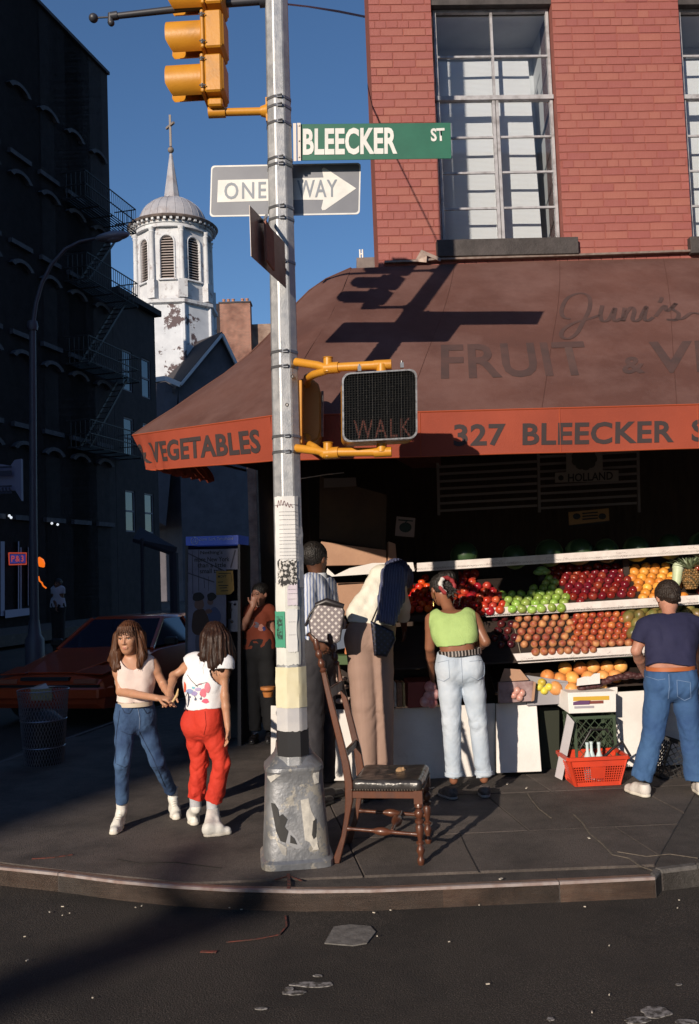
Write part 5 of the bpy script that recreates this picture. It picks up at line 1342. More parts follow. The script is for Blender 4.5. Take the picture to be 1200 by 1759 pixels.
# steel bands, paired, with their buckles
for py in (163, 178, 206, 268, 279, 352, 602, 628, 748, 775, 372, 447):
    s = s_at(py); q = MB(); vs = [pole_pt(s + d_, a, o) for d_, o in ((-.008, 0), (-.008, .004), (.008, .004), (.008, 0)) for a in angs]
    q.add(vs, [(j * 8 + i, j * 8 + (i + 1) % 8, (j + 1) * 8 + (i + 1) % 8, (j + 1) * 8 + i) for j in range(3) for i in range(8)])
    c = pole_pt(s, OFF, .008); q.box(tuple(c), (.03, .012, .02)); q.tube([c + V((-.012, -.004, 0)), c + V((.016, -.012, .004))], .005, 6)
    q.build('steel_band', galv_d, pole)
def patch(name, m, y0, y1, a0, a1, o, label=None, cat=None, jag=0.0, marks=None, parent=None, bot=0.0):
    n = 16; s0, s1 = s_at(y0), s_at(y1); A = [OFF + R(a0 + (a1 - a0) * i / n) for i in range(n + 1)]
    q = MB(); K = 8
    def P(i, j):
        e = jag * mnoise.noise(V((i * .7, y0 * .1, j * 3))) if j in (0, K) else 0
        ea = jag * .9 * mnoise.noise(V((j * .9, y0 * .13 + i, 2))) if i in (0, n) else 0
        return pole_pt(s0 + (s1 - s0) * j / K + e, A[i] + ea * 6, o + .004 * abs(mnoise.noise(V((i * .5, j * .7, y0)))) * (1 if bot else .2))
    vs = [P(i, j) for j in range(K + 1) for i in range(n + 1)]
    q.add(vs, [(j * (n + 1) + i, j * (n + 1) + i + 1, (j + 1) * (n + 1) + i + 1, (j + 1) * (n + 1) + i) for j in range(K) for i in range(n)])
    ob = q.build(name, m, parent, smooth=25)
    if label: tag(ob, label, cat)
    if marks:
        q = MB(); rr2 = random.Random(int(y0))
        for (fy, a_, b_, th) in marks:
            s = s0 + (s1 - s0) * fy; t = a_
            while t < b_:
                e = min(b_, t + rr2.uniform(1.5, 7)); q.bar(pole_pt(s, OFF + R(t), o + .003), pole_pt(s, OFF + R(e), o + .003), .001, th); t = e + rr2.uniform(.8, 2)
        q.build('print_lines', mat('grey_print', (.25, .25, .27), .8), ob, kind='stuff')
    return ob
flw = mat('flyer_white', (.74, .74, .74), .7, col2=(.62, .63, .64), scale=5, dirt=(.45, .45, .45), dscale=12, dlo=.6, dhi=.8)
fly = mat('flyer_cream', (.72, .68, .50), .7, col2=(.62, .56, .36), scale=3, dirt=(.5, .47, .42), dscale=8, dlo=.6, dhi=.8)
flp = mat('flyer_lilac', (.55, .48, .58), .75, col2=(.66, .62, .66), scale=12)
flg = mat('flyer_green', (.06, .30, .19), .7)
ml = [(k, -40, 30, .0022) for k in (.1, .12, .2, .28, .32, .36, .40, .45, .49, .53, .57, .62, .67, .73, .78, .82)]
f1 = patch('flyer', flw, 1002, 852, -62, 42, .004, 'long white typed flyer pasted round the pole, topmost of all', 'flyer', .008, ml + [(.90, -60, 40, .003)])
q = MB(); pts = []
for k in range(40):
    t = k / 39; pts.append(pole_pt(s_at(866 + 6 * math.sin(t * 34) * (1 - t * .5) - 3 * math.sin(t * 5)), OFF + R(-50 + 66 * t), .0075))
q.tube(pts, .0014, 4); q.build('scrawled_signature', mat('red_brown_ink', (.25, .12, .12), .7), f1)
patch('flyer', mat('flyer_offwhite', (.68, .68, .64), .75, col2=(.58, .59, .56), scale=9), 1142, 1000, -66, 38, .003, 'wide off-white flyer on the pole below the torn photograph', 'flyer', .012)
patch('torn_photo', mat('torn_halftone', (.03, .03, .03), .7, col2=(.62, .6, .58), scale=46, lo=.48, hi=.54), 1006, 962, -50, 24, .0085, 'torn black and white photo flyer on the pole', 'flyer', .02, bot=1)
patch('flyer', flp, 1040, 1003, -12, 26, .0085, 'small lilac flyer on the pole, right above the green one', 'flyer', .01, [(.3, -8, 20, .002), (.55, -8, 22, .002), (.75, -8, 18, .002)])
patch('flyer', flw, 1120, 1046, -14, 20, .0095, 'greyish white flyer on the pole, right of the green one', 'flyer', .012, [(.4, -10, 14, .002), (.7, -10, 16, .002)])
gf = patch('flyer', flg, 1112, 1050, -66, -22, .009, 'green flyer with a dark drawing on the left of the pole', 'flyer', .004, bot=0)
patch('printed_drawing', mat('green_flyer_ink', (.02, .05, .04), .7, col2=(.06, .30, .19), scale=50, lo=.45, hi=.6), 1098, 1058, -58, -32, .0115, parent=gf)
patch('flyer', mat('flyer_grey', (.30, .32, .37), .7, col2=(.5, .5, .52), scale=16, lo=.5, hi=.6), 1010, 905, 28, 66, .004, 'grey weathered flyer strips on the right flank of the pole', 'flyer', .02)
patch('flyer', fly, 1216, 1146, -66, 58, .012, 'cream yellow blank poster curling round the lower pole', 'flyer', .004, bot=1)
patch('flyer', mat('flyer_pale_grey', (.42, .42, .45), .6, col2=(.55, .54, .54), scale=6), 1256, 1214, -66, 58, .009, 'pale grey scraped sheet under the cream poster', 'flyer', .008)
patch('black_band', mat('pole_near_black', (.025, .025, .028), .5), 1300, 1254, -178, 178, .005, parent=pole)  # near-black ring round the shaft just above the base
def sticker(px, py, a, r_=.0105):
    s = s_at(py); c = pole_pt(s, OFF + R(a), .003); n_ = (c - (PB0 + PD * s)).normalized(); u_ = n_.cross(PD).normalized(); q = MB()
    q.add([c + (u_ * math.cos(t) + PD * math.sin(t)) * r_ for t in [2 * math.pi * i / 16 for i in range(16)]], [tuple(range(16))])
    o_ = q.build('round_sticker', ink, None); tag(o_, 'small round black and white sticker on the pole, %s' % ('level with the WALK signal top' if py > 670 else 'just under the signal brackets'), 'sticker')
    q = MB(); q.add([c + n_ * .001 + u_ * x * r_ + PD * y * r_ for x, y in ((-.55, -.1), (.55, -.1), (0, .75))], [(0, 1, 2)]); q.add([c + n_ * .001 + u_ * x * r_ + PD * y * r_ for x, y in ((-.6, -.5), (.6, -.5), (.6, -.3), (-.6, -.3))], [(0, 1, 2, 3)]); q.build('sticker_emblem', whitebd, o_)
sticker(646, 646, 28); sticker(695, 695, 3, .011)

# arm with ball end at the top, and the guy wire
armm = mat('dark_painted_steel', (.035, .038, .05), .45)
arm = thing('pole_arm', 'dark tapering arm with a ball end reaching left from the pole top', 'pole arm', at(475, 5, YPo))
q = MB(); q.tube([at(472, 0, YPo), at(395, 6, YPo), at(200, 28, YPo)], [.026, .024, .019], 12); q.tube([at(460, 1, YPo), at(445, 2.5, YPo)], [.04, .04], 12); q.build('arm_tube', armm, arm, smooth=40)
q = MB(); q.tube([at(202, 27, YPo), at(190, 29, YPo)], [.026, .026], 12); q.tube([at(190, 24, YPo), at(190, 40, YPo)], [.018, .02], 10); q.sphere(at(191, 40, YPo), .021, 12); q.build('end_fitting', armm, arm, smooth=40)
q = MB(); q.tube([at(190, 30, YPo), at(165, 31, YPo)], .006, 8); q.sphere(at(160.5, 31.5, YPo), .029, 20); q.build('ball', armm, arm, smooth=60)
q = MB(); q.tube([at(494, 8, YPo), at(530, 12, 6.9), at(580, 20, 9.1), at(640, 32, 12.5)], [.006, .007, .012, .016], 6); tag(q.build('guy_wire', armm, smooth=40), 'dark cable running right from the pole top to the brick corner', 'cable')

# -------- traffic signal
yel = mat('signal_yellow_paint', (.60, .27, .022), .42, col2=(.52, .225, .018), scale=5, bump=.08, dirt=(.36, .17, .03), dscale=5, dlo=.6, dhi=.8)
blkm = mat('visor_black', (.012, .012, .012), .6)
tl = thing('traffic_signal', 'yellow three section traffic light facing left, hung on the pole', 'traffic light', at(372, 190, YPo))
pc = at(352, 67, YPo); nx_ = at(352, 142, YPo); stp = (nx_ - pc).length; dnz = (nx_ - pc).normalized(); FX = V((-1, .04, 0)).normalized(); FYy = V((0, 1, 0)) - FX * FX.y; FYy.normalize()
Tz = M(((FX.x, FYy.x, 0, 0), (FX.y, FYy.y, 0, 0), (0, 0, 1, 0), (0, 0, 0, 1)))
lens = [mat('red_lens', (.35, .01, .01), .15), mat('amber_lens', (.5, .2, .01), .15), mat('green_lens', (.01, .25, .15), .15)]
for k in range(3):
    c = at(354, 67 + (k - 1) * 74.5, YPo); T = M.Translation(c) @ Tz
    q = MB(); q.box((-.062, 0, 0), (.105, .225, .238), T=T); q.box((-.115, 0, 0), (.02, .20, .21), T=T)
    sec = q.build('signal_section', yel, tl, bevel=.010, smooth=30)
    q = MB(); q.box((.004, 0, 0), (.022, .235, .243), T=T); q.build('lens_door', yel, sec, bevel=.006)
    q = MB(); n = 28; L1 = .222
    vs, fs = [], []
    for rr_, in_ in ((.105, 0), (.101, 1)):
        for j in range(n + 1):
            a = R(-118) + R(356 - 60) * j / n + R(0); a = math.pi / 2 + (j / n - .5) * R(318)
            ln = L1 * (1 - .16 * max(0, (abs(j / n - .5) * 2 - .72) / .28)); 
            vs += [tuple(T @ V((.014, rr_ * math.cos(a), rr_ * math.sin(a)))), tuple(T @ V((.014 + ln, rr_ * math.cos(a), rr_ * math.sin(a))))]
    w2 = 2 * (n + 1)
    for j in range(n): fs += [(2 * j, 2 * j + 1, 2 * j + 3, 2 * j + 2), (w2 + 2 * j, w2 + 2 * j + 2, w2 + 2 * j + 3, w2 + 2 * j + 1), (2 * j + 1, w2 + 2 * j + 1, w2 + 2 * j + 3, 2 * j + 3)]
    fs += [(0, w2, w2 + 1, 1), (2 * n, 2 * n + 1, w2 + 2 * n + 1, w2 + 2 * n)]
    q.add(vs, fs); q.build('visor', yel, sec, smooth=40)
    q = MB(); q.sphere((0, 0, 0), .098, 20, T=T @ M.Translation((.012, 0, 0)) @ M.Diagonal((.25, 1, 1, 1))); q.build('lens', lens[k], sec, smooth=60)
    q = MB()
    for zz in (-.085, .085):
        q.tube([T @ V((.004, -.118, zz - .012)), T @ V((.004, -.118, zz + .012))], .009, 8); q.tube([T @ V((.02, -.125, zz)), T @ V((-.02, -.125, zz))], .004, 6)
    q.build('hinge', galv_d, sec)
q = MB(); a, b = at(362, 194, YPo), at(456, 191.5, YPo); q.tube([a + V((.02, 0, 0)), b], .024, 14); q.tube([a + V((-.015, 0, 0)), a + V((.09, 0, 0))], .034, 14)
q.tube([b + V((-.03, 0, 0)), b + V((.0, 0, 0)), b + V((.012, 0, 0))], [.03, .04, .045], 14); q.box(tuple(b + V((.018, 0, 0))), (.03, .06, .15)); q.tube([a + V((.03, 0, 0)), a + V((.03, 0, .06))], .038, 12)
q.build('bracket_arm', yel, tl, smooth=35)
c = at(372, 186, YPo); q = MB(); q.box(tuple(c + V((0, 0, .005))), (.09, .15, .05)); q.build('end_casting', yel, tl, bevel=.01)

# -------- pedestrian signals with their pipe brackets
ws = thing('walk_signal', 'yellow pedestrian signal with black eggcrate grid reading WALK', 'pedestrian signal', at(652, 770, 5.35))
yaw = R(3); WN = V((math.sin(yaw), -math.cos(yaw), 0)); WU = V((math.cos(yaw), math.sin(yaw), 0)); W00 = at(652, 698, 5.28); UPv = (V((0, 0, 1)) + WU * .015).normalized()
def wq(px, py, o=0.0): return atp(px, py, W00 + WN * o, WN)
cs = [wq(588, 760), wq(717, 753), wq(716, 633), wq(587, 641)]
def rrect(P, r_, n=5):
    """rounded outline of a quadrilateral, points in order"""
    out = []
    for i in range(4):
        p, a, b = P[i], P[i - 1], P[(i + 1) % 4]; da, db = (a - p).normalized(), (b - p).normalized()
        for k in range(n + 1):
            t = k / n * math.pi / 2; out.append(p + da * r_ * (1 - math.sin(t)) + db * r_ * (1 - math.cos(t)))
    return out
RO = rrect(cs, .045); n = len(RO)
def ring_solid(q, O, I, d0, d1, N_):
    k = len(O); q.add([p + N_ * d1 for p in O] + [p + N_ * d1 for p in I] + [p + N_ * d0 for p in O] + [p + N_ * d0 for p in I],
        [(i, (i + 1) % k, k + (i + 1) % k, k + i) for i in range(k)] + [(i, 2 * k + i, 2 * k + (i + 1) % k, (i + 1) % k) for i in range(k)] + [(k + i, k + (i + 1) % k, 3 * k + (i + 1) % k, 3 * k + i) for i in range(k)])
cen = sum(cs, V((0, 0, 0))) / 4
q = MB(); ring_solid(q, RO, [cen + (p - cen) * .955 for p in RO], -.06, .0, WN); q.build('face_frame', mat('bare_aluminium', (.42, .42, .43), .35, metal=.7, col2=(.25, .24, .24), scale=30, lo=.45, hi=.6), ws)
q = MB(); q.plate([p - WN * .06 for p in [cen + (p_ - cen) * .99 for p_ in RO]], .16) ; q.build('signal_case', yel, ws, smooth=30)
q = MB(); q.plate([p - WN * .052 for p in [cen + (p_ - cen) * .95 for p_ in RO]], .004); q.build('message_lens', mat('dark_message_lens', (.022, .017, .016), .5), ws)
bl_, br_, tl_ = wq(607, 755, -.050), wq(706, 750, -.050), wq(607, 722, -.050)
text_on('lettering', 'WALK', bl_, br_, tl_, mat('faintly_lit_letters', (.35, .15, .12), .7, emit=((1, .35, .25), .10)), ws, .0, 1.15, .001, WN)
q = MB()
e0, e1, e2, e3 = [cen + (p - cen) * .965 for p in cs]
for i in range(1, 27):
    t = i / 27; a, b = e0.lerp(e3, t), e1.lerp(e2, t); q.bar(a - WN * .018, b - WN * .018, .014, .0011, up=V((0, 0, 1)))
for i in range(1, 25):
    t = i / 25; a, b = e0.lerp(e1, t), e3.lerp(e2, t); wd = .0022 if i % 5 == 0 else .0011
    q.hexa([a - WN * .034 - WU * wd / 2, a - WN * .034 + WU * wd / 2, a - WN * .003 + WU * wd / 2, a - WN * .003 - WU * wd / 2], [b - WN * .034 - WU * wd / 2, b - WN * .034 + WU * wd / 2, b - WN * .003 + WU * wd / 2, b - WN * .003 - WU * wd / 2])
q.build('eggcrate_grid', mat('black_louvre', (.010, .010, .010), .55, col2=(.05, .045, .04), scale=60, lo=.55, hi=.62), ws, fix=False, kind='stuff')
q = MB()
for px, py in ((617, 634), (690, 628)): c = wq(px, py, -.03); q.box(tuple(c), (.02, .03, .03)); q.tube([c, c + V((0, 0, .028))], .006, 8)
q.build('visor_clip', galv_d, ws)
wsb = thing('signal_bracket', 'yellow pipe bracket holding both pedestrian signals, above and below', 'bracket', at(563, 700, 5.42))
for y0, y1, y2, y3 in ((622, 633, 631, 626), (770, 779, 777, 776)):
    q = MB(); q.tube([at(508, y0, 5.56), at(545, (y0 + y1) / 2, 5.47), at(563, y1, 5.44)], [.026, .024, .024], 12); q.build('pipe', yel, wsb, smooth=40)
    q = MB(); q.tube([at(558, y1 + 0, 5.44), at(582, y2 + .3, 5.41)], .034, 14); q.tube([at(563, y1 + 6, 5.43), at(563, y1 - 18, 5.43)], [.027, .027], 14); q.tube([at(563, y1 - 18, 5.43), at(563, y1 - 19, 5.43)], [.032, .03], 14); q.build('tee_joint', yel, wsb, smooth=40)
    q = MB(); q.tube([at(580, y2, 5.41), at(672, y3, 5.37)], .026, 14); q.tube([at(642, y3 + 1.5, 5.38), at(672, y3, 5.37)], .029, 14); q.build('pipe', yel, wsb, smooth=40)
    sgn = 1 if y0 < 700 else -1
    q = MB(); q.tube([at(560, y1 + 4, 5.44), at(540, y1 + 10 * sgn, 5.5), at(528, y1 + 16 * sgn, 5.75), at(526, y1 + 28 * sgn, 5.88)], [.023, .024, .026, .028], 12); q.build('elbow', yel, wsb, smooth=40)
    q = MB(); q.tube([at(655, y3, 5.37), at(655, y3 + 14 * sgn, 5.37)], .03, 12); q.build('hanger_collar', yel, wsb, smooth=40)
s2_ = thing('side_signal', 'second yellow pedestrian signal seen from its shaded side beside the pole', 'pedestrian signal', at(533, 765, 5.65))
P = [at(513, 764, 5.48), at(519.5, 764, 5.44), at(519.5, 657, 5.44), at(513, 657, 5.48)]; q = MB()
O = [at(x, y, 5.98) for x, y in [(517, 764), (538, 764), (548, 758), (552, 745), (552, 680), (548, 666), (538, 657), (517, 657)]]
q.plate([V((p.x, 5.46, p.z)) if False else p - V((0, .12, 0)) for p in O], .32); q.build('signal_case', mat('case_painted_shade', (.40, .17, .02), .5), s2_, bevel=.01, smooth=30)  # the signal yellow again, with shade darkened into the colour
q = MB(); a, b = at(516, 764, 5.66), at(516, 657, 5.66); q.bar(a, b, .024, .14, up=V((0, 1, 0))); q.build('door_edge', yel, s2_, bevel=.003)
q = MB(); q.tube([at(553.5, 750, 5.86), at(553.5, 672, 5.86)], .008, 8); q.build('frame_edge', galv_d, s2_)

# -------- signs
grn = mat('sign_green', (.008, .105, .065), .45, col2=(.012, .13, .08), scale=5, dirt=(.05, .17, .12), dscale=7, dlo=.62, dhi=.75)
sgw = mat('sign_white', (.74, .74, .72), .45, col2=(.62, .63, .62), scale=11)
bs = thing('street_sign', 'green BLEECKER ST street name sign on the pole', 'street sign', at(640, 275, 5.45))
def qd(px, py, o=0.0): return at(px, py, 5.60 - o)
q = MB(); q.plate([qd(515, 276), qd(775, 272.5), qd(773.5, 211), qd(515, 213.5)], .004); q.build('sign_plate', grn, bs, bevel=.001)
SNn = V((0, -1, 0))
text_on('lettering', 'BLEECKER', qd(520, 267, .002), qd(682, 265, .002), qd(520, 221, .002), sgw, bs, .035, 1.02, .001, SNn)
text_on('lettering', 'ST', qd(740, 243.5, .002), qd(764, 242.5, .002), qd(739, 221, .002), sgw, bs, .03, 1.0, .001, SNn)
q = MB(); q.hexa([qd(504, 277), qd(509, 277), qd(509, 277, .03), qd(504, 277, .03)], [qd(503, 212), qd(508.5, 212), qd(508.5, 212, .03), qd(503, 212, .03)]); q.hexa([qd(510.5, 276.5, -.01), qd(516.5, 276.5, -.01), qd(516.5, 276.5, .016), qd(510.5, 276.5, .016)], [qd(510, 211.5, -.01), qd(516, 211.5, -.01), qd(516, 211.5, .016), qd(510, 211.5, .016)])
for py in (216, 242, 270): q.sphere(qd(513.5, py, .018), .006, 8)
q.build('sign_bracket', mat('cream_bracket', (.66, .60, .56), .5), bs)
ow = thing('one_way_sign', 'weathered ONE WAY arrow sign mounted behind the pole', 'road sign', at(490, 370, 5.62))
YO = 5.695
def od(px, py, o=0.0): return at(px, py, YO - o)
oc = [od(360, 373), od(617.5, 368.5), od(619.5, 280), od(362.5, 285)]
q = MB(); q.plate(rrect(oc, .022), .003); q.build('sign_plate', mat('faded_black_sheeting', (.19, .20, .23), .32, col2=(.24, .25, .28), scale=2.5), ow)
cen2 = sum(oc, V((0, 0, 0))) / 4; RO2 = rrect(oc, .022); RI2 = [cen2 + V(((p - cen2).x * .982, 0, (p - cen2).z * .94)) for p in RO2]
q = MB(); k = len(RO2); q.add([p - V((0, .0012, 0)) for p in RO2 + RI2], [(i, (i + 1) % k, k + (i + 1) % k, k + i) for i in range(k)]); q.build('sign_border', sgw, ow, fix=False)
zo = lambda L_: [od(350 + x / 4.138, 170 + y / 4.138, .0016) for x, y in L_]
q = MB(); q.add(zo([(100, 578), (445, 570), (850, 560), (838, 500), (850, 488), (865, 494), (1082, 637), (862, 790), (842, 792), (834, 778), (848, 718), (690, 718), (94, 736)]), [tuple(range(13))]); q.build('arrow', sgw, ow, fix=False)
gt = mat('faded_sign_letters', (.22, .25, .30), .45)
text_on('lettering', 'ONE', od(385, 343, .003), od(457, 341, .003), od(385, 314, .003), gt, ow, .012, 1.2, .0005, SNn)
text_on('lettering', 'WAY', od(510, 340, .003), od(579, 338.5, .003), od(510, 310, .003), gt, ow, .012, 1.1, .0005, SNn)
# sign edge-on for the side street
fY = 5.49; far_ = at(490, 456, fY); Ls = .1
while proj(far_ - ST * Ls)[0] > 430: Ls += .005
nr_ = far_ - ST * Ls; hz_ = .14
es = thing('edge_on_sign', 'dark sign plate seen nearly edge on, with a rusty bracket, left of the pole', 'road sign', nr_)
q = MB(); q.plate([nr_ - V((0, 0, hz_)), far_ - V((0, 0, hz_)), far_ + V((0, 0, hz_)), nr_ + V((0, 0, hz_))], .003); q.build('sign_plate', mat('sign_back_metal', (.10, .085, .08), .4, metal=.5, col2=(.16, .15, .15), scale=9), es)
q = MB(); c1 = nr_.lerp(far_, .28) + SN * .02; c2 = nr_.lerp(far_, .50) + SN * .02; q.hexa([c1 - V((0, 0, .11)), c2 - V((0, 0, .13)), c2 - V((0, 0, .13)) + SN * .012, c1 - V((0, 0, .11)) + SN * .012], [c1 + V((0, 0, .12)), c2 + V((0, 0, .09)), c2 + V((0, 0, .09)) + SN * .012, c1 + V((0, 0, .12)) + SN * .012]); q.build('rusty_bracket', mat('rusty_plate', (.28, .10, .07), .7, col2=(.2, .07, .05), scale=20), es)
q = MB(); q.bar(c1 + V((0, 0, .11)), at(458, 371, 5.45), .012, .02); q.bar(far_ + V((0, 0, -.03)), pole_pt(s_at(447), OFF - .9), .012, .02); q.build('sign_strap', galv_d, es)

# ================================================================ wooden chair
wd = mat('dark_chair_wood', (.13, .045, .022), .32, col2=(.07, .024, .014), scale=5, stretch=(3, 3, .6), bump=.1, rough2=.45, coat=.15)
lth = mat('cracked_black_leather', (.022, .021, .022), .3, col2=(.05, .045, .043), scale=14, bump=.4, bscale=30, dirt=(.12, .075, .05), dscale=5, dlo=.58, dhi=.72)
chp_ = atz(650, 1484); chr_ = thing('chair', 'old dark wooden chair with a cracked black leather seat by the pole', 'chair', (0, 0, 0))
cb0 = atz(577, 1484); cf0 = atz(724, 1487)
ux_ = (cf0 - cb0); LC = ux_.length; ux_.normalize(); uy_ = V((-ux_.y, ux_.x, 0)); co = cb0 + ux_ * .07 + uy_ * .02
chr_.location = co
def cp(x, y, z): return co + ux_ * x + uy_ * y + V((0, 0, z))
CWd = .42; xf = LC - .07 - .005
def turned(q, x, y, z0, z1, prof):
    c = cp(x, y, 0); q.lathe([(r_, z0 + (z1 - z0) * t) for t, r_ in prof], 16, (c.x, c.y, 0))
legp = [(0, .016), (.04, .021), (.09, .022), (.12, .014), (.16, .016), (.22, .025), (.27, .021), (.31, .012), (.33, .024), (.36, .024), (.38, .013), (.42, .015), (.50, .022), (.60, .025), (.64, .016), (.66, .027), (.70, .027), (.72, .015), (.76, .024), (.82, .030), (.86, .022), (.88, .014), (.91, .026), (.95, .024), (.97, .02), (1, .02)]
for y in (0, CWd):
    q = MB(); turned(q, xf, y, 0, .36, legp); T = M.Translation(cp(xf, y, .385)) @ M.Rotation(math.atan2(ux_.y, ux_.x), 4, 'Z'); q.box((0, 0, 0), (.05, .05, .075), T=T); q.build('leg', wd, chr_, smooth=45)
hback = at(557, 1094, co.y)
for y in (0, CWd - .02):
    q = MB(); prof = [(-.075, .0, .044, .028), (-.055, .06, .040, .028), (-.02, .16, .030, .028), (.005, .28, .032, .03), (.018, .36, .044, .034), (.02, .46, .046, .034), (.005, .58, .044, .032), (-.03, .74, .040, .030), (-.07, .92, .036, .028), (-.095, 1.04, .032, .026), (-.108, 1.11, .03, .026)]
    V_ = []
    for x, z, a, b in prof: V_ += [cp(x - a / 2, y - b / 2, z), cp(x + a / 2, y - b / 2, z), cp(x + a / 2, y + b / 2, z), cp(x - a / 2, y + b / 2, z)]
    k = len(prof); q.add(V_, [(4 * i + j, 4 * i + (j + 1) % 4, 4 * i + 4 + (j + 1) % 4, 4 * i + 4 + j) for i in range(k - 1) for j in range(4)] + [(3, 2, 1, 0), (4 * k - 4, 4 * k - 3, 4 * k - 2, 4 * k - 1)])
    st_ = q.build('back_post', wd, chr_, bevel=.004, smooth=30)
    q = MB(); rs = [.016, .022, .012, .020, .023, .018, .011, .019, .024, .02, .012, .018, .016, .02, .014, .012]
    pts = [cp(-.108 - .045 * i / 15, y, 1.105 + .20 * i / 15) for i in range(16)]; q.tube(pts, rs, 14); q.build('turned_finial', wd, st_, smooth=45)
for z, h_ in ((.62, .045), (.98, .06)):
    q = MB(); xx = np.interp(z, [p[1] for p in prof], [p[0] for p in prof]); q.bar(cp(xx, .01, z), cp(xx, CWd - .03, z), .02, h_); q.build('back_rail', wd, chr_, bevel=.004)
q = MB(); q.hexa([cp(.035, -.012, .375), cp(xf - .02, -.012, .375), cp(xf - .02, .012, .375), cp(.035, .012, .375)], [cp(.035, -.012, .415), cp(xf - .02, -.012, .415), cp(xf - .02, .012, .415), cp(.035, .012, .415)])
q.hexa([cp(.035, CWd - .012, .375), cp(xf - .02, CWd - .012, .375), cp(xf - .02, CWd + .012, .375), cp(.035, CWd + .012, .375)], [cp(.035, CWd - .012, .415), cp(xf - .02, CWd - .012, .415), cp(xf - .02, CWd + .012, .415), cp(.035, CWd + .012, .415)])
q.bar(cp(xf, .02, .395), cp(xf, CWd - .02, .395), .024, .04); q.bar(cp(.02, .02, .395), cp(.02, CWd - .02, .395), .024, .04); q.build('seat_rail', wd, chr_, bevel=.003)
S_ = SDF((-.1, -.12, .35), (.65, .6, .56), .008)
pts = [(.07, .03), (xf - .01, .015), (xf - .01, CWd - .015), (.07, CWd - .03)]
g = np.meshgrid(*S_.ax, indexing='ij', sparse=True)
cxm, cym = (xf + .06) / 2, CWd / 2; hx, hy, hz2 = (xf - .06) / 2 + .035, CWd / 2 + .03, .026
dx, dy, dz = np.abs(g[0] - cxm) - hx + .04, np.abs(g[1] - cym) - hy + .04, np.abs(g[2] - .447 + .018 * np.exp(-((g[0] - cxm) ** 2 + (g[1] - cym) ** 2) / .018)) - hz2 + .02
S_.F = (np.sqrt(np.maximum(dx, 0) ** 2 + np.maximum(dy, 0) ** 2 + np.maximum(dz, 0) ** 2 + 1e-12) - .03 + np.minimum(np.maximum(dx, np.maximum(dy, dz)), 0)).astype(np.float32)
S_.disp(folds(.0025, 14, 14, 14, .002, 30))
me = S_.mesh('leather_seat'); 
for v in me.vertices: v.co = cp(*v.co)
link('leather_seat', me, lth, chr_)
q = MB()
for k in range(24):
    x = .04 + (xf - .05) * k / 23; q.sphere(cp(x, -.030, .428), .0045, 6)
for k in range(20): q.sphere(cp(xf + .026, .01 + (CWd - .02) * k / 19, .428), .0045, 6)
q.build('upholstery_nails', mat('dull_brass', (.22, .18, .14), .4, metal=.7), chr_)
def hstretch(a, b, nm='stretcher'):
    n = 22; q = MB(); rs = [.0085 + (.006 if i in (1, 20) else 0) + (.008 if i in (9, 12) else 0) + (.013 if i in (10, 11) else 0) + .003 * math.sin(math.pi * i / 21) for i in range(n)]
    q.tube([a.lerp(b, i / (n - 1)) for i in range(n)], rs, 12); return q.build(nm, wd, chr_, smooth=45)
hstretch(cp(-.015, 0, .20), cp(xf, 0, .17)); hstretch(cp(-.015, CWd - .02, .20), cp(xf, CWd, .17))
q = MB(); a, b = cp(xf * .62, 0, .19), cp(xf * .62, CWd, .19); n = 16; q.tube([a.lerp(b, i / 15) for i in range(16)], [.01, .01, .013, .01, .01, .018, .026, .032, .032, .026, .018, .01, .01, .013, .01, .01], 12); q.build('stretcher', wd, chr_, smooth=45)
for i, (px, py, r_, lb_) in enumerate([(688, 1324, .036, 'larger dry brown husk lying towards the front of the chair seat'), (672, 1335, .030, 'smaller pale husk lying on the middle of the chair seat')]):
    p = at(px, py, co.y + (.24 if i == 0 else .17)); S_ = SDF(p - V((.05, .05, .05)), p + V((.05, .05, .05)), .004); S_.ell(p, (r_, r_ * .7, r_ * .8), 0); S_.disp(folds(.006, 40, 40, 40, ph=i * 3))
    o_ = S_.build('dry_husk', mat('dry_husk', (.42, .27, .14), .8, col2=(.25, .14, .07), scale=30)); tag(o_, lb_, 'husk')
# ================================================================ things in the shaded side street
# red coupe, nose towards the corner
carp = mat('dull_red_car_paint', (.42, .060, .016), .28, col2=(.36, .05, .014), scale=3, coat=.7)
cblk = mat('car_black_trim', (.012, .012, .013), .5); cglass = mat('car_glass', (.02, .025, .045), .05, spec=1.0)
fc = at(78, 1178, 11.6); fc = V((fc.x, fc.y, RZ)); CF = -(M.Rotation(R(-2), 3, 'Z') @ ST); CRt = V((-CF.y, CF.x, 0))
car = thing('parked_car', 'red coupe with pop-up headlights parked nose out in the shaded side street', 'car', fc)
def cw(x, y, z): return fc - CF * x + CRt * y + V((0, 0, z))     # x back from the nose, y across, z up
stn = [(0.0, .70, .76, .30, .56), (.05, .78, .80, .24, .62), (.5, .82, .84, .20, .68), (1.3, .83, .85, .20, .84), (1.45, .83, .85, .20, .86), (2.9, .83, .85, .20, .88), (3.9, .81, .82, .22, .86), (4.15, .76, .78, .30, .80)]
q = MB(); V_ = []
for x, wb, wm, zb_, zt2 in stn:
    for y, z in ((-wb, zb_), (-wm, zb_ + .18), (-wm, zt2 - .14), (-wm * .95, zt2 - .03), (-wm * .6, zt2 + .012), (0, zt2 + .022), (wm * .6, zt2 + .012), (wm * .95, zt2 - .03), (wm, zt2 - .14), (wm, zb_ + .18), (wb, zb_)): V_.append(cw(x, y, z))
k = 11; q.add(V_, [(k * i + j, k * i + (j + 1) % k, k * i + k + (j + 1) % k, k * i + k + j) for i in range(len(stn) - 1) for j in range(k)] + [tuple(range(k)), tuple(k * (len(stn) - 1) + j for j in range(k))])
q.build('body', carp, car, smooth=32)
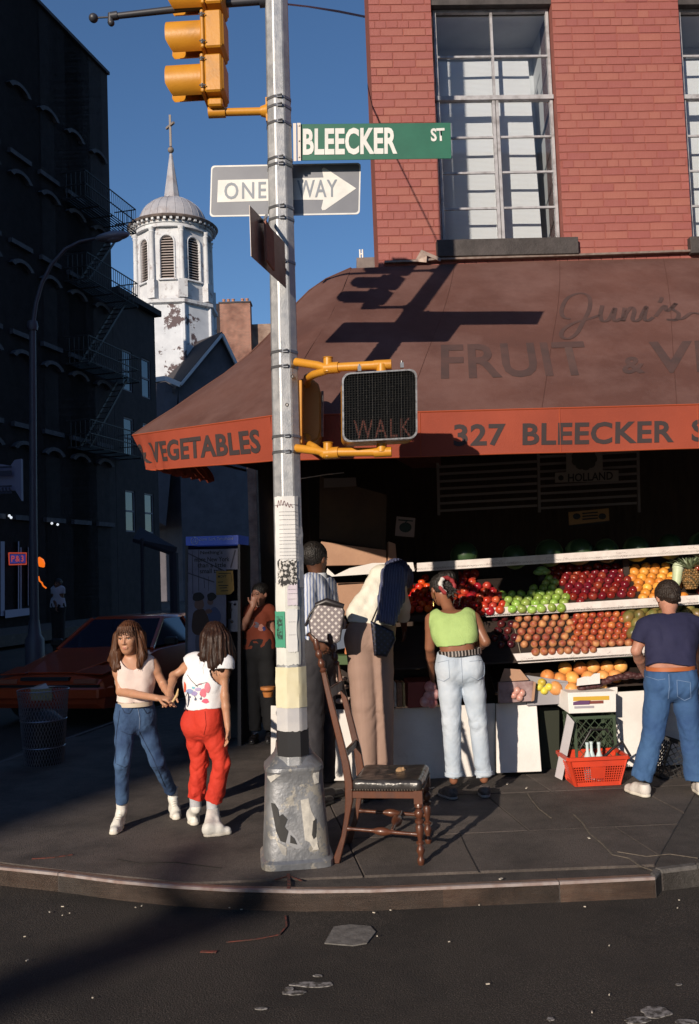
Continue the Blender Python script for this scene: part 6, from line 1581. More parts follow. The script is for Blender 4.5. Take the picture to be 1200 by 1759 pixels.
gb = [(1.38, .72, .86), (3.55, .70, .87)]; rf = [(2.02, .56, 1.24), (2.95, .55, 1.23)]
q = MB(); q.hexa([cw(2.0, -.58, 1.215), cw(2.0, .58, 1.215), cw(2.98, .57, 1.205), cw(2.98, -.57, 1.205)], [cw(2.05, -.50, 1.262), cw(2.05, .50, 1.262), cw(2.93, .49, 1.255), cw(2.93, -.49, 1.255)]); q.build('roof', carp, car, bevel=.012, smooth=30)
for s in (-1, 1):
    q = MB(); q.bar(cw(1.38, s * .73, .85), cw(2.02, s * .565, 1.235), .05, .05); q.bar(cw(3.6, s * .70, .86), cw(2.95, s * .56, 1.225), .10, .04); q.bar(cw(2.72, s * .75, .86), cw(2.62, s * .58, 1.22), .05, .03); q.build('window_pillars', carp, car, bevel=.006)
q = MB(); q.plate([cw(1.40, -.70, .865), cw(1.40, .70, .865), cw(2.01, .55, 1.225), cw(2.01, -.55, 1.225)], .008); q.build('windscreen', cglass, car)
q = MB(); q.plate([cw(3.58, -.68, .88), cw(2.96, -.54, 1.22), cw(2.96, .54, 1.22), cw(3.58, .68, .88)], .008); q.build('rear_window', cglass, car)
for s in (-1, 1):
    q = MB(); P = [cw(1.46, s * .735, .875), cw(3.5, s * .715, .88), cw(2.95, s * .565, 1.21), cw(2.05, s * .57, 1.215)]; q.plate(P, .008); q.build('side_window', cglass, car)
    q = MB(); q.plate([cw(.10, s * .36, .668), cw(.10, s * .74, .652), cw(.50, s * .76, .706), cw(.50, s * .36, .722)][::1 if s > 0 else -1], .014); q.build('headlight_cover', carp, car, bevel=.004)
    q = MB(); q.hexa([cw(-.022, s * .40, .545), cw(-.012, s * .70, .545), cw(.03, s * .72, .545), cw(.03, s * .40, .545)], [cw(-.012, s * .40, .60), cw(-.002, s * .70, .60), cw(.04, s * .72, .60), cw(.04, s * .40, .60)]); q.build('front_lamp', mat('front_lamp_lens', (.30, .10, .06), .2), car, bevel=.004)
    for xx in (.78, 3.3):
        c = cw(xx, s * .80, .31); T = M(((CF.x, CRt.x, 0, c.x), (CF.y, CRt.y, 0, c.y), (0, 0, 1, c.z), (0, 0, 0, 1))) @ M.Rotation(math.pi / 2, 4, 'X')
        wh = MB(); wh.lathe([(.20, -.09), (.29, -.085), (.305, -.05), (.305, .05), (.29, .085), (.20, .09)], 24, T=T); wo = wh.build('wheel', mat('tyre_rubber', (.02, .02, .02), .8), car, smooth=40)
        wh = MB(); wh.lathe([(.02, -.07), (.10, -.06), (.20, -.088), (.20, .088), (.10, .06), (.02, .07)], 16, T=T); wh.build('rim', mat('steel_rim', (.25, .25, .27), .4, metal=.8), wo, smooth=40)
q = MB(); q.plate([cw(.13, -.34, .672), cw(.13, .34, .672), cw(1.34, .66, .876), cw(1.34, -.66, .876)], .018); q.build('bonnet', carp, car, bevel=.006, smooth=30)
q = MB(); q.hexa([cw(-.01, -.74, .50), cw(-.01, .74, .50), cw(.05, .76, .50), cw(.05, -.76, .50)], [cw(-.012, -.74, .532), cw(-.012, .74, .532), cw(.05, .76, .532), cw(.05, -.76, .532)]); q.hexa([cw(-.03, -.34, .585), cw(-.03, .34, .585), cw(.05, .34, .585), cw(.05, -.34, .585)], [cw(-.02, -.34, .625), cw(-.02, .34, .625), cw(.05, .34, .625), cw(.05, -.34, .625)]); q.build('grille', cblk, car)
q = MB(); q.hexa([cw(-.07, -.76, .36), cw(-.07, .76, .36), cw(.2, .85, .36), cw(.2, -.85, .36)], [cw(-.05, -.76, .50), cw(-.05, .76, .50), cw(.2, .85, .50), cw(.2, -.85, .50)]); q.build('bumper', carp, car, bevel=.02, smooth=30)
q = MB(); q.box((0, 0, 0), (.3, .012, .15), T=M.Translation(cw(-.085, 0, .43)) @ M.Rotation(math.atan2(CRt.y, CRt.x), 4, 'Z')); q.build('number_plate', mat('plate_cream', (.35, .28, .15), .5), car)
for s in (-1, 1): q = MB(); q.box((0, 0, 0), (.18, .08, .11), T=M.Translation(cw(1.62, s * .90, .93)) @ M.Rotation(math.atan2(CRt.y, CRt.x), 4, 'Z')); q.build('door_mirror', cblk, car, bevel=.02)
# wire litter basket
lb0 = at(76, 1312, 8.9); lb0 = V((lb0.x, 8.9, RZ + .0)); lbm = mat('bare_wire', (.32, .32, .38), .35, metal=.7)
lb = thing('litter_basket', 'round wire mesh litter basket in front of the red car', 'litter basket', lb0); HB_ = at(76, 1186, 8.9).z - RZ
for z, r_ in ((0, .17), (.25, .19), (.5, .21), (HB_, .235)): q = MB(); q.tube([lb0 + V((r_ * math.cos(t), r_ * math.sin(t), z + .01)) for t in [2 * math.pi * i / 32 for i in range(33)]], .006, 5); q.build('hoop', lbm, lb)
q = MB()
for s in (-1, 1):
    for k in range(44):
        t0 = 2 * math.pi * k / 44; pts = [lb0 + V(((.17 + .065 * v) * math.cos(t0 + s * v * 1.5), (.17 + .065 * v) * math.sin(t0 + s * v * 1.5), v * HB_)) for v in (0, .25, .5, .75, 1)]; q.tube(pts, .0022, 4)
q.build('wire_mesh', lbm, lb, kind='stuff')
q = MB(); c = lb0 + V((0, -.1, HB_ + .03)); q.add([c + V(p) for p in ((-.1, 0, 0), (.0, -.02, .04), (.06, .0, .05), (.09, 0, .0), (-.02, .03, -.01))], [(0, 4, 1), (4, 3, 2, 1), (0, 1, 2, 3)]); tag(q.build('rag', mat('pale_rag', (.45, .46, .55), .8)), 'pale crumpled sheet lying on the rim of the wire litter basket', 'paper')
# dark rubbish inside it
q = MB(); q.lathe([(.15, .02), (.18, .3), (.19, .5), (.1, .58), (.01, .6)], 16, tuple(lb0)); q.build('bin_liner', mat('bin_liner', (.012, .012, .014), .4), lb, smooth=50)

# telephone booth
YT = 9.45
TN = V((-.10, -1, 0)).normalized(); TU = V((-TN.y, TN.x, 0)); T00 = at(365, 1000, YT)
def tp_(px, py, o=0.0): return atp(px, py, T00 + TN * o, TN)
ph = thing('phone_booth', 'blue topped street telephone kiosk with advertising poster, in the shade', 'phone booth', V((T00.x, YT, 0)))
tbl = mat('booth_dark_frame', (.03, .032, .045), .5); tblue = mat('booth_blue', (.025, .07, .42), .4, emit=((.04, .10, .6), .10))
def tbox(name, pts, d, m, o=0.0, parent=None): q = MB(); P = [tp_(x, y, o) for x, y in pts]; q.hexa(P, [p - TN * d for p in P]); return q.build(name, m, parent or ph)
sg = tbox('top_sign', [(319, 937), (409, 935), (409, 919), (319, 922)], .5, tblue)
wl_ = mat('sign_pale_letters', (.5, .55, .65), .6)
text_on('lettering', 'New York Telephone', tp_(343, 931, .002), tp_(400, 928.5, .002), tp_(343, 924, .002), wl_, sg, .0, 1, .001, TN)
q = MB(); c = tp_(334, 929, .003); q.tube([c + (TU * math.cos(t) + V((0, 0, math.sin(t)))) * .036 for t in [2 * math.pi * i / 20 for i in range(21)]], .004, 5); q.tube([c + TU * x * .02 + V((0, 0, z * .02)) for x, z in ((-1, -.6), (-.5, -.3), (-.4, .6), (0, .9), (.4, .6), (.5, -.3), (1, -.6), (-1, -.6))], .003, 5); q.build('bell_emblem', wl_, sg)
for pts in ([(318, 1290), (323, 1290), (323, 937), (318, 937)], [(408, 1290), (414, 1288), (412, 935), (408, 935)]): tbox('post', pts, .5, tbl)
zf_ = proj(V((T00.x, YT, 0)))[1]
tbox('back_panel', [(323, zf_), (409, zf_), (409, 936), (323, 937)], .02, mat('booth_back', (.03, .03, .04), .6), -.45)
po = tbox('advert_panel', [(322, zf_ - 60), (388, zf_ - 60), (388, 943), (321, 944)], .03, mat('advert_paper', (.19, .19, .27), .6, col2=(.13, .13, .2), scale=3), .0)
tbox('advert_top', [(388, 978), (410, 978), (410, 942), (388, 943)], .03, MATS['advert_paper'], .0, po)
bkt = mat('poster_black', (.012, .012, .015), .7)
for i, (tx, x0, x1, yb, yt) in enumerate([("Nothing's", 344, 382, 954, 946), ('more New York', 334, 394, 965, 957), ('than a little', 339, 388, 975, 967), ('small talk.', 343, 384, 985, 977)]): text_on('lettering', tx, tp_(x0, yb, .003), tp_(x1, yb - .8, .003), tp_(x0, yt, .003), bkt, po, .01, 1, .001, TN)
q = MB()
for a, b in (((322, 950), (400, 988)), ((322, 984), (368, 1000)), ((330, 945), (331, 1020)), ((341, 945), (341, 1015)), ((350, 990), (351, 1010)), ((358, 990), (358, 1015)), ((404, 945), (396, 975))): q.bar(tp_(*a, .002), tp_(*b, .002), .002, .012)
q.build('printed_fence', mat('poster_grey', (.05, .05, .08), .7), po)
def blobp(nm, px, py, w_, h_, col, o, sd=0): q = MB(); q.plate([tp_(px + w_ * math.cos(t) * (1 + .12 * math.sin(3 * t + sd)), py + h_ * math.sin(t) * (1 + .1 * math.cos(2 * t + sd)), o) for t in [2 * math.pi * i / 18 for i in range(18)]], .0006); q.build(nm, mat('poster_%g_%g' % (col[0], col[1]), col, .7), po)
blobp('printed_figure', 343, 1068, 15, 24, (.055, .028, .02), .004, 1); blobp('printed_figure', 347, 1110, 13, 30, (.09, .09, .13), .003, 2); blobp('printed_figure', 368, 1062, 11, 18, (.06, .08, .17), .0035, 3)
blobp('printed_figure', 342, 1036, 8, 12, (.16, .09, .075), .005, 0); blobp('printed_figure', 340, 1025, 10, 8, (.015, .013, .016), .006, 1); blobp('printed_figure', 361, 1032, 5, 8, (.14, .085, .08), .0055, 0); blobp('printed_figure', 363, 1025, 8, 7, (.014, .012, .014), .0062, 2); blobp('printed_figure', 358, 1050, 6, 4, (.15, .08, .07), .0065, 2)
tel = tbox('telephone', [(391, 1085), (408, 1085), (408, 1032), (391, 1032)], .18, mat('phone_steel', (.10, .10, .14), .35, metal=.6), -.12)
q = MB()
for px, py in ((396, 1047), (403, 1038), (398, 1068)): q.sphere(tp_(px, py, -.11), .014, 8)
q.build('phone_buttons', mat('chrome', (.7, .7, .75), .15, metal=1), tel); q = MB(); q.tube([tp_(393, 1036, -.10), tp_(392, 1050, -.08), tp_(393, 1062, -.10)], .018, 8); q.build('handset', cblk, tel, smooth=40)
q = MB(); P = [tp_(371, 1022, .012), tp_(395, 1021, .012), tp_(402, 1014, .012), tp_(400, 980, .012), tp_(371, 981, .012)]; q.plate(P, .002); nt_ = tag(q.build('taped_notice', mat('yellow_notice', (.30, .19, .045), .7, col2=(.26, .16, .04), scale=8)), 'yellow paper notice taped over the telephone kiosk poster', 'notice')
text_on('lettering', 'MOVY', tp_(374, 993, .013), tp_(389, 992, .013), tp_(374, 988, .013), bkt, nt_, .01, 1, .001, TN)
q = MB()
for x0, x1, y in ((374, 383, 1000), (375, 392, 1006), (377, 390, 1010), (379, 392, 1015), (375, 396, 985)): q.bar(tp_(x0, y, .014), tp_(x1, y - .5, .014), .001, .008)
q.bar(tp_(396, 983, .014), tp_(398, 1000, .014), .001, .012); q.build('scribbled_lines', bkt, nt_)

# street lamp at the left
lmp = mat('grey_lamp_paint', (.06, .06, .085), .5); YL = 19.7
b0 = at(60, 1100, YL); b0 = V((at(60, 1139, YL).x, YL, 0)); lampp = thing('street_lamp', 'slender grey street lamp with a curved arm at the far left kerb', 'street lamp', b0)
pt_ = at(56, 560, YL); q = MB(); q.tube([b0, at(57, 900, YL), pt_], [.105, .085, .07], 12); q.lathe([(.2, 0), (.2, .5), (.14, .6), (.11, .9)], 12, tuple(b0)); q.lathe([(.1, -.1), (.12, 0), (.1, .1)], 12, tuple(at(56, 560, YL))); q.build('pole', lmp, lampp, smooth=40)
q = MB(); q.tube([at(x, y, YL) for x, y in [(56, 560), (62, 520), (72, 486), (88, 455), (112, 428), (138, 415), (168, 409)]], [.05, .048, .045, .042, .04, .038, .036], 8); q.build('curved_arm', lmp, lampp, smooth=50)
q = MB(); a, b = at(162, 411, YL), at(224, 402, YL); T = M.Translation((a + b) / 2) @ M.Rotation(math.atan2(b.z - a.z, b.x - a.x) * -1, 4, 'Y'); q.sphere((0, 0, 0), 1, 18, T=T @ M.Diagonal((.38, .16, .10, 1))); q.sphere((.10, 0, -.05), 1, 18, T=T @ M.Diagonal((.24, .13, .13, 1))); q.build('lamp_head', mat('lamp_head_grey', (.20, .21, .26), .4), lampp, smooth=60)

# shop fronts on the far left pavement
def fpx(px, py, o=0.0): return atp(px, py, FP + SN * o, SN)
ns = thing('neon_sign', 'small red and blue neon window sign at the far left', 'neon sign', fpx(30, 970, .1))
nred = mat('red_neon', (.5, .05, .02), .5, emit=((1, .12, .05), .32)); nblue = mat('blue_neon', (.05, .06, .4), .5, emit=((.12, .12, .9), .10)); norg = mat('orange_neon', (.7, .15, .02), .5, emit=((1, .18, .01), .9))
q = MB(); P = [fpx(x, y, .12) for x, y in ((15, 950), (45, 950), (45, 969), (16, 970))]; q.tube(P + [P[0]], .022, 5); q.build('neon_frame', nred, ns)
q = MB(); q.plate([fpx(x, y, .08) for x, y in ((17, 952), (43, 952), (43, 967), (17, 968))], .02); q.build('neon_backing', nblue, ns)
text_on('lettering', 'P&3', fpx(19, 965, .12), fpx(40, 964.5, .12), fpx(19, 954.5, .12), nred, ns, .01, 1.2, .01, SN)
on = thing('orange_sign', 'bright orange curled neon shapes hanging beside the street lamp', 'neon sign', fpx(72, 1000, .3))
q = MB(); q.tube([fpx(x, y, .5) for x, y in ((67, 958), (70, 963), (72, 970), (75, 973))], [.04, .10, .11, .04], 8); q.build('neon_blob', norg, on, smooth=60)
q = MB(); q.tube([fpx(x, y, .5) for x, y in ((66, 990), (68, 998), (72, 1001), (74, 1006), (79, 1010))], .025, 6); q.build('neon_curl', norg, on, smooth=60)
sf = thing('dim_store', 'dim shop front with pale mullions at the far left', 'shop front', fpx(30, 1060, .1)); pm_ = mat('pale_mullion', (.24, .24, .34), .6)
for (x0, x1, y0, y1) in ((1, 8, 930, 1058), (31, 33, 930, 1056), (35, 37, 940, 1056), (48, 49, 940, 1040)): q = MB(); q.hexa([fpx(x0, y1, 0), fpx(x1, y1, 0), fpx(x1, y1, .1), fpx(x0, y1, .1)], [fpx(x0, y0, 0), fpx(x1, y0, 0), fpx(x1, y0, .1), fpx(x0, y0, .1)]); q.build('mullion', pm_, sf)
q = MB(); q.hexa([fpx(9, 1062, 0), fpx(52, 1056, 0), fpx(52, 1056, .15), fpx(9, 1062, .15)], [fpx(9, 1048, 0), fpx(52, 1044, 0), fpx(52, 1044, .15), fpx(9, 1048, .15)]); q.build('shop_sill', pm_, sf)
hs_ = thing('hanging_sign', 'pale shaped sign board hanging out from the dark shops at the left edge', 'sign', at(18, 850, 21)); hm = mat('dim_sign_board', (.20, .20, .30), .7)
q = MB(); q.plate([at(x, y, 21) for x, y in ((-12, 845), (26, 842), (37, 860), (36, 788), (25, 790), (18, 800), (-12, 795))], .12); q.build('board', hm, hs_)
q = MB()
for y in (803, 813, 836, 847): q.bar(at(-8, y, 20.86), at(20, y - 1, 20.86), .02, .04 if y != 813 else .10)
for k in range(4): q.bar(at(-2 + k * 6, 838, 20.86), at(0 + k * 6, 846, 20.86), .03, .03)
q.build('board_markings', mat('dim_sign_print', (.04, .04, .07), .7), hs_)
for i, (px, py, o) in enumerate(((16, 886, .3), (19, 889, .3), (89, 899, .3), (99, 901, .3))):
    q = MB(); q.sphere(fpx(px, py, o), .045, 8); tag(q.build('shop_bulb', mat('bare_bulb', (.8, .8, .8), .5, emit=((.9, .95, 1), .8))), ['tiny lit bulb, upper of the pair left of the lamp post', 'tiny lit bulb, lower of the pair left of the lamp post', 'tiny lit bulb just right of the street lamp', 'tiny lit bulb further right of the street lamp'][i], 'bulb')
# dark shop canopy down the side street
cn = thing('side_canopy', 'dark cloth canopy in the deep shade behind the telephone kiosk', 'canopy', at(290, 1000, 24)); q = MB()
q.plate([at(228, 925, 24), at(300, 950, 24), at(304, 940, 24), at(240, 905, 25)], .1); q.build('canopy_cloth', mat('dark_canopy', (.018, .018, .03), .8), cn); q = MB(); q.tube([at(244, 925, 24), V((at(244, 1000, 24).x, 24, 0))], .05, 8); q.tube([at(298, 950, 24), V((at(299, 1000, 24).x, 24, 0))], .12, 8); q.build('canopy_post', MATS['dark_canopy'], cn)

# ================================================================ unseen, behind the camera: pole shaped for the foreground shadow, buildings blocking skylight
def shift(p, t): return p - SD * (t / math.cos(SUN_EL)) * 1.0
shadow_pole = thing('street_lamp', 'unseen forked pole behind the viewer, shaped to cast the foreground shadow', 'street lamp', shift(atz(-190, 1800, RZ), 24) * 1.0)
shadow_pole.location.z = RZ  # added unseen pole, its arms laid out along the wanted ground shadow
G = lambda x, y: shift(atz(x, y, RZ), 24)
q = MB(); base_ = G(-190, 1800); q.tube([V((base_.x, base_.y, RZ)), base_], [.16, .12], 12); q.build('pole', lmp, shadow_pole, smooth=40)
q = MB(); q.tube([base_, G(0, 1700), G(180, 1640), G(330, 1590), G(440, 1553)], [.16, .16, .15, .13, .11], 10); q.tube([G(430, 1556), G(470, 1540), shift(atz(505, 1490, 0), 24)], [.13, .15, .06], 10)
q.tube([G(350, 1584), G(305, 1552), shift(atz(292, 1520, 0), 24), shift(atz(318, 1470, 0), 24), shift(atz(345, 1442, 0), 24)], [.10, .09, .08, .08, .05], 10); q.build('shadow_arm', lmp, shadow_pole, smooth=50)
for i, (x, y, w_, d_, h_) in enumerate([(16, -30, 22, 14, 20), (30, -8, 14, 22, 18), (22, -56, 30, 20, 22)]):  # unseen buildings added to keep skylight out of the shaded parts
    b_ = thing('opposite_building', ['brick building across the street behind the viewer', 'brick building across the avenue to the right, out of view', 'taller brick building further behind the viewer'][i], 'building', (x, y, 0)); q = MB(); q.box((x, y, h_ / 2), (w_, d_, h_)); q.build('wall', dbrick, b_)
    q = MB()
    for k in range(int(w_ / 2.6)):
        for f in range(int(h_ / 3.3)): q.box((x - w_ / 2 + 1.6 + k * 2.6, y + d_ / 2 + .02, 2.2 + f * 3.3), (1.1, .1, 1.8))
    q.build('window', dframe, b_, kind='stuff')
# ================================================================ people
def nz(v): v = np.array(v, float); return v / np.linalg.norm(v)
def A_(p): return np.array(p, float)
def LP(a, b, t): return A_(a) + (A_(b) - A_(a)) * t
def cutlocal(S, p, n, rad):
    p = A_(p); n = nz(n); sl, g = S._sl(p - rad, p + rad)
    if sl is None: return
    x, y, z = g[0] - p[0], g[1] - p[1], g[2] - p[2]; d = x * n[0] + y * n[1] + z * n[2]; m = (x * x + y * y + z * z) < rad * rad
    S.F[sl] = np.where(m, np.maximum(S.F[sl], d), S.F[sl])
SDF.cutlocal = lambda s, p, n, rad: (cutlocal(s, p, n, rad), s)[1]
def lv_interp(levels, n):
    """levels: (centre, right vector, half width, radius)"""
    out = []
    for i in range(len(levels) - 1):
        a, b = levels[i], levels[i + 1]
        for k in range(n):
            t = k / n; out.append((LP(a[0], b[0], t), nz(LP(a[1], b[1], t)), a[2] + (b[2] - a[2]) * t, a[3] + (b[3] - a[3]) * t))
    out.append(levels[-1]); return out
def torso(S, J, g=0.0, lo=0, hi=99, k=.035, wk=1.0, dk=1.0):
    s = J['sc']; rh, rs = nz(A_(J['hr']) - A_(J['hl'])), nz(A_(J['sr']) - A_(J['sl'])); pel, ch = (A_(J['hr']) + A_(J['hl'])) / 2, (A_(J['sr']) + A_(J['sl'])) / 2
    sw = np.linalg.norm(A_(J['sr']) - A_(J['sl'])) / 2; up = nz(ch - pel); hwid = J.get('hipw', .165) * s; ww = J.get('waistw', .135) * s
    back = A_(J.get('bow', (0, 0, 0)))
    L_ = [(pel - up * .03 * s, rh, hwid - .10 * s, .098 * s * dk), (pel + up * .06 * s, rh, hwid - .10 * s, .098 * s * dk), (LP(pel, ch, .42) + back, nz(rh + rs), ww - .085 * s, .085 * s * dk), (LP(pel, ch, .70) + back, rs, sw * .95 - .08 * s, .100 * s * dk), (LP(pel, ch, .90) + back * .5, rs, sw - .085 * s, .092 * s * dk), (ch + up * .015 * s, rs, sw - .05 * s, .058 * s)]
    for i, (c, r_, w_, rad) in enumerate(lv_interp(L_, 3)):
        if lo <= i <= hi: S.cap(c - r_ * max(w_, .01), c + r_ * max(w_, .01), rad + g, k=k)
    return L_
def limb(S, pts, rs, g=0.0, k=.012):
    for i in range(len(pts) - 1): S.cap(pts[i], pts[i + 1], rs[i] + g, rs[i + 1] + g, k=k)
def hand(S, w_, d, n, s, curl=.5, side=1):
    """w_: wrist, d: direction of the hand, n: palm normal"""
    d = nz(d); n = nz(A_(n) - d * np.dot(n, d)); r_ = np.cross(d, n) * side
    S.cap(w_, w_ + d * .03 * s, .024 * s, .028 * s, .012, ax=n, sq=1.5); S.cap(w_ + d * .03 * s, w_ + d * .075 * s, .030 * s, .034 * s, .01, ax=n, sq=1.9)
    for i, ln in enumerate((.062, .072, .067, .052)):
        b = w_ + d * .085 * s + r_ * (i - 1.5) * .0185 * s; dd = nz(d + r_ * (i - 1.5) * .06); m_ = b + (dd * math.cos(curl * .5) + n * math.sin(curl * .5)) * ln * .5 * s; e = m_ + (dd * math.cos(curl * 1.4) + n * math.sin(curl * 1.4)) * ln * .5 * s
        S.cap(b - dd * .02 * s, m_, .0085 * s, .008 * s, .003); S.cap(m_, e, .008 * s, .0066 * s, .003)
    b = w_ + d * .03 * s - r_ * .026 * s; m_ = b + nz(d * .7 - r_ * .75 + n * .3) * .04 * s; S.cap(b, m_, .0115 * s, .010 * s, .008); S.cap(m_, m_ + nz(d * .95 - r_ * .2 + n * .35) * .032 * s, .0098 * s, .0078 * s, .004)
def bounds(pts, m): P = np.array([A_(p) for p in pts]); return P.min(0) - m, P.max(0) + m
def headM(fwd, up=(0, 0, 1)):
    f = nz(fwd); r_ = nz(np.cross(f, nz(up))); u = np.cross(r_, f); return np.array([r_, f, u]).T   # columns: right, forward, up
def head_sdf(S, c, H, s, child=False, neck=None):
    """H maps (right, forward, up) to the world"""
    def P(x, y, z): return A_(c) + H @ (np.array([x, y, z]) * s)
    Mr = M(H.tolist())
    S.ell(P(0, -.012, .028), np.array([.077, .094, .088]) * s, .01, Mr); S.ell(P(0, .018, -.025), np.array([.064, .070, .085]) * s, .03, Mr)
    S.ell(P(0, .045, -.085), np.array([.033, .034, .026]) * s, .03, Mr)                              # jaw and chin
    S.cap(P(-.026, .058, -.02), P(.026, .058, -.02), .026 * s, k=.02)                              # cheeks
    S.cap(P(-.034, .082, .022), P(.034, .082, .022), .010 * s, k=.016)                             # brow
    for q in (-1, 1):
        S.ell(P(q * .031, .094, .004), np.array([.017, .013, .011]) * s, .008, Mr, op='s')           # eye sockets
        S.ell(P(q * .078, -.005, -.005), np.array([.011, .018, .030]) * s, .006, Mr)                 # ears
    S.cap(P(0, .088, .012), P(0, .106, -.026), .0065 * s, .0095 * s, .008); S.cap(P(-.011, .094, -.030), P(.011, .094, -.030), .0075 * s, k=.006)   # nose
    S.cap(P(-.014, .085, -.058), P(.014, .085, -.058), .0075 * s, k=.007); S.cap(P(-.012, .084, -.067), P(.012, .084, -.067), .0075 * s, k=.005)
    return P
def face_parts(P, s, parent, skinm, lipc, browc, shut=0.35):
    wm_, im_ = mat('eye_white', (.62, .60, .58), .3), mat('eye_iris', (.03, .018, .012), .2); brm = mat('brow_%s' % browc[0], browc, .9); lm_ = mat('lips_%s' % lipc[0], lipc, .5)
    for q in (-1, 1):
        e = MB(); e.sphere(tuple(P(q * .030, .072, .005)), .0125 * s, 12); eo = e.build('eye', wm_, parent, smooth=80)
        e = MB(); e.sphere(tuple(P(q * .031, .0815, .004)), .0055 * s, 10); e.build('iris', im_, eo, smooth=80)
        e = MB(); e.tube([P(q * .016, .0845, .0085), P(q * .031, .0868, .011), P(q * .046, .079, .0075)], .0032 * s, 6); e.build('eyelid', brm, parent, smooth=60)
        e = MB(); e.tube([P(q * .013, .091, .026), P(q * .03, .092, .031), P(q * .050, .079, .024)], [.003 * s, .0038 * s, .002 * s], 6); e.build('eyebrow', brm, parent, smooth=60)
    e = MB(); e.tube([P(-.023, .083, -.0625), P(-.008, .0915, -.0585), P(0, .0918, -.060), P(.008, .0915, -.0585), P(.023, .083, -.0625)], [.001, .0042 * s, .004 * s, .0042 * s, .001], 8)
    e.tube([P(-.020, .083, -.0635), P(0, .0915, -.0685), P(.020, .083, -.0635)], [.001, .0055 * s, .001], 8); e.build('mouth', lm_, parent, smooth=60)
def skin_body(name_parent, J, skinm, h=.006, hands=True, bare_legs=True, face=True):
    s = J['sc']; pts = [J[k] for k in ('hl', 'hr', 'sl', 'sr', 'el', 'er', 'wl', 'wr', 'kl', 'kr', 'al', 'ar', 'head')]
    lo, hi = bounds(pts, .17 * s + .02); S = SDF(lo, hi, h)
    torso(S, J, -.012 * s)
    nk = (A_(J['sl']) + A_(J['sr'])) / 2; S.cap(nk, LP(nk, J['head'], .75), .048 * s, .045 * s, .03)
    for a in 'lr':
        S.cap(J['s' + a], LP(J['s' + a], J['e' + a], .3), .050 * s, .046 * s, .03)
        limb(S, [J['s' + a], J['e' + a]], [.045 * s * J.get('armk', 1), .036 * s * J.get('armk', 1)]); limb(S, [J['e' + a], LP(J['e' + a], J['w' + a], .35), J['w' + a]], [.035 * s, .037 * s * J.get('armk', 1), .024 * s])
        if hands: hand(S, A_(J['w' + a]), J['hd' + a], J['hn' + a], s * 1.0, J.get('curl', .6), J.get('hs' + a, 1))
        if bare_legs:
            limb(S, [J['h' + a], J['k' + a]], [.072 * s, .050 * s]); limb(S, [J['k' + a], LP(J['k' + a], J['a' + a], .35), J['a' + a]], [.048 * s, .048 * s, .032 * s])
    P = head_sdf(S, J['head'], J['H'], s * J.get('hk', 1))
    o = S.build('body', skinm, name_parent); return o, P
def top(name, J, m, parent, g=.012, sleeve=0.0, hem=None, neck=.06, h=.006, fold=.004, lo=2, strap=None, k=.03, fs=(9, 9, 5), slr=None, hemn=None, dk=1.0, necky=0, bag=0.0, **kw):
    s = J['sc']; pts = [J[q] for q in ('hl', 'hr', 'sl', 'sr', 'el', 'er')]; 
    if sleeve > .9: pts += [J['wl'], J['wr']]
    a_, b_ = bounds(pts, .2 * s); S = SDF(a_, b_, h)
    torso(S, J, g, lo=lo, k=k, dk=dk)
    ch, pel = (A_(J['sr']) + A_(J['sl'])) / 2, (A_(J['hr']) + A_(J['hl'])) / 2; up = nz(ch - pel)
    if bag: c = LP(pel, ch, .12); r_ = nz(A_(J['hr']) - A_(J['hl'])); S.cap(c - r_ * .08 * s, c + r_ * .08 * s, .1 * s + bag, k=.05)
    for a in 'lr':
        sh, el, wr = A_(J['s' + a]), A_(J['e' + a]), A_(J['w' + a]); r0 = slr or .055 * s
        if sleeve > 0:
            if sleeve <= 1: S.cap(sh, LP(sh, el, sleeve), r0 + g, (r0 + g) * (.95 if sleeve < .7 else .85), .03); S.cutlocal(LP(sh, el, sleeve), nz(el - sh), r0 + g + .03)
            else:
                S.cap(sh, el, r0 + g, r0 * .85 + g, .03); e2 = LP(el, wr, sleeve - 1); S.cap(el, e2, r0 * .85 + g, r0 * .72 + g, .02); S.cutlocal(e2, nz(wr - el), r0 + g + .03)
        else:
            S.cap(sh - up * .01 * s, LP(sh, ch, .2), .045 * s + g, k=.03); out = nz(sh - ch); S.cut(sh + out * (.035 if strap is None else strap) * s, out + up * .1)
    if hem is not None:
        n_ = -up if hemn is None else nz(hemn); S.cut(hem, n_)
    nb = ch + up * .10 * s
    if neck: S.ell(ch + up * .065 * s + A_(J.get('nf', (0, 0, 0))) * necky, (neck * s * 1.15, neck * s * 1.15, neck * s * 1.25), .006, op='s')
    if fold: S.disp(folds(fold, *fs, fold * .5, 26, ph=J.get('ph', 0)))
    return S.build(name, m, parent, **kw)
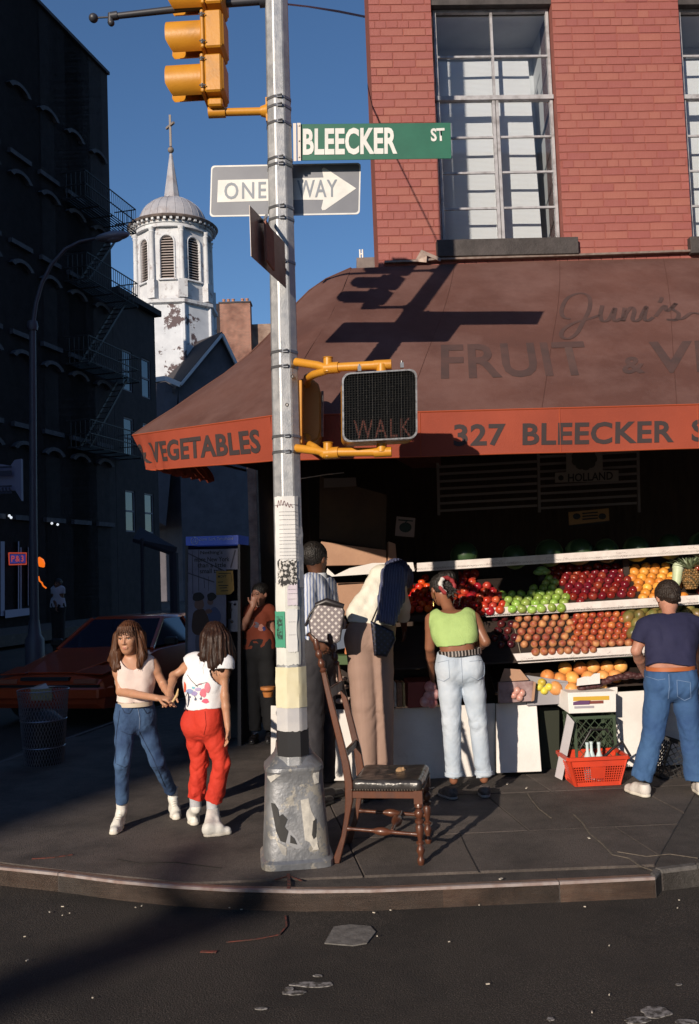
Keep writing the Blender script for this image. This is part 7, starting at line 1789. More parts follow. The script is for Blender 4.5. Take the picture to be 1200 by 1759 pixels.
def trousers(name, J, m, parent, g=.012, hemt=1.0, h=.006, fold=.004, rr=(.088, .064, .050), waist=None, calf=None, flare=1.0, wn=None, seat=None, **kw):
    s = J['sc']; pts = [J[q] for q in ('hl', 'hr', 'kl', 'kr', 'al', 'ar')]; a_, b_ = bounds(pts, .22 * s); S = SDF(a_, b_, h)
    torso(S, J, g, hi=7 if waist is None else 9, k=.03)
    r_ = nz(A_(J['hr']) - A_(J['hl'])); f = np.cross([0, 0, 1], r_); bk = seat
    for a, q in (('l', -1), ('r', 1)):
        hp, kn, an = A_(J['h' + a]), A_(J['k' + a]), A_(J['a' + a]); e = LP(kn, an, hemt)
        S.cap(hp, LP(hp, kn, .5), rr[0] * s + g, (rr[0] * .45 + rr[1] * .55) * s + g, .02); S.cap(LP(hp, kn, .5), kn, (rr[0] * .45 + rr[1] * .55) * s + g, rr[1] * s + g, .02)
        S.cap(kn, e, rr[1] * s + g, rr[2] * s * flare + g, .015); S.cutlocal(e, nz(an - kn), rr[2] * s * flare + g + .035)
        if bk is not None: S.ell(hp + A_(bk) * .045 * s + A_((0, 0, .01)) * s, np.array([.082, .085, .10]) * s + g * .7, .03)
    w_ = waist if waist is not None else LP((A_(J['hl']) + A_(J['hr'])) / 2, (A_(J['sl']) + A_(J['sr'])) / 2, .33)
    up = nz((A_(J['sl']) + A_(J['sr'])) / 2 - (A_(J['hl']) + A_(J['hr'])) / 2) if wn is None else nz(wn); S.cut(w_, up)
    if fold:
        fz0 = folds(fold * .8, 13, 13, 10, fold * .35, 45, ph=J.get('ph', 0) + 5); fz = lambda x, y, z: fz0(x + z * .55, y - z * .3, z - x * 1.1 - y * .6); ks = [A_(J['kl']), A_(J['kr'])]; aa = [A_(J['al']), A_(J['ar'])]
        def fn(x, y, z):
            d = fz(x, y, z); wgt = 0.35
            for p, rad, w2 in [(ks[0], .14, 1), (ks[1], .14, 1), (aa[0], .16, 1.3), (aa[1], .16, 1.3), (A_(J['hl']), .16, .7), (A_(J['hr']), .16, .7)]: wgt = wgt + w2 * np.exp(-((z - p[2]) ** 2 + (x - p[0]) ** 2 + (y - p[1]) ** 2) / (rad * s) ** 2)
            return d * wgt
        S.disp(fn)
    return S.build(name, m, parent, **kw)
def shoe(parent, heel, toe, ank, m, sole_m, s=1.0, high=False, h=.005, w_=.042, name='shoe'):
    heel, toe, ank = A_(heel), A_(toe), A_(ank); d = nz(toe - heel); d[2] = 0; d = nz(d); heel = heel.copy(); toe = toe.copy(); heel[2] = max(heel[2], 0); 
    lo, hi = bounds([heel, toe, ank], .09 * s + .02); S = SDF(lo, hi, h); z0 = min(heel[2], toe[2])
    hc, tc = heel + d * .035 * s + [0, 0, .036 * s], toe - d * .045 * s + [0, 0, .026 * s]; md = LP(hc, tc, .55)
    S.cap(hc, md, .036 * s, .040 * s, .02); S.cap(md, tc, .040 * s, .034 * s, .02, ax=(0, 0, 1), sq=1.15); S.cap(hc + [0, 0, .02 * s], md + [0, 0, .022 * s], .034 * s, .025 * s, .03)
    if high:
        S.cap(hc + [0, 0, .02], ank + A_((0, 0, .012)), .040 * s, .042 * s, .03); S.cap(md + [0, 0, .03 * s], ank + d * .015, .02 * s, .028 * s, .03); S.cut(ank + A_((0, 0, .022)), (0, 0, 1))
    else: S.cap(hc + [0, 0, .03 * s], hc + [0, 0, .045 * s], .034 * s, k=.02); S.cut(hc + A_((0, 0, .05 * s)), nz([0, 0, 1]))
    S.cut((0, 0, z0 + .012 * s), (0, 0, -1)); S.disp(folds(.0012, 30, 30, 30))
    o = S.build(name, m, parent)
    S = SDF(lo, hi, h); S.cap(hc * [1, 1, 0] + [0, 0, z0 + .012 * s], md * [1, 1, 0] + [0, 0, z0 + .012 * s], .038 * s, .043 * s, .02); S.cap(md * [1, 1, 0] + [0, 0, z0 + .012 * s], tc * [1, 1, 0] + [0, 0, z0 + .012 * s], .043 * s, .037 * s, .02); S.cut((0, 0, z0 + .022 * s), (0, 0, 1)); S.cut((0, 0, z0 + .0005), (0, 0, -1)); S.build('sole', sole_m, o)
    r_ = np.cross(d, [0, 0, 1]); q = MB()
    for k in range(6 if high else 4):
        t = k / 5; p = LP(LP(hc, tc, .72) + [0, 0, .030 * s], ank + d * .042 * s + [0, 0, .0], t) if high else LP(LP(hc, tc, .70) + [0, 0, .032 * s], LP(hc, tc, .42) + [0, 0, .048 * s], t); q.tube([p - r_ * .016 * s, p + d * .006 + [0, 0, .004], p + r_ * .016 * s], .0028 * s, 5)
    q.build('lace', mat('shoe_lace', (.42, .40, .34), .8), o)
    return o
def hair_sdf(S, P, s, mat_, parent, locks=(), c=None, freq=26, amp=.0035, cap=True, facecut=True, Hm=None):
    if cap:
        Mr = M(Hm.tolist()); S.ell(P(0, -.020, .034), np.array([.088, .103, .094]) * s, .01, Mr)
    for a, b, ra, rb in locks: S.cap(a, b, ra, rb, .018)
    if facecut:
        S.ell(P(0, .088, -.035), np.array([.062, .062, .095]) * s, .008, M(Hm.tolist()), op='s')
    cc = A_(P(0, -.01, 0))
    def fn(x, y, z):
        an = np.arctan2(x - cc[0], y - cc[1]); return amp * np.sin(an * freq + 2.2 * vnoise(x * 9, y * 9, z * 6) + 5 * vnoise(x * 3, y * 3, z * 2.5)) + .6 * amp * np.sin(an * freq * 2.3 + 4 * vnoise(x * 12, y * 12, z * 5)) + .003 * vnoise(x * 25, y * 25, z * 12)
    S.disp(fn); return S.build('hair', mat_, parent)
def strands(parent, m, items, n=3):
    q = MB()
    for a, b, r_, wv in items:
        a, b = V(a), V(b); pts = [a.lerp(b, t / 7) + V((math.sin(t * 1.9 + wv) * .008, math.cos(t * 1.3 + wv) * .006, 0)) * (t / 7) for t in range(8)]; q.tube(pts, [r_ * (1 - .75 * t / 7) for t in range(8)], 5)
    return q.build('hair_strands', m, parent, smooth=60)

skl = mat('skin_olive', (.46, .235, .14), .5, col2=(.50, .26, .165), scale=18, sss=.08); skl2 = mat('skin_olive_warm', (.44, .225, .13), .5, col2=(.49, .25, .155), scale=14, sss=.08)
skd = mat('skin_dark_brown', (.105, .045, .026), .42, col2=(.13, .055, .032), scale=14); skm = mat('skin_brown', (.235, .10, .058), .42, col2=(.27, .115, .065), scale=14, sss=.05); skp = mat('skin_ruddy', (.48, .24, .17), .5, col2=(.42, .19, .13), scale=20, sss=.05)
def stripestretch(name, c1, c2, c3): return mat(name, c1, .38, col2=c2, scale=9, stretch=(7, 7, .5), lo=.42, hi=.66, dirt=c3, dscale=2, dlo=.55, dhi=.9, bump=.3, bscale=24)
hair1 = mat('brown_hair', (.060, .022, .010), .5, spec=.3, col2=(.12, .048, .02), scale=6, stretch=(9, 9, .5), lo=.4, hi=.75, bump=.6, bscale=10)
hair2 = mat('dark_brown_hair', (.022, .010, .007), .48, spec=.3, col2=(.060, .024, .012), scale=6, stretch=(9, 9, .6), lo=.45, hi=.8, bump=.6, bscale=10)
hairb = mat('black_hair', (.007, .006, .006), .5, col2=(.018, .014, .012), scale=40, bump=.8, bscale=90)
denim = mat('blue_denim', (.016, .042, .115), .85, col2=(.060, .125, .25), scale=7, stretch=(1, 1, .8), lo=.36, hi=.68, detail=8, bump=.35, bscale=260)
whites = mat('white_leather', (.76, .75, .71), .5, col2=(.68, .66, .60), scale=9, bump=.1); soles = mat('rubber_sole', (.64, .60, .52), .7)

# ---- girl on the left: pink-white tank top, jeans
YG = 6.42
toe1 = atz(193, 1435); toe1 = toe1 + V((0, .0, 0)); g1 = thing('person', 'girl with long brown hair in pale tank top and jeans, hands together', 'person', (toe1.x, toe1.y + .1, 0))
toe2 = atz(304, 1409); H1 = headM((-.14, -.98, -.05), (-.03, -.02, 1))
J1 = dict(sc=.88, hk=1.06, head=at(221, 1096, YG - .02), H=H1, sl=at(202, 1141, YG), sr=at(261, 1140, YG + .03), hl=at(217, 1234, YG + .03), hr=at(247, 1235, YG + .07),
          el=at(207, 1188, YG - .03), wl=at(270, 1199, YG - .24), er=at(281, 1176, YG + .04), wr=at(291, 1195, YG - .12),
          kl=at(210, 1312, YG - .06), kr=at(271, 1310, YG + .10), al=V((toe1.x + .028, toe1.y + .15, .15)), ar=V((toe2.x - .05, toe2.y + .13, .15)),
          hdl=(.9, -.15, -.05), hnl=(0, .3, -1), hdr=(.2, -.85, -.5), hnr=(-.5, -.5, .3), hsl=1, hsr=-1, curl=1.15, hipw=.145, waistw=.120, armk=.86, bow=(0, .01, 0), ph=1)
o, P1 = skin_body(g1, J1, skl, .0055, bare_legs=False); face_parts(P1, .88 * 1.06, g1, skl, (.42, .15, .11), (.05, .025, .015))
tank = mat('pale_pink_cotton', (.74, .60, .56), .85, col2=(.78, .68, .64), scale=5, bump=.25, bscale=180)
J1['nf'] = A_((-.1, -.9, .0)); top('tank_top', J1, tank, g1, g=.006, hem=at(231, 1206, YG), neck=.082, fold=.004, strap=.022, necky=.055 * .88, lo=1, h=.0055)
trousers('jeans', J1, denim, g1, g=.006, rr=(.078, .052, .043), hemt=.90, waist=at(231, 1207, YG), fold=.005, h=.0055, seat=(0, .5, 0), wn=(0, 0, 1))
q = MB(); c = at(231, 1209, YG); w_ = .112; n = 28; q.add([V((c.x + (w_ + e) * 1.0 * math.cos(2 * math.pi * i / n), c.y + (.092 + e) * math.sin(2 * math.pi * i / n) + .02, c.z + z)) for z, e in ((-.014, 0), (-.014, .006), (.014, .006), (.014, 0)) for i in range(n)], [(j * n + i, j * n + (i + 1) % n, (j + 1) * n + (i + 1) % n, (j + 1) * n + i) for j in range(3) for i in range(n)]); q.build('belt', mat('cream_belt', (.58, .50, .40), .6), g1, smooth=50)
for toe, an, hd_ in ((toe1, J1['al'], V((.02, 1, 0))), (toe2, J1['ar'], V((-.28, .95, 0)))):
    shoe(g1, toe + hd_.normalized() * .20, toe, an - V((0, 0, .03)), whites, soles, .86, True); q = MB(); q.tube([an + V((0, 0, -.02)), an + V((0, 0, .05))], [.036, .038], 14); q.build('sock', mat('white_sock', (.66, .64, .6), .9), g1, smooth=60)
hd = A_(J1['head']); S = SDF(hd - [.2, .2, .27], hd + [.22, .2, .16], .005); Hs = .88 * 1.06
lk = []
for a, b, ra, rb in [((-.085, -.01, .02), (-.100, .025, -.13), .030, .036), ((-.100, .025, -.13), (-.088, .06, -.20), .036, .020), ((.085, .0, .02), (.105, .01, -.12), .030, .042), ((.105, .01, -.12), (.098, .05, -.21), .042, .024), ((.075, .04, -.10), (.062, .075, -.20), .026, .014),
                     ((-.05, -.08, .0), (-.06, -.07, -.18), .05, .045), ((.05, -.08, .0), (.07, -.06, -.2), .05, .05), ((0, -.09, 0), (.0, -.08, -.19), .05, .05), ((.09, -.03, -.10), (.15, -.02, -.19), .035, .018), ((.11, -.05, -.05), (.175, -.05, -.16), .03, .02)]: lk.append((P1(*a), P1(*b), ra * Hs, rb * Hs))
hair_sdf(S, P1, Hs, hair1, g1, lk, Hm=H1, freq=24)
it = []
for k in range(54):
    x = -.064 + .128 * k / 53; it.append((P1(x * .8, .070 - abs(x) * .2, .092), P1(x * 1.04, .098 - abs(x) * .30, .022 + .012 * math.sin(k * 1.7)), .0034, k))
for k in range(90):
    sd = -1 if k % 2 else 1; u = random.random(); it.append((P1(sd * (.07 + .02 * u), .045 - .09 * u, .04), P1(sd * (.088 + .045 * u), .07 - .12 * u, -.19 - .06 * random.random()), .0036, k))
strands(g1, hair1, it)
q = MB(); a, b = at(296, 1206, YG - .30), at(306, 1183, YG - .27); q.tube([a, a.lerp(b, .5) + V((.01, 0, 0)), b], [.007, .01, .004], 8)
tag(q.build('wooden_fan', mat('straw_yellow', (.62, .42, .2), .6), smooth=50), 'small straw-coloured stick held between the two girls', 'stick')

# ---- girl on the right: white printed top, red trousers, seen from behind
YH2 = 6.30
tA, tB = atz(322, 1425), atz(400, 1431); g2 = thing('person', 'girl seen from behind in white printed top and cropped red trousers', 'person', (atz(345, 1425).x, 6.25, 0))
H2 = headM((-.42, .86, -.12), (.02, 0, 1))
hA, hB = atz(348, 1427), atz(350, 1437)
aB = atz(366, 1424) + V((0, 0, .15)); aA = atz(337, 1420) + V((0, 0, .15))
J2 = dict(sc=.87, hk=1.05, head=at(368, 1097, YH2 + .02), H=H2, sl=at(328, 1141, YH2 + .07), sr=at(384, 1140, YH2 - .06), hl=at(335, 1243, YH2 + .05), hr=at(362, 1243, YH2 - .03),
          el=at(298, 1161, YH2 + .06), wl=at(292, 1186, YH2 - .08), er=at(386, 1196, YH2 - .08), wr=at(391, 1247, YH2 - .10),
          kl=at(342, 1312, YH2 + .10), kr=at(381, 1312, YH2 + .0), al=aA, ar=aB, hdl=(.1, -.6, -.8), hnl=(.6, -.5, 0), hdr=(0.02, .02, -1), hnr=(-.9, -.2, 0), hsl=1, hsr=1, curl=.5, hipw=.145, waistw=.125, armk=.84, ph=4)
o, P2 = skin_body(g2, J2, skl2, .0055, bare_legs=False); face_parts(P2, .9, g2, skl2, (.42, .15, .11), (.05, .025, .015))
tee = mat('bright_white_cotton', (.80, .80, .82), .85, col2=(.74, .75, .80), scale=4, bump=.2, bscale=150)
J2['nf'] = A_((0, -.3, 0)); tp = top('printed_top', J2, tee, g2, g=.016, sleeve=.18, hem=at(342, 1217, YH2), neck=.062, fold=.006, lo=0, h=.0055, hemn=(.05, 0, -1), slr=.058)
redt = mat('bright_red_cotton', (.60, .040, .018), .8, col2=(.52, .03, .015), scale=3, bump=.25, bscale=160)
trousers('red_trousers', J2, redt, g2, g=.008, rr=(.082, .059, .050), hemt=.84, waist=at(347, 1212, YH2), fold=.006, h=.0055, seat=(-.35, -.75, 0), wn=(0, 0, 1), flare=1.25)
for toe, heel, an in ((atz(336, 1430), atz(330, 1408), aA), (tB, hB, aB)):
    shoe(g2, heel, toe if toe is tB else V((heel.x + .05, heel.y - .17, 0)), an - V((0, 0, .03)), whites, soles, .90, True)
    q = MB(); q.tube([an + V((0, 0, -.03)), an + V((0, 0, .03)), an + V((0, 0, .055))], [.040, .041, .043], 16); q.build('sock', mat('grey_sock', (.36, .38, .42), .9, col2=(.5, .5, .52), scale=40), g2, smooth=60)
hd = A_(J2['head']); S = SDF(hd - [.2, .24, .30], hd + [.22, .22, .16], .005); lk = []
for a, b, ra, rb in [((-.07, -.03, .02), (-.085, -.04, -.13), .045, .045), ((.07, -.03, .02), (.10, -.03, -.13), .045, .05), ((0, -.09, 0), (0, -.10, -.16), .06, .06), ((-.05, -.085, 0), (-.055, -.10, -.2), .05, .035), ((.05, -.085, 0), (.065, -.09, -.21), .05, .04), ((.10, -.03, -.13), (.10, -.05, -.19), .045, .03), ((.0, -.10, -.16), (.01, -.11, -.225), .045, .03), ((.085, .01, .0), (.12, .0, -.10), .03, .035)]: lk.append((P2(*a), P2(*b), ra * .92, rb * .92))
hair_sdf(S, P2, .92, hair2, g2, lk, Hm=H2, freq=26, amp=.003)
it = []
for k in range(130):
    an = -math.pi * .95 + math.pi * .9 * random.random(); rr_ = .088; x, y = rr_ * math.cos(an), rr_ * math.sin(an); it.append((P2(x, y, .01 - .05 * random.random()), P2(x * 1.28, y * 1.22, -.205 - .07 * random.random()), .0045, k))
strands(g2, hair2, it)
# printed flowers on the back of the top, lying on the cloth
def on_mesh(obj, px, py, o=.003):
    d = ray(px, py).normalized(); mi = obj.matrix_world.inverted(); ok, loc, nn, _ = obj.ray_cast(CP, d); return (loc + nn * o, nn) if ok else (None, None)
bpy.context.view_layer.update()
def spray(obj, items, nm='print'):
    for (px, py, w_, h_, col, sd) in items:
        q = MB(); n = 14; P = []
        for i in range(n):
            t = 2 * math.pi * i / n; r_ = 1 + .35 * mnoise.noise(V((math.cos(t) * 1.3 + sd, math.sin(t) * 1.3, sd))); p, nn = on_mesh(obj, px + w_ * r_ * math.cos(t), py + h_ * r_ * math.sin(t))
            if p is not None: P.append(p)
        c, nn = on_mesh(obj, px, py, .0035)
        if c is None or len(P) < 8: continue
        q.add(P + [c], [(i, (i + 1) % len(P), len(P)) for i in range(len(P))]); q.build(nm, mat('print_%g_%g' % (col[0], col[2]), col, .8), obj, fix=False)
spray(tp, [(326, 1187, 6, 4, (.30, .36, .62), 1), (334, 1191, 5, 4, (.36, .30, .55), 2), (341, 1184, 6, 3, (.45, .38, .6), 3), (349, 1190, 6, 7, (.72, .18, .24), 4), (356, 1181, 5, 8, (.68, .22, .28), 5), (353, 1204, 6, 4, (.75, .12, .2), 6), (326, 1197, 2, 2, (.15, .16, .25), 7), (336, 1201, 2, 2.5, (.12, .14, .22), 8), (345, 1200, 2, 2, (.14, .14, .24), 9), (332, 1181, 3, 2, (.2, .5, .62), 10), (344, 1175, 3, 1.5, (.6, .3, .35), 11), (318, 1180, 2, 9, (.75, .12, .05), 12)])
for pts in ([(322, 1159), (328, 1168), (336, 1176), (340, 1180)], [(336, 1178), (346, 1174), (356, 1172)], [(334, 1194), (337, 1202)], [(345, 1192), (346, 1201)], [(322, 1190), (319, 1197)]):
    P = [on_mesh(tp, *p, .002)[0] for p in pts]
    if all(p is not None for p in P): q = MB(); q.tube(P, .0022, 5); q.build('print_line', mat('print_dark', (.06, .06, .08), .8), tp)
def seam(obj, pts, m, r_=.0022, nm='seam', o=.0015):
    P = []
    for i in range(len(pts) - 1):
        for k in range(6): x = pts[i][0] + (pts[i + 1][0] - pts[i][0]) * k / 6; y = pts[i][1] + (pts[i + 1][1] - pts[i][1]) * k / 6; P.append(on_mesh(obj, x, y, o)[0])
    P.append(on_mesh(obj, *pts[-1], o)[0]); P = [p for p in P if p is not None]
    if len(P) > 2: q = MB(); q.tube(P, r_, 5); q.build(nm, m, obj)
jn = [c for c in g1.children if c.name.startswith('jeans')][0]; sth = mat('jean_seam', (.16, .22, .34), .8); sdk = mat('jean_dark_seam', (.012, .025, .06), .85)
seam(jn, [(236, 1214), (240, 1235), (239, 1252)], sth); seam(jn, [(210, 1216), (214, 1224), (222, 1226), (228, 1216)], sdk); seam(jn, [(246, 1216), (252, 1226), (258, 1222)], sdk)
seam(jn, [(206, 1220), (200, 1260), (198, 1310), (192, 1380)], sdk); seam(jn, [(239, 1256), (262, 1300), (284, 1352)], sdk)
seam(jn, [(207, 1255), (222, 1262), (236, 1258)], sdk, .0016); seam(jn, [(200, 1312), (214, 1318), (220, 1314)], sdk, .0016); seam(jn, [(262, 1318), (276, 1316), (284, 1322)], sdk, .0016)
seam([c for c in g2.children if c.name.startswith('red_trousers')][0], [(352, 1222), (354, 1245), (350, 1262)], mat('red_seam', (.22, .012, .008), .9), .0018)
for (Pq, gg, mm, rr_, zz) in ((P1, g1, hair1, .096, -.15), (P2, g2, hair2, .098, -.17)):
    it = []
    for k in range(70):
        an = random.uniform(0, 6.28) if gg is g2 else random.uniform(2.6, 6.8); x, y = rr_ * math.cos(an), rr_ * math.sin(an)
        if y > .03: continue
        it.append((Pq(x * .8, y * .8 - .01, .09 - .12 * random.random()), Pq(x * random.uniform(1.15, 1.5), y * random.uniform(1.1, 1.4), zz - .09 * random.random()), .0018, k))
    strands(gg, mm, it)
# ---- man with the checked bag behind the pole
J3 = dict(sc=1.06, head=at(541, 961, 6.95), H=headM((.55, .8, -.15)), sl=at(528, 1004, 6.82), sr=at(563, 1006, 7.1), hl=at(533, 1128, 6.85), hr=at(553, 1128, 6.98), el=at(524, 1060, 6.72), wl=at(540, 1098, 6.66), er=at(572, 1062, 7.15), wr=at(590, 1075, 7.38),
          kl=at(535, 1232, 6.86), kr=at(556, 1232, 7.02), al=at(538, 1345, 6.84), ar=at(558, 1345, 7.05), hdl=(.6, .1, -.7), hnl=(.4, .6, 0), hdr=(.8, .5, -.3), hnr=(0, 0, -1), hipw=.15, waistw=.14, ph=2, bow=(-.02, -.01, 0))
m3 = thing('person', 'man in blue striped shirt behind the pole, checked bag under his arm', 'person', (J3['hl'].x, 6.95, 0))
o, P3 = skin_body(m3, J3, skd, .007, bare_legs=False); face_parts(P3, 1.06, m3, skd, (.16, .06, .05), (.012, .01, .009))
strp = wavemat('blue_white_stripes', (.62, .66, .74), (.16, .22, .42), 14, 'X', .85, .55, .8, dist=1.2)
J3['nf'] = A_((0, 0, 0)); top('striped_shirt', J3, strp, m3, g=.014, sleeve=1.75, hem=at(541, 1116, 6.9), neck=.060, fold=.007, lo=0, h=.007, slr=.058)
q = MB(); nk = (A_(J3['sl']) + A_(J3['sr'])) / 2 + [0, 0, .075]; n = 20; q.add([V((nk[0] + (r_) * math.cos(2 * math.pi * i / n), nk[1] + r_ * math.sin(2 * math.pi * i / n), nk[2] + z)) for r_, z in ((.078, -.035), (.070, .015), (.064, .015), (.066, -.02)) for i in range(n)], [(j * n + i, j * n + (i + 1) % n, (j + 1) * n + (i + 1) % n, (j + 1) * n + i) for j in range(3) for i in range(n)]); q.build('collar', mat('pale_blue_collar', (.66, .70, .76), .8), m3, smooth=50)
trousers('trousers', J3, mat('black_trouser_cloth', (.018, .017, .022), .8, col2=(.03, .028, .034), scale=6), m3, g=.014, rr=(.09, .07, .062), hemt=.95, fold=.005, h=.008)
hd = A_(J3['head']); S = SDF(hd - .15, hd + .16, .006); hair_sdf(S, P3, 1.05, hairb, m3, Hm=J3['H'], freq=60, amp=.002)
for an, dx in ((J3['al'], .06), (J3['ar'], .08)): shoe(m3, (an.x - dx, an.y - .05, 0), (an.x + .14, an.y + .16, 0), V((an.x, an.y, .09)), mat('black_shoe', (.02, .018, .02), .35), mat('black_sole', (.02, .02, .02), .7), 1.05, False, .007)
chk = None
def checkmat(name, c1, c2, sc, rot):
    m = bpy.data.materials.new(name); m.use_nodes = True; n = m.node_tree; L = n.links.new; b = n.nodes['Principled BSDF']; b.inputs['Roughness'].default_value = .45
    tc = n.nodes.new('ShaderNodeTexCoord'); mp = n.nodes.new('ShaderNodeMapping'); mp.inputs['Rotation'].default_value = rot; L(tc.outputs['Object'], mp.inputs[0]); outs = []
    for ax in 'XZ':
        w_ = n.nodes.new('ShaderNodeTexWave'); w_.bands_direction = ax; w_.inputs['Scale'].default_value = sc; L(mp.outputs[0], w_.inputs[0]); r_ = n.nodes.new('ShaderNodeMapRange'); r_.inputs[1].default_value = .42; r_.inputs[2].default_value = .62; L(w_.outputs['Fac'], r_.inputs[0]); outs.append(r_.outputs[0])
    mn = n.nodes.new('ShaderNodeMath'); mn.operation = 'MINIMUM'; L(outs[0], mn.inputs[0]); L(outs[1], mn.inputs[1])
    mx = n.nodes.new('ShaderNodeMix'); mx.data_type = 'RGBA'; mx.inputs[6].default_value = (*c1, 1); mx.inputs[7].default_value = (*c2, 1); L(mn.outputs[0], mx.inputs[0]); L(mx.outputs[2], b.inputs['Base Color'])
    bp = n.nodes.new('ShaderNodeBump'); bp.inputs['Strength'].default_value = .4; bp.inputs['Distance'].default_value = .01; L(mn.outputs[0], bp.inputs['Height']); L(bp.outputs[0], b.inputs['Normal']); MATS[name] = m; return m
bgm = checkmat('checked_canvas', (.22, .19, .20), (.62, .58, .56), 9, (0, R(45), 0)); trim = mat('black_bag_trim', (.022, .018, .02), .4)
bag = thing('shoulder_bag', 'flat cream and grey checked bag with black edging under the man\'s arm', 'bag', at(560, 1103, 6.66))
YBg = 6.64; bpx = [(534, 1088), (546, 1100), (576, 1104), (583, 1100), (591, 1050), (588, 1044), (548, 1038), (541, 1044), (531, 1068)]
S = SDF(at(520, 1115, YBg - .1), at(605, 1020, YBg + .15), .005); g = np.meshgrid(*S.ax, indexing='ij', sparse=True)
Bp = [at(x, y, YBg) for x, y in bpx]
def polyfield(g, P, Yc, th, rnd):
    d = None; n = len(P); cx_, cz_ = sum(p.x for p in P) / n, sum(p.z for p in P) / n
    for i in range(n):
        a, b = P[i], P[(i + 1) % n]; ex, ez = b.x - a.x, b.z - a.z; l_ = math.hypot(ex, ez); nx_, nz_ = ez / l_, -ex / l_
        if (cx_ - a.x) * nx_ + (cz_ - a.z) * nz_ > 0: nx_, nz_ = -nx_, -nz_
        q_ = (g[0] - a.x) * nx_ + (g[2] - a.z) * nz_; d = q_ if d is None else np.maximum(d, q_)
    e = np.maximum(d + rnd, 0); f_ = np.maximum(np.abs(g[1] - Yc) - th + rnd, 0); return np.sqrt(e * e + f_ * f_) - rnd + np.minimum(np.maximum(d + rnd, np.abs(g[1] - Yc) - th + rnd), 0)
S.F = polyfield(g, Bp, YBg, .035, .018).astype(np.float32); S.build('bag_body', bgm, bag)
q = MB(); q.tube([p + V((0, -.022, 0)) for p in Bp] + [Bp[0] + V((0, -.022, 0))], .006, 8); q.build('bag_edging', trim, bag, smooth=60)
q = MB(); q.tube([at(543, 1040, YBg - .0), at(560, 1033, YBg - .02), at(590, 1042, YBg - .01)], [.022, .026, .02], 12); q.tube([at(545, 1038, YBg), at(532, 1055, YBg - .02), at(524, 1075, YBg)], .008, 8); q.build('shoulder_strap', trim, bag, smooth=60)

# ---- woman bending, long striped headscarf, cream blouse, taupe trousers
J4 = dict(sc=.98, head=at(690, 1002, 7.42), H=headM((.75, .45, -.75), (.5, .3, .8)), sl=at(652, 988, 7.16), sr=at(680, 992, 7.30), hl=at(619, 1096, 7.02), hr=at(649, 1096, 7.04), el=at(611, 1053, 7.05), wl=at(640, 1078, 7.36), er=at(690, 1040, 7.46), wr=at(694, 1080, 7.66),
          kl=at(625, 1210, 7.00), kr=at(654, 1210, 7.05), al=at(630, 1335, 7.02), ar=at(657, 1335, 7.08), hdl=(.2, .8, -.4), hnl=(0, 0, -1), hdr=(0, .6, -.8), hnr=(-1, 0, 0), hipw=.165, waistw=.14, ph=6)
w4 = thing('person', 'bending woman with a long navy striped headscarf, cream blouse and taupe trousers', 'person', (J4['hl'].x, 7.03, 0))
o, P4 = skin_body(w4, J4, skd, .007, bare_legs=False); face_parts(P4, .98, w4, skd, (.16, .06, .05), (.012, .01, .009))
cream = mat('cream_blouse_cloth', (.76, .73, .64), .75, col2=(.70, .66, .56), scale=5, bump=.25, bscale=120)
J4['nf'] = A_((0, 0, 0)); top('blouse', J4, cream, w4, g=.018, sleeve=1.5, hem=at(632, 1071, 7.0), neck=0, fold=.010, lo=0, h=.007, slr=.060, bag=.012, hemn=(-.1, 0, -1), fs=(7, 7, 9))
taupe = mat('taupe_trouser_cloth', (.34, .225, .18), .8, col2=(.30, .195, .155), scale=3, stretch=(8, 8, .4), bump=.2, bscale=140)
t4 = trousers('trousers', J4, taupe, w4, g=.018, rr=(.098, .080, .064), hemt=.97, waist=at(632, 1069, 7.0), fold=.003, h=.007, seat=(-.2, -.6, 0), wn=(.1, 0, 1))
for an in (J4['al'], J4['ar']): shoe(w4, (an.x - .04, an.y - .07, 0), (an.x + .05, an.y + .17, 0), V((an.x, an.y, .09)), mat('brown_shoe', (.05, .03, .02), .4), mat('dark_sole', (.02, .02, .02), .7), .95, False, .007)
S = SDF(at(630, 1100, 6.7) - V((.02, .05, 0)), at(725, 955, 7.6) + V((.05, .1, 0)), .006)
S.cap(at(680, 986, 7.36), at(688, 992, 7.40), .118, .105, .02); S.cap(at(680, 984, 7.30), at(676, 990, 7.06), .105, .095, .04); S.cap(at(676, 990, 7.06), at(672, 1025, 7.00), .095, .095, .04, ax=(0, 1, 0), sq=1.3); S.cap(at(672, 1025, 7.00), at(664, 1062, 6.90), .095, .078, .03, ax=(0, 1, 0), sq=1.5)
S.cut(at(664, 1071, 6.9), (-.35, 0, -1)); S.ell(P4(0, .09, -.03), (.075, .075, .1), .01, op='s')
def pl(x, y, z): return .004 * np.sin((x * .97 + y * .2) * 210 + 3 * vnoise(x * 6, y * 6, z * 2)) + .003 * vnoise(x * 14, y * 14, z * 4)
S.disp(pl); S.build('headscarf', wavemat('navy_striped_scarf', (.035, .04, .10), (.13, .15, .26), 26, 'X', .7, .5, .75, dist=1.5, bump=.3), w4)
qb = thing('quilted_bag', 'small dark blue quilted bag hanging at the bending woman\'s hip', 'bag', at(652, 1128, 6.98))
Yq = 6.9; S = SDF(at(628, 1140, Yq - .1), at(690, 1052, Yq + .12), .006); g = np.meshgrid(*S.ax, indexing='ij', sparse=True)
S.F = polyfield(g, [at(x, y, Yq) for x, y in [(642, 1126), (664, 1128), (680, 1098), (676, 1084), (636, 1066)]], Yq, .04, .02).astype(np.float32); S.build('bag_body', checkmat('navy_quilting', (.012, .012, .02), (.035, .04, .085), 10, (0, R(45), 0)), qb)
q = MB(); q.tube([at(638, 1068, Yq), at(650, 1040, 7.0), at(672, 985, 7.13)], .006, 8); q.build('shoulder_strap', trim, qb)

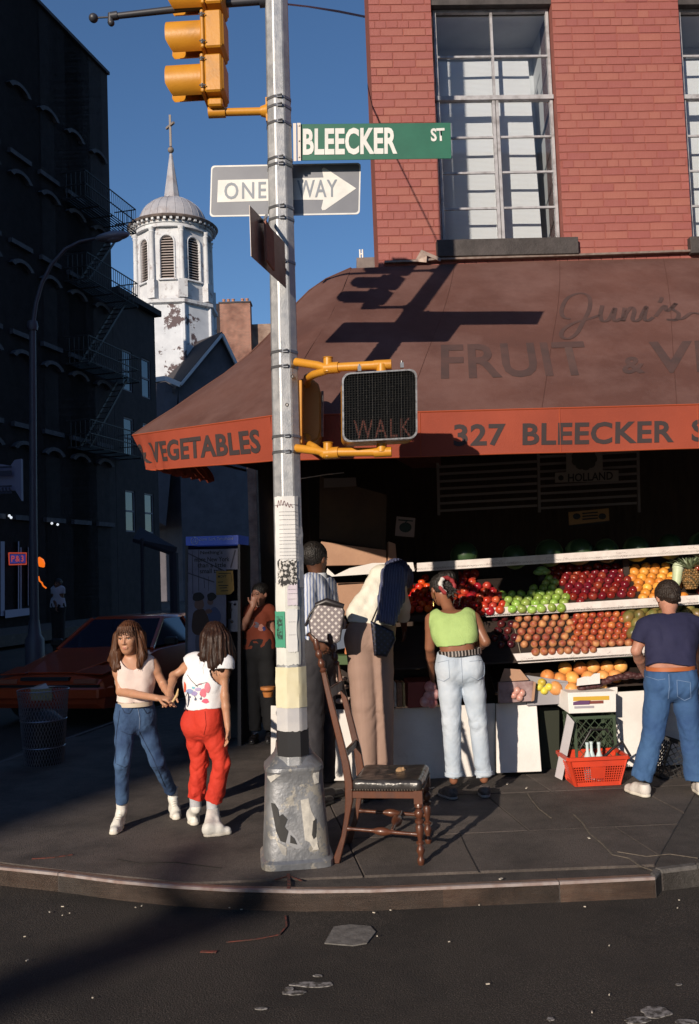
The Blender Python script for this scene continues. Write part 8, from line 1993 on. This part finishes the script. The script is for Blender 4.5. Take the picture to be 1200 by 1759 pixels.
# ---- woman in the green tank top and light jeans
J5 = dict(sc=.98, head=at(757, 1014, 7.34), H=headM((-.42, .72, -.50), (-.1, .35, .9)), sl=at(741, 1064, 7.18), sr=at(813, 1062, 7.14), hl=at(771, 1148, 6.98), hr=at(808, 1148, 6.98), el=at(738, 1112, 7.22), wl=at(742, 1160, 7.42), er=at(833, 1102, 7.06), wr=at(808, 1118, 7.34),
          kl=at(775, 1240, 6.97), kr=at(821, 1240, 6.99), al=at(779, 1340, 6.99), ar=at(831, 1338, 7.01), hdl=(.05, .5, -.8), hnl=(.9, 0, 0), hdr=(-.7, .6, -.1), hnr=(0, 0, -1), hipw=.160, waistw=.118, ph=8, bow=(0, -.02, .0), armk=1.1)
w5 = thing('person', 'woman seen from behind in lime green cropped top and pale blue jeans', 'person', ((J5['al'].x + J5['ar'].x) / 2, 7.0, 0))
o, P5 = skin_body(w5, J5, skm, .0065, bare_legs=True); face_parts(P5, .98, w5, skm, (.3, .1, .08), (.012, .01, .009))
lime = mat('lime_ribbed_cotton', (.40, .56, .20), .8, col2=(.36, .51, .18), scale=14, bump=.45, bscale=130)
J5['nf'] = A_((0, -.4, .1)); top('cropped_top', J5, lime, w5, g=.007, hem=at(782, 1108, 7.0), neck=.095, fold=.003, strap=.018, lo=4, h=.006, hemn=(.10, 0, -1), necky=.02)
ljean = mat('pale_wash_denim', (.42, .50, .60), .85, col2=(.56, .62, .70), scale=5, lo=.35, hi=.7, bump=.3, bscale=240)
tj = trousers('jeans', J5, ljean, w5, g=.010, rr=(.090, .063, .049), hemt=.955, waist=at(790, 1121, 6.97), fold=.0048, h=.006, seat=(0, -.7, 0), wn=(0, -.1, 1))
bpy.context.view_layer.update()
def seam(obj, pts, m, r_=.0022, nm='seam', o=.0015):
    P = []
    for i in range(len(pts) - 1):
        for k in range(6): x = pts[i][0] + (pts[i + 1][0] - pts[i][0]) * k / 6; y = pts[i][1] + (pts[i + 1][1] - pts[i][1]) * k / 6; P.append(on_mesh(obj, x, y, o)[0])
    P.append(on_mesh(obj, *pts[-1], o)[0]); P = [p for p in P if p is not None]
    if len(P) > 2: q = MB(); q.tube(P, r_, 5); q.build(nm, m, obj)
sd_ = mat('pale_seam_thread', (.30, .36, .45), .8)
seam(tj, [(791, 1126), (793, 1150), (794, 1172)], sd_, .0025); seam(tj, [(752, 1138), (770, 1134), (772, 1164), (762, 1170), (751, 1166)], sd_, nm='back_pocket'); seam(tj, [(806, 1136), (830, 1134), (832, 1160), (820, 1168), (808, 1162)], sd_, nm='back_pocket')
def beltring(parent, c, rx, ry, h_, m, nm='belt', rot=0.0, tilt=0.0):
    q = MB(); n = 36; T = M.Translation(c) @ M.Rotation(tilt, 4, 'Y') @ M.Rotation(rot, 4, 'Z')
    q.add([T @ V(((rx + e) * math.cos(2 * math.pi * i / n), (ry + e) * math.sin(2 * math.pi * i / n), z)) for z, e in ((-h_, -.004), (-h_, .006), (h_, .006), (h_, -.004)) for i in range(n)], [(j * n + i, j * n + (i + 1) % n, (j + 1) * n + (i + 1) % n, (j + 1) * n + i) for j in range(3) for i in range(n)]); return q.build(nm, m, parent, smooth=50)
beltring(w5, at(790, 1120, 6.98), .154, .112, .020, wavemat('studded_belt', (.02, .016, .014), (.34, .30, .28), 13, 'X', .4, .6, .75, dist=2), tilt=-.06)
for an in (J5['al'], J5['ar']):
    sh = shoe(w5, (an.x + .0, an.y - .06, 0), (an.x - (.10 if an is J5['al'] else -.0), an.y + .13, 0), V((an.x, an.y, .085)), mat('black_white_canvas', (.05, .045, .045), .8, col2=(.16, .13, .12), scale=30), mat('grey_rubber', (.3, .28, .27), .7), .98, False, .006)
    q = MB(); q.tube([V((an.x, an.y, an.z + .035)), V((an.x, an.y, an.z + .06))], [.068, .067], 20); q.build('rolled_cuff', ljean, w5, smooth=50)
hd = A_(J5['head']); S = SDF(hd - .19, hd + .19, .006); lk = [(P5(0, -.09, .06), P5(.02, -.125, .05), .055, .05)]
hair_sdf(S, P5, .98, hairb, w5, lk, Hm=J5['H'], freq=30, amp=.003)
q = MB(); c = V(at(768, 1006, 7.18)); ax_ = V((.45, -.85, .25)).normalized(); u_ = ax_.cross(V((0, 0, 1))).normalized(); v_ = ax_.cross(u_)
n = 26; q.tube([c + (u_ * math.cos(t) + v_ * math.sin(t)) * .062 for t in [2 * math.pi * i / n for i in range(n + 1)]], [.017 + .004 * math.sin(i * 2.1) for i in range(n + 1)], 8)
q.build('scrunchie', wavemat('red_white_scrunchie', (.62, .6, .58), (.30, .03, .035), 2.6, 'DIAGONAL', .7, .45, .5), w5, smooth=60)
it = []
for k in range(14):
    t = k * .45; a = c + (u_ * math.cos(t) + v_ * math.sin(t)) * .03; it.append((a + ax_ * .01, c + ax_ * .07 + V((math.cos(t) * .05, 0, -.055 - .03 * (k % 3))), .011, k))
it += [(at(780, 1030, 7.2), at(777, 1042, 7.17), .006, 1), (at(790, 1028, 7.2), at(788, 1040, 7.17), .006, 3), (at(745, 1028, 7.25), at(741, 1038, 7.22), .004, 2)]
strands(w5, hairb, it)
q = MB(); ec = P5(-.083, -.006, -.035); q.tube([V(ec), V(ec) - V((0, .01, .022)), V(ec) - V((0, .012, .034))], [.004, .004, .007], 8); q.build('earring', mat('gold', (.8, .5, .15), .25, metal=1), w5, smooth=60)
ec = at(744, 1033, 7.22); q = MB(); q.tube([ec, ec - V((0, 0, .02)), ec - V((0, 0, .034))], [.003, .004, .007], 8); q.build('earring', MATS['gold'], w5, smooth=60)

# ---- man in navy T-shirt and jeans at the right
J6 = dict(sc=1.08, head=at(1147, 1028, 7.22), H=headM((-.05, .80, -.55), (0, .45, .85)), sl=at(1108, 1076, 7.08), sr=at(1190, 1072, 7.08), hl=at(1132, 1172, 6.90), hr=at(1172, 1172, 6.90), el=at(1092, 1118, 7.10), wl=at(1108, 1158, 7.34), er=at(1206, 1120, 7.1), wr=at(1198, 1160, 7.35),
          kl=at(1121, 1262, 6.86), kr=at(1186, 1262, 6.88), al=at(1101, 1338, 6.87), ar=at(1195, 1340, 6.86), hdl=(.3, .6, -.6), hnl=(.8, 0, 0), hdr=(-.3, .6, -.6), hnr=(-.8, 0, 0), hipw=.162, waistw=.148, ph=11, armk=1.0)
m6 = thing('person', 'man seen from behind in navy T-shirt and blue jeans, at the right edge', 'person', ((J6['al'].x + J6['ar'].x) / 2, 6.87, 0))
o, P6 = skin_body(m6, J6, skp, .007, bare_legs=False); face_parts(P6, 1.08, m6, skp, (.4, .15, .12), (.03, .018, .012))
navy = mat('navy_cotton', (.012, .013, .048), .85, col2=(.018, .019, .062), scale=6, bump=.3, bscale=140)
J6['nf'] = A_((0, 0, 0)); top('t_shirt', J6, navy, m6, g=.012, sleeve=.62, hem=at(1150, 1146, 6.9), neck=.064, fold=.006, lo=0, h=.007, slr=.062)
den6 = mat('mid_blue_denim', (.024, .07, .19), .85, col2=(.05, .125, .27), scale=4, lo=.35, hi=.7, bump=.3, bscale=230)
t6 = trousers('jeans', J6, den6, m6, g=.010, rr=(.088, .065, .058), hemt=1.0, waist=at(1151, 1150, 6.9), fold=.006, h=.007, seat=(0, -.6, 0), wn=(0, 0, 1), flare=1.12)
bpy.context.view_layer.update(); sd2 = mat('mid_seam_thread', (.16, .24, .4), .8)
seam(t6, [(1148, 1158), (1149, 1180), (1147, 1200)], sd2, .0025); seam(t6, [(1110, 1162), (1130, 1168), (1142, 1166)], sd2, .002); seam(t6, [(1162, 1168), (1185, 1172), (1186, 1198), (1175, 1203), (1163, 1196), (1162, 1168)], sd2, nm='back_pocket')
beltring(m6, at(1151, 1147, 6.905), .172, .122, .014, mat('orange_brown_belt', (.42, .12, .04), .5), rot=0)
for an, dx in ((J6['al'], -.07), (J6['ar'], .05)): shoe(m6, (an.x + .02, an.y - .08, 0), (an.x + dx, an.y + .17, 0), V((an.x, an.y, .085)), mat('offwhite_shoe', (.62, .58, .54), .6), soles, 1.05, False, .007)
hd = A_(J6['head']); S = SDF(hd - .17, hd + .18, .006); hair_sdf(S, P6, 1.08, mat('dark_curly_hair', (.014, .008, .006), .6, col2=(.026, .015, .01), scale=60, bump=.9, bscale=80), m6, [(P6(0, -.06, .04), P6(0, -.07, -.03), .065, .055)], Hm=J6['H'], freq=40, amp=.003)

# ---- person in the orange T-shirt with a raised hand, in the shade
def simple_person(label, J, skinm, topm, trm, hairm, h=.011, sleeve=.5, long=False):
    t = thing('person', label, 'person', ((J['al'].x + J['ar'].x) / 2, (J['al'].y + J['ar'].y) / 2, 0))
    o, P = skin_body(t, J, skinm, .008, bare_legs=False); face_parts(P, J['sc'], t, skinm, (.3, .1, .08), (.02, .015, .01)); J['nf'] = A_((0, 0, 0))
    tt = top('shirt', J, topm, t, g=.016, sleeve=sleeve, hem=LP((A_(J['hl']) + A_(J['hr'])) / 2, (A_(J['sl']) + A_(J['sr'])) / 2, .05), neck=.06, fold=.005, lo=0, h=.009, slr=.06)
    trousers('trousers', J, trm, t, g=.014, rr=(.09, .07, .058), hemt=.97, fold=.004, h=h)
    for an in (J['al'], J['ar']): shoe(t, (an.x, an.y + .07, 0), (an.x - .02, an.y - .17, 0), V((an.x, an.y, .09)), MATS['black_shoe'], MATS['dark_sole'], 1.0, False, .009)
    hd = A_(J['head']); S = SDF(hd - .18, hd + .18, .008); hair_sdf(S, P, J['sc'], hairm, t, Hm=J['H'], freq=30, amp=.003); return t, tt
def z_(p, z): return V((p.x, p.y, z))
Yo = 9.6; c = at(441, 1060, Yo)
J7 = dict(sc=.96, head=at(446, 1021, Yo), H=headM((-.5, -.8, -.1)), sl=at(428, 1050, Yo), sr=at(462, 1050, Yo), hl=at(434, 1118, Yo), hr=at(456, 1118, Yo), el=at(417, 1078, Yo - .1), wl=at(434, 1042, Yo - .2), er=at(468, 1085, Yo), wr=at(466, 1115, Yo), kl=z_(at(434, 1118, Yo), .5), kr=z_(at(458, 1118, Yo), .5), al=z_(at(433, 1118, Yo), .1), ar=z_(at(460, 1118, Yo), .1), hdl=(.2, 0, .9), hnl=(0, -1, 0), hdr=(0, 0, -1), hnr=(-1, 0, 0), hipw=.16, ph=3)
t7, tt7 = simple_person('person in an orange printed T-shirt with one hand raised, in the shade', J7, skp, mat('orange_tee', (.24, .045, .02), .85, col2=(.2, .04, .018), scale=5), mat('dark_trouser', (.015, .015, .017), .9), hairb)
bpy.context.view_layer.update(); spray(tt7, [(440, 1073, 5, 5, (.12, .1, .14), 1), (448, 1078, 5, 6, (.5, .22, .18), 2), (453, 1080, 3, 4, (.04, .05, .18), 3)], 'shirt_print')
# ---- far pedestrian in pale clothes across the street
Yf = 21.0; J8 = dict(sc=1.0, head=at(99, 1003, Yf), H=headM((-.3, -.9, 0)), sl=at(93, 1012, Yf), sr=at(106, 1012, Yf), hl=at(95, 1045, Yf), hr=at(104, 1045, Yf), el=at(92, 1028, Yf), wl=at(96, 1040, Yf - .2), er=at(107, 1028, Yf), wr=at(107, 1044, Yf), kl=z_(at(95, 1045, Yf), .5), kr=z_(at(104, 1045, Yf), .5), al=z_(at(95, 1045, Yf), .1), ar=z_(at(104, 1045, Yf), .1), hdl=(0, 0, -1), hnl=(1, 0, 0), hdr=(0, 0, -1), hnr=(-1, 0, 0), hipw=.16, ph=3)
simple_person('distant pedestrian in a pale shirt on the far pavement, beyond the street lamp', J8, skd, mat('pale_shirt', (.35, .35, .42), .8), MATS['dark_trouser'], hairb, h=.02)
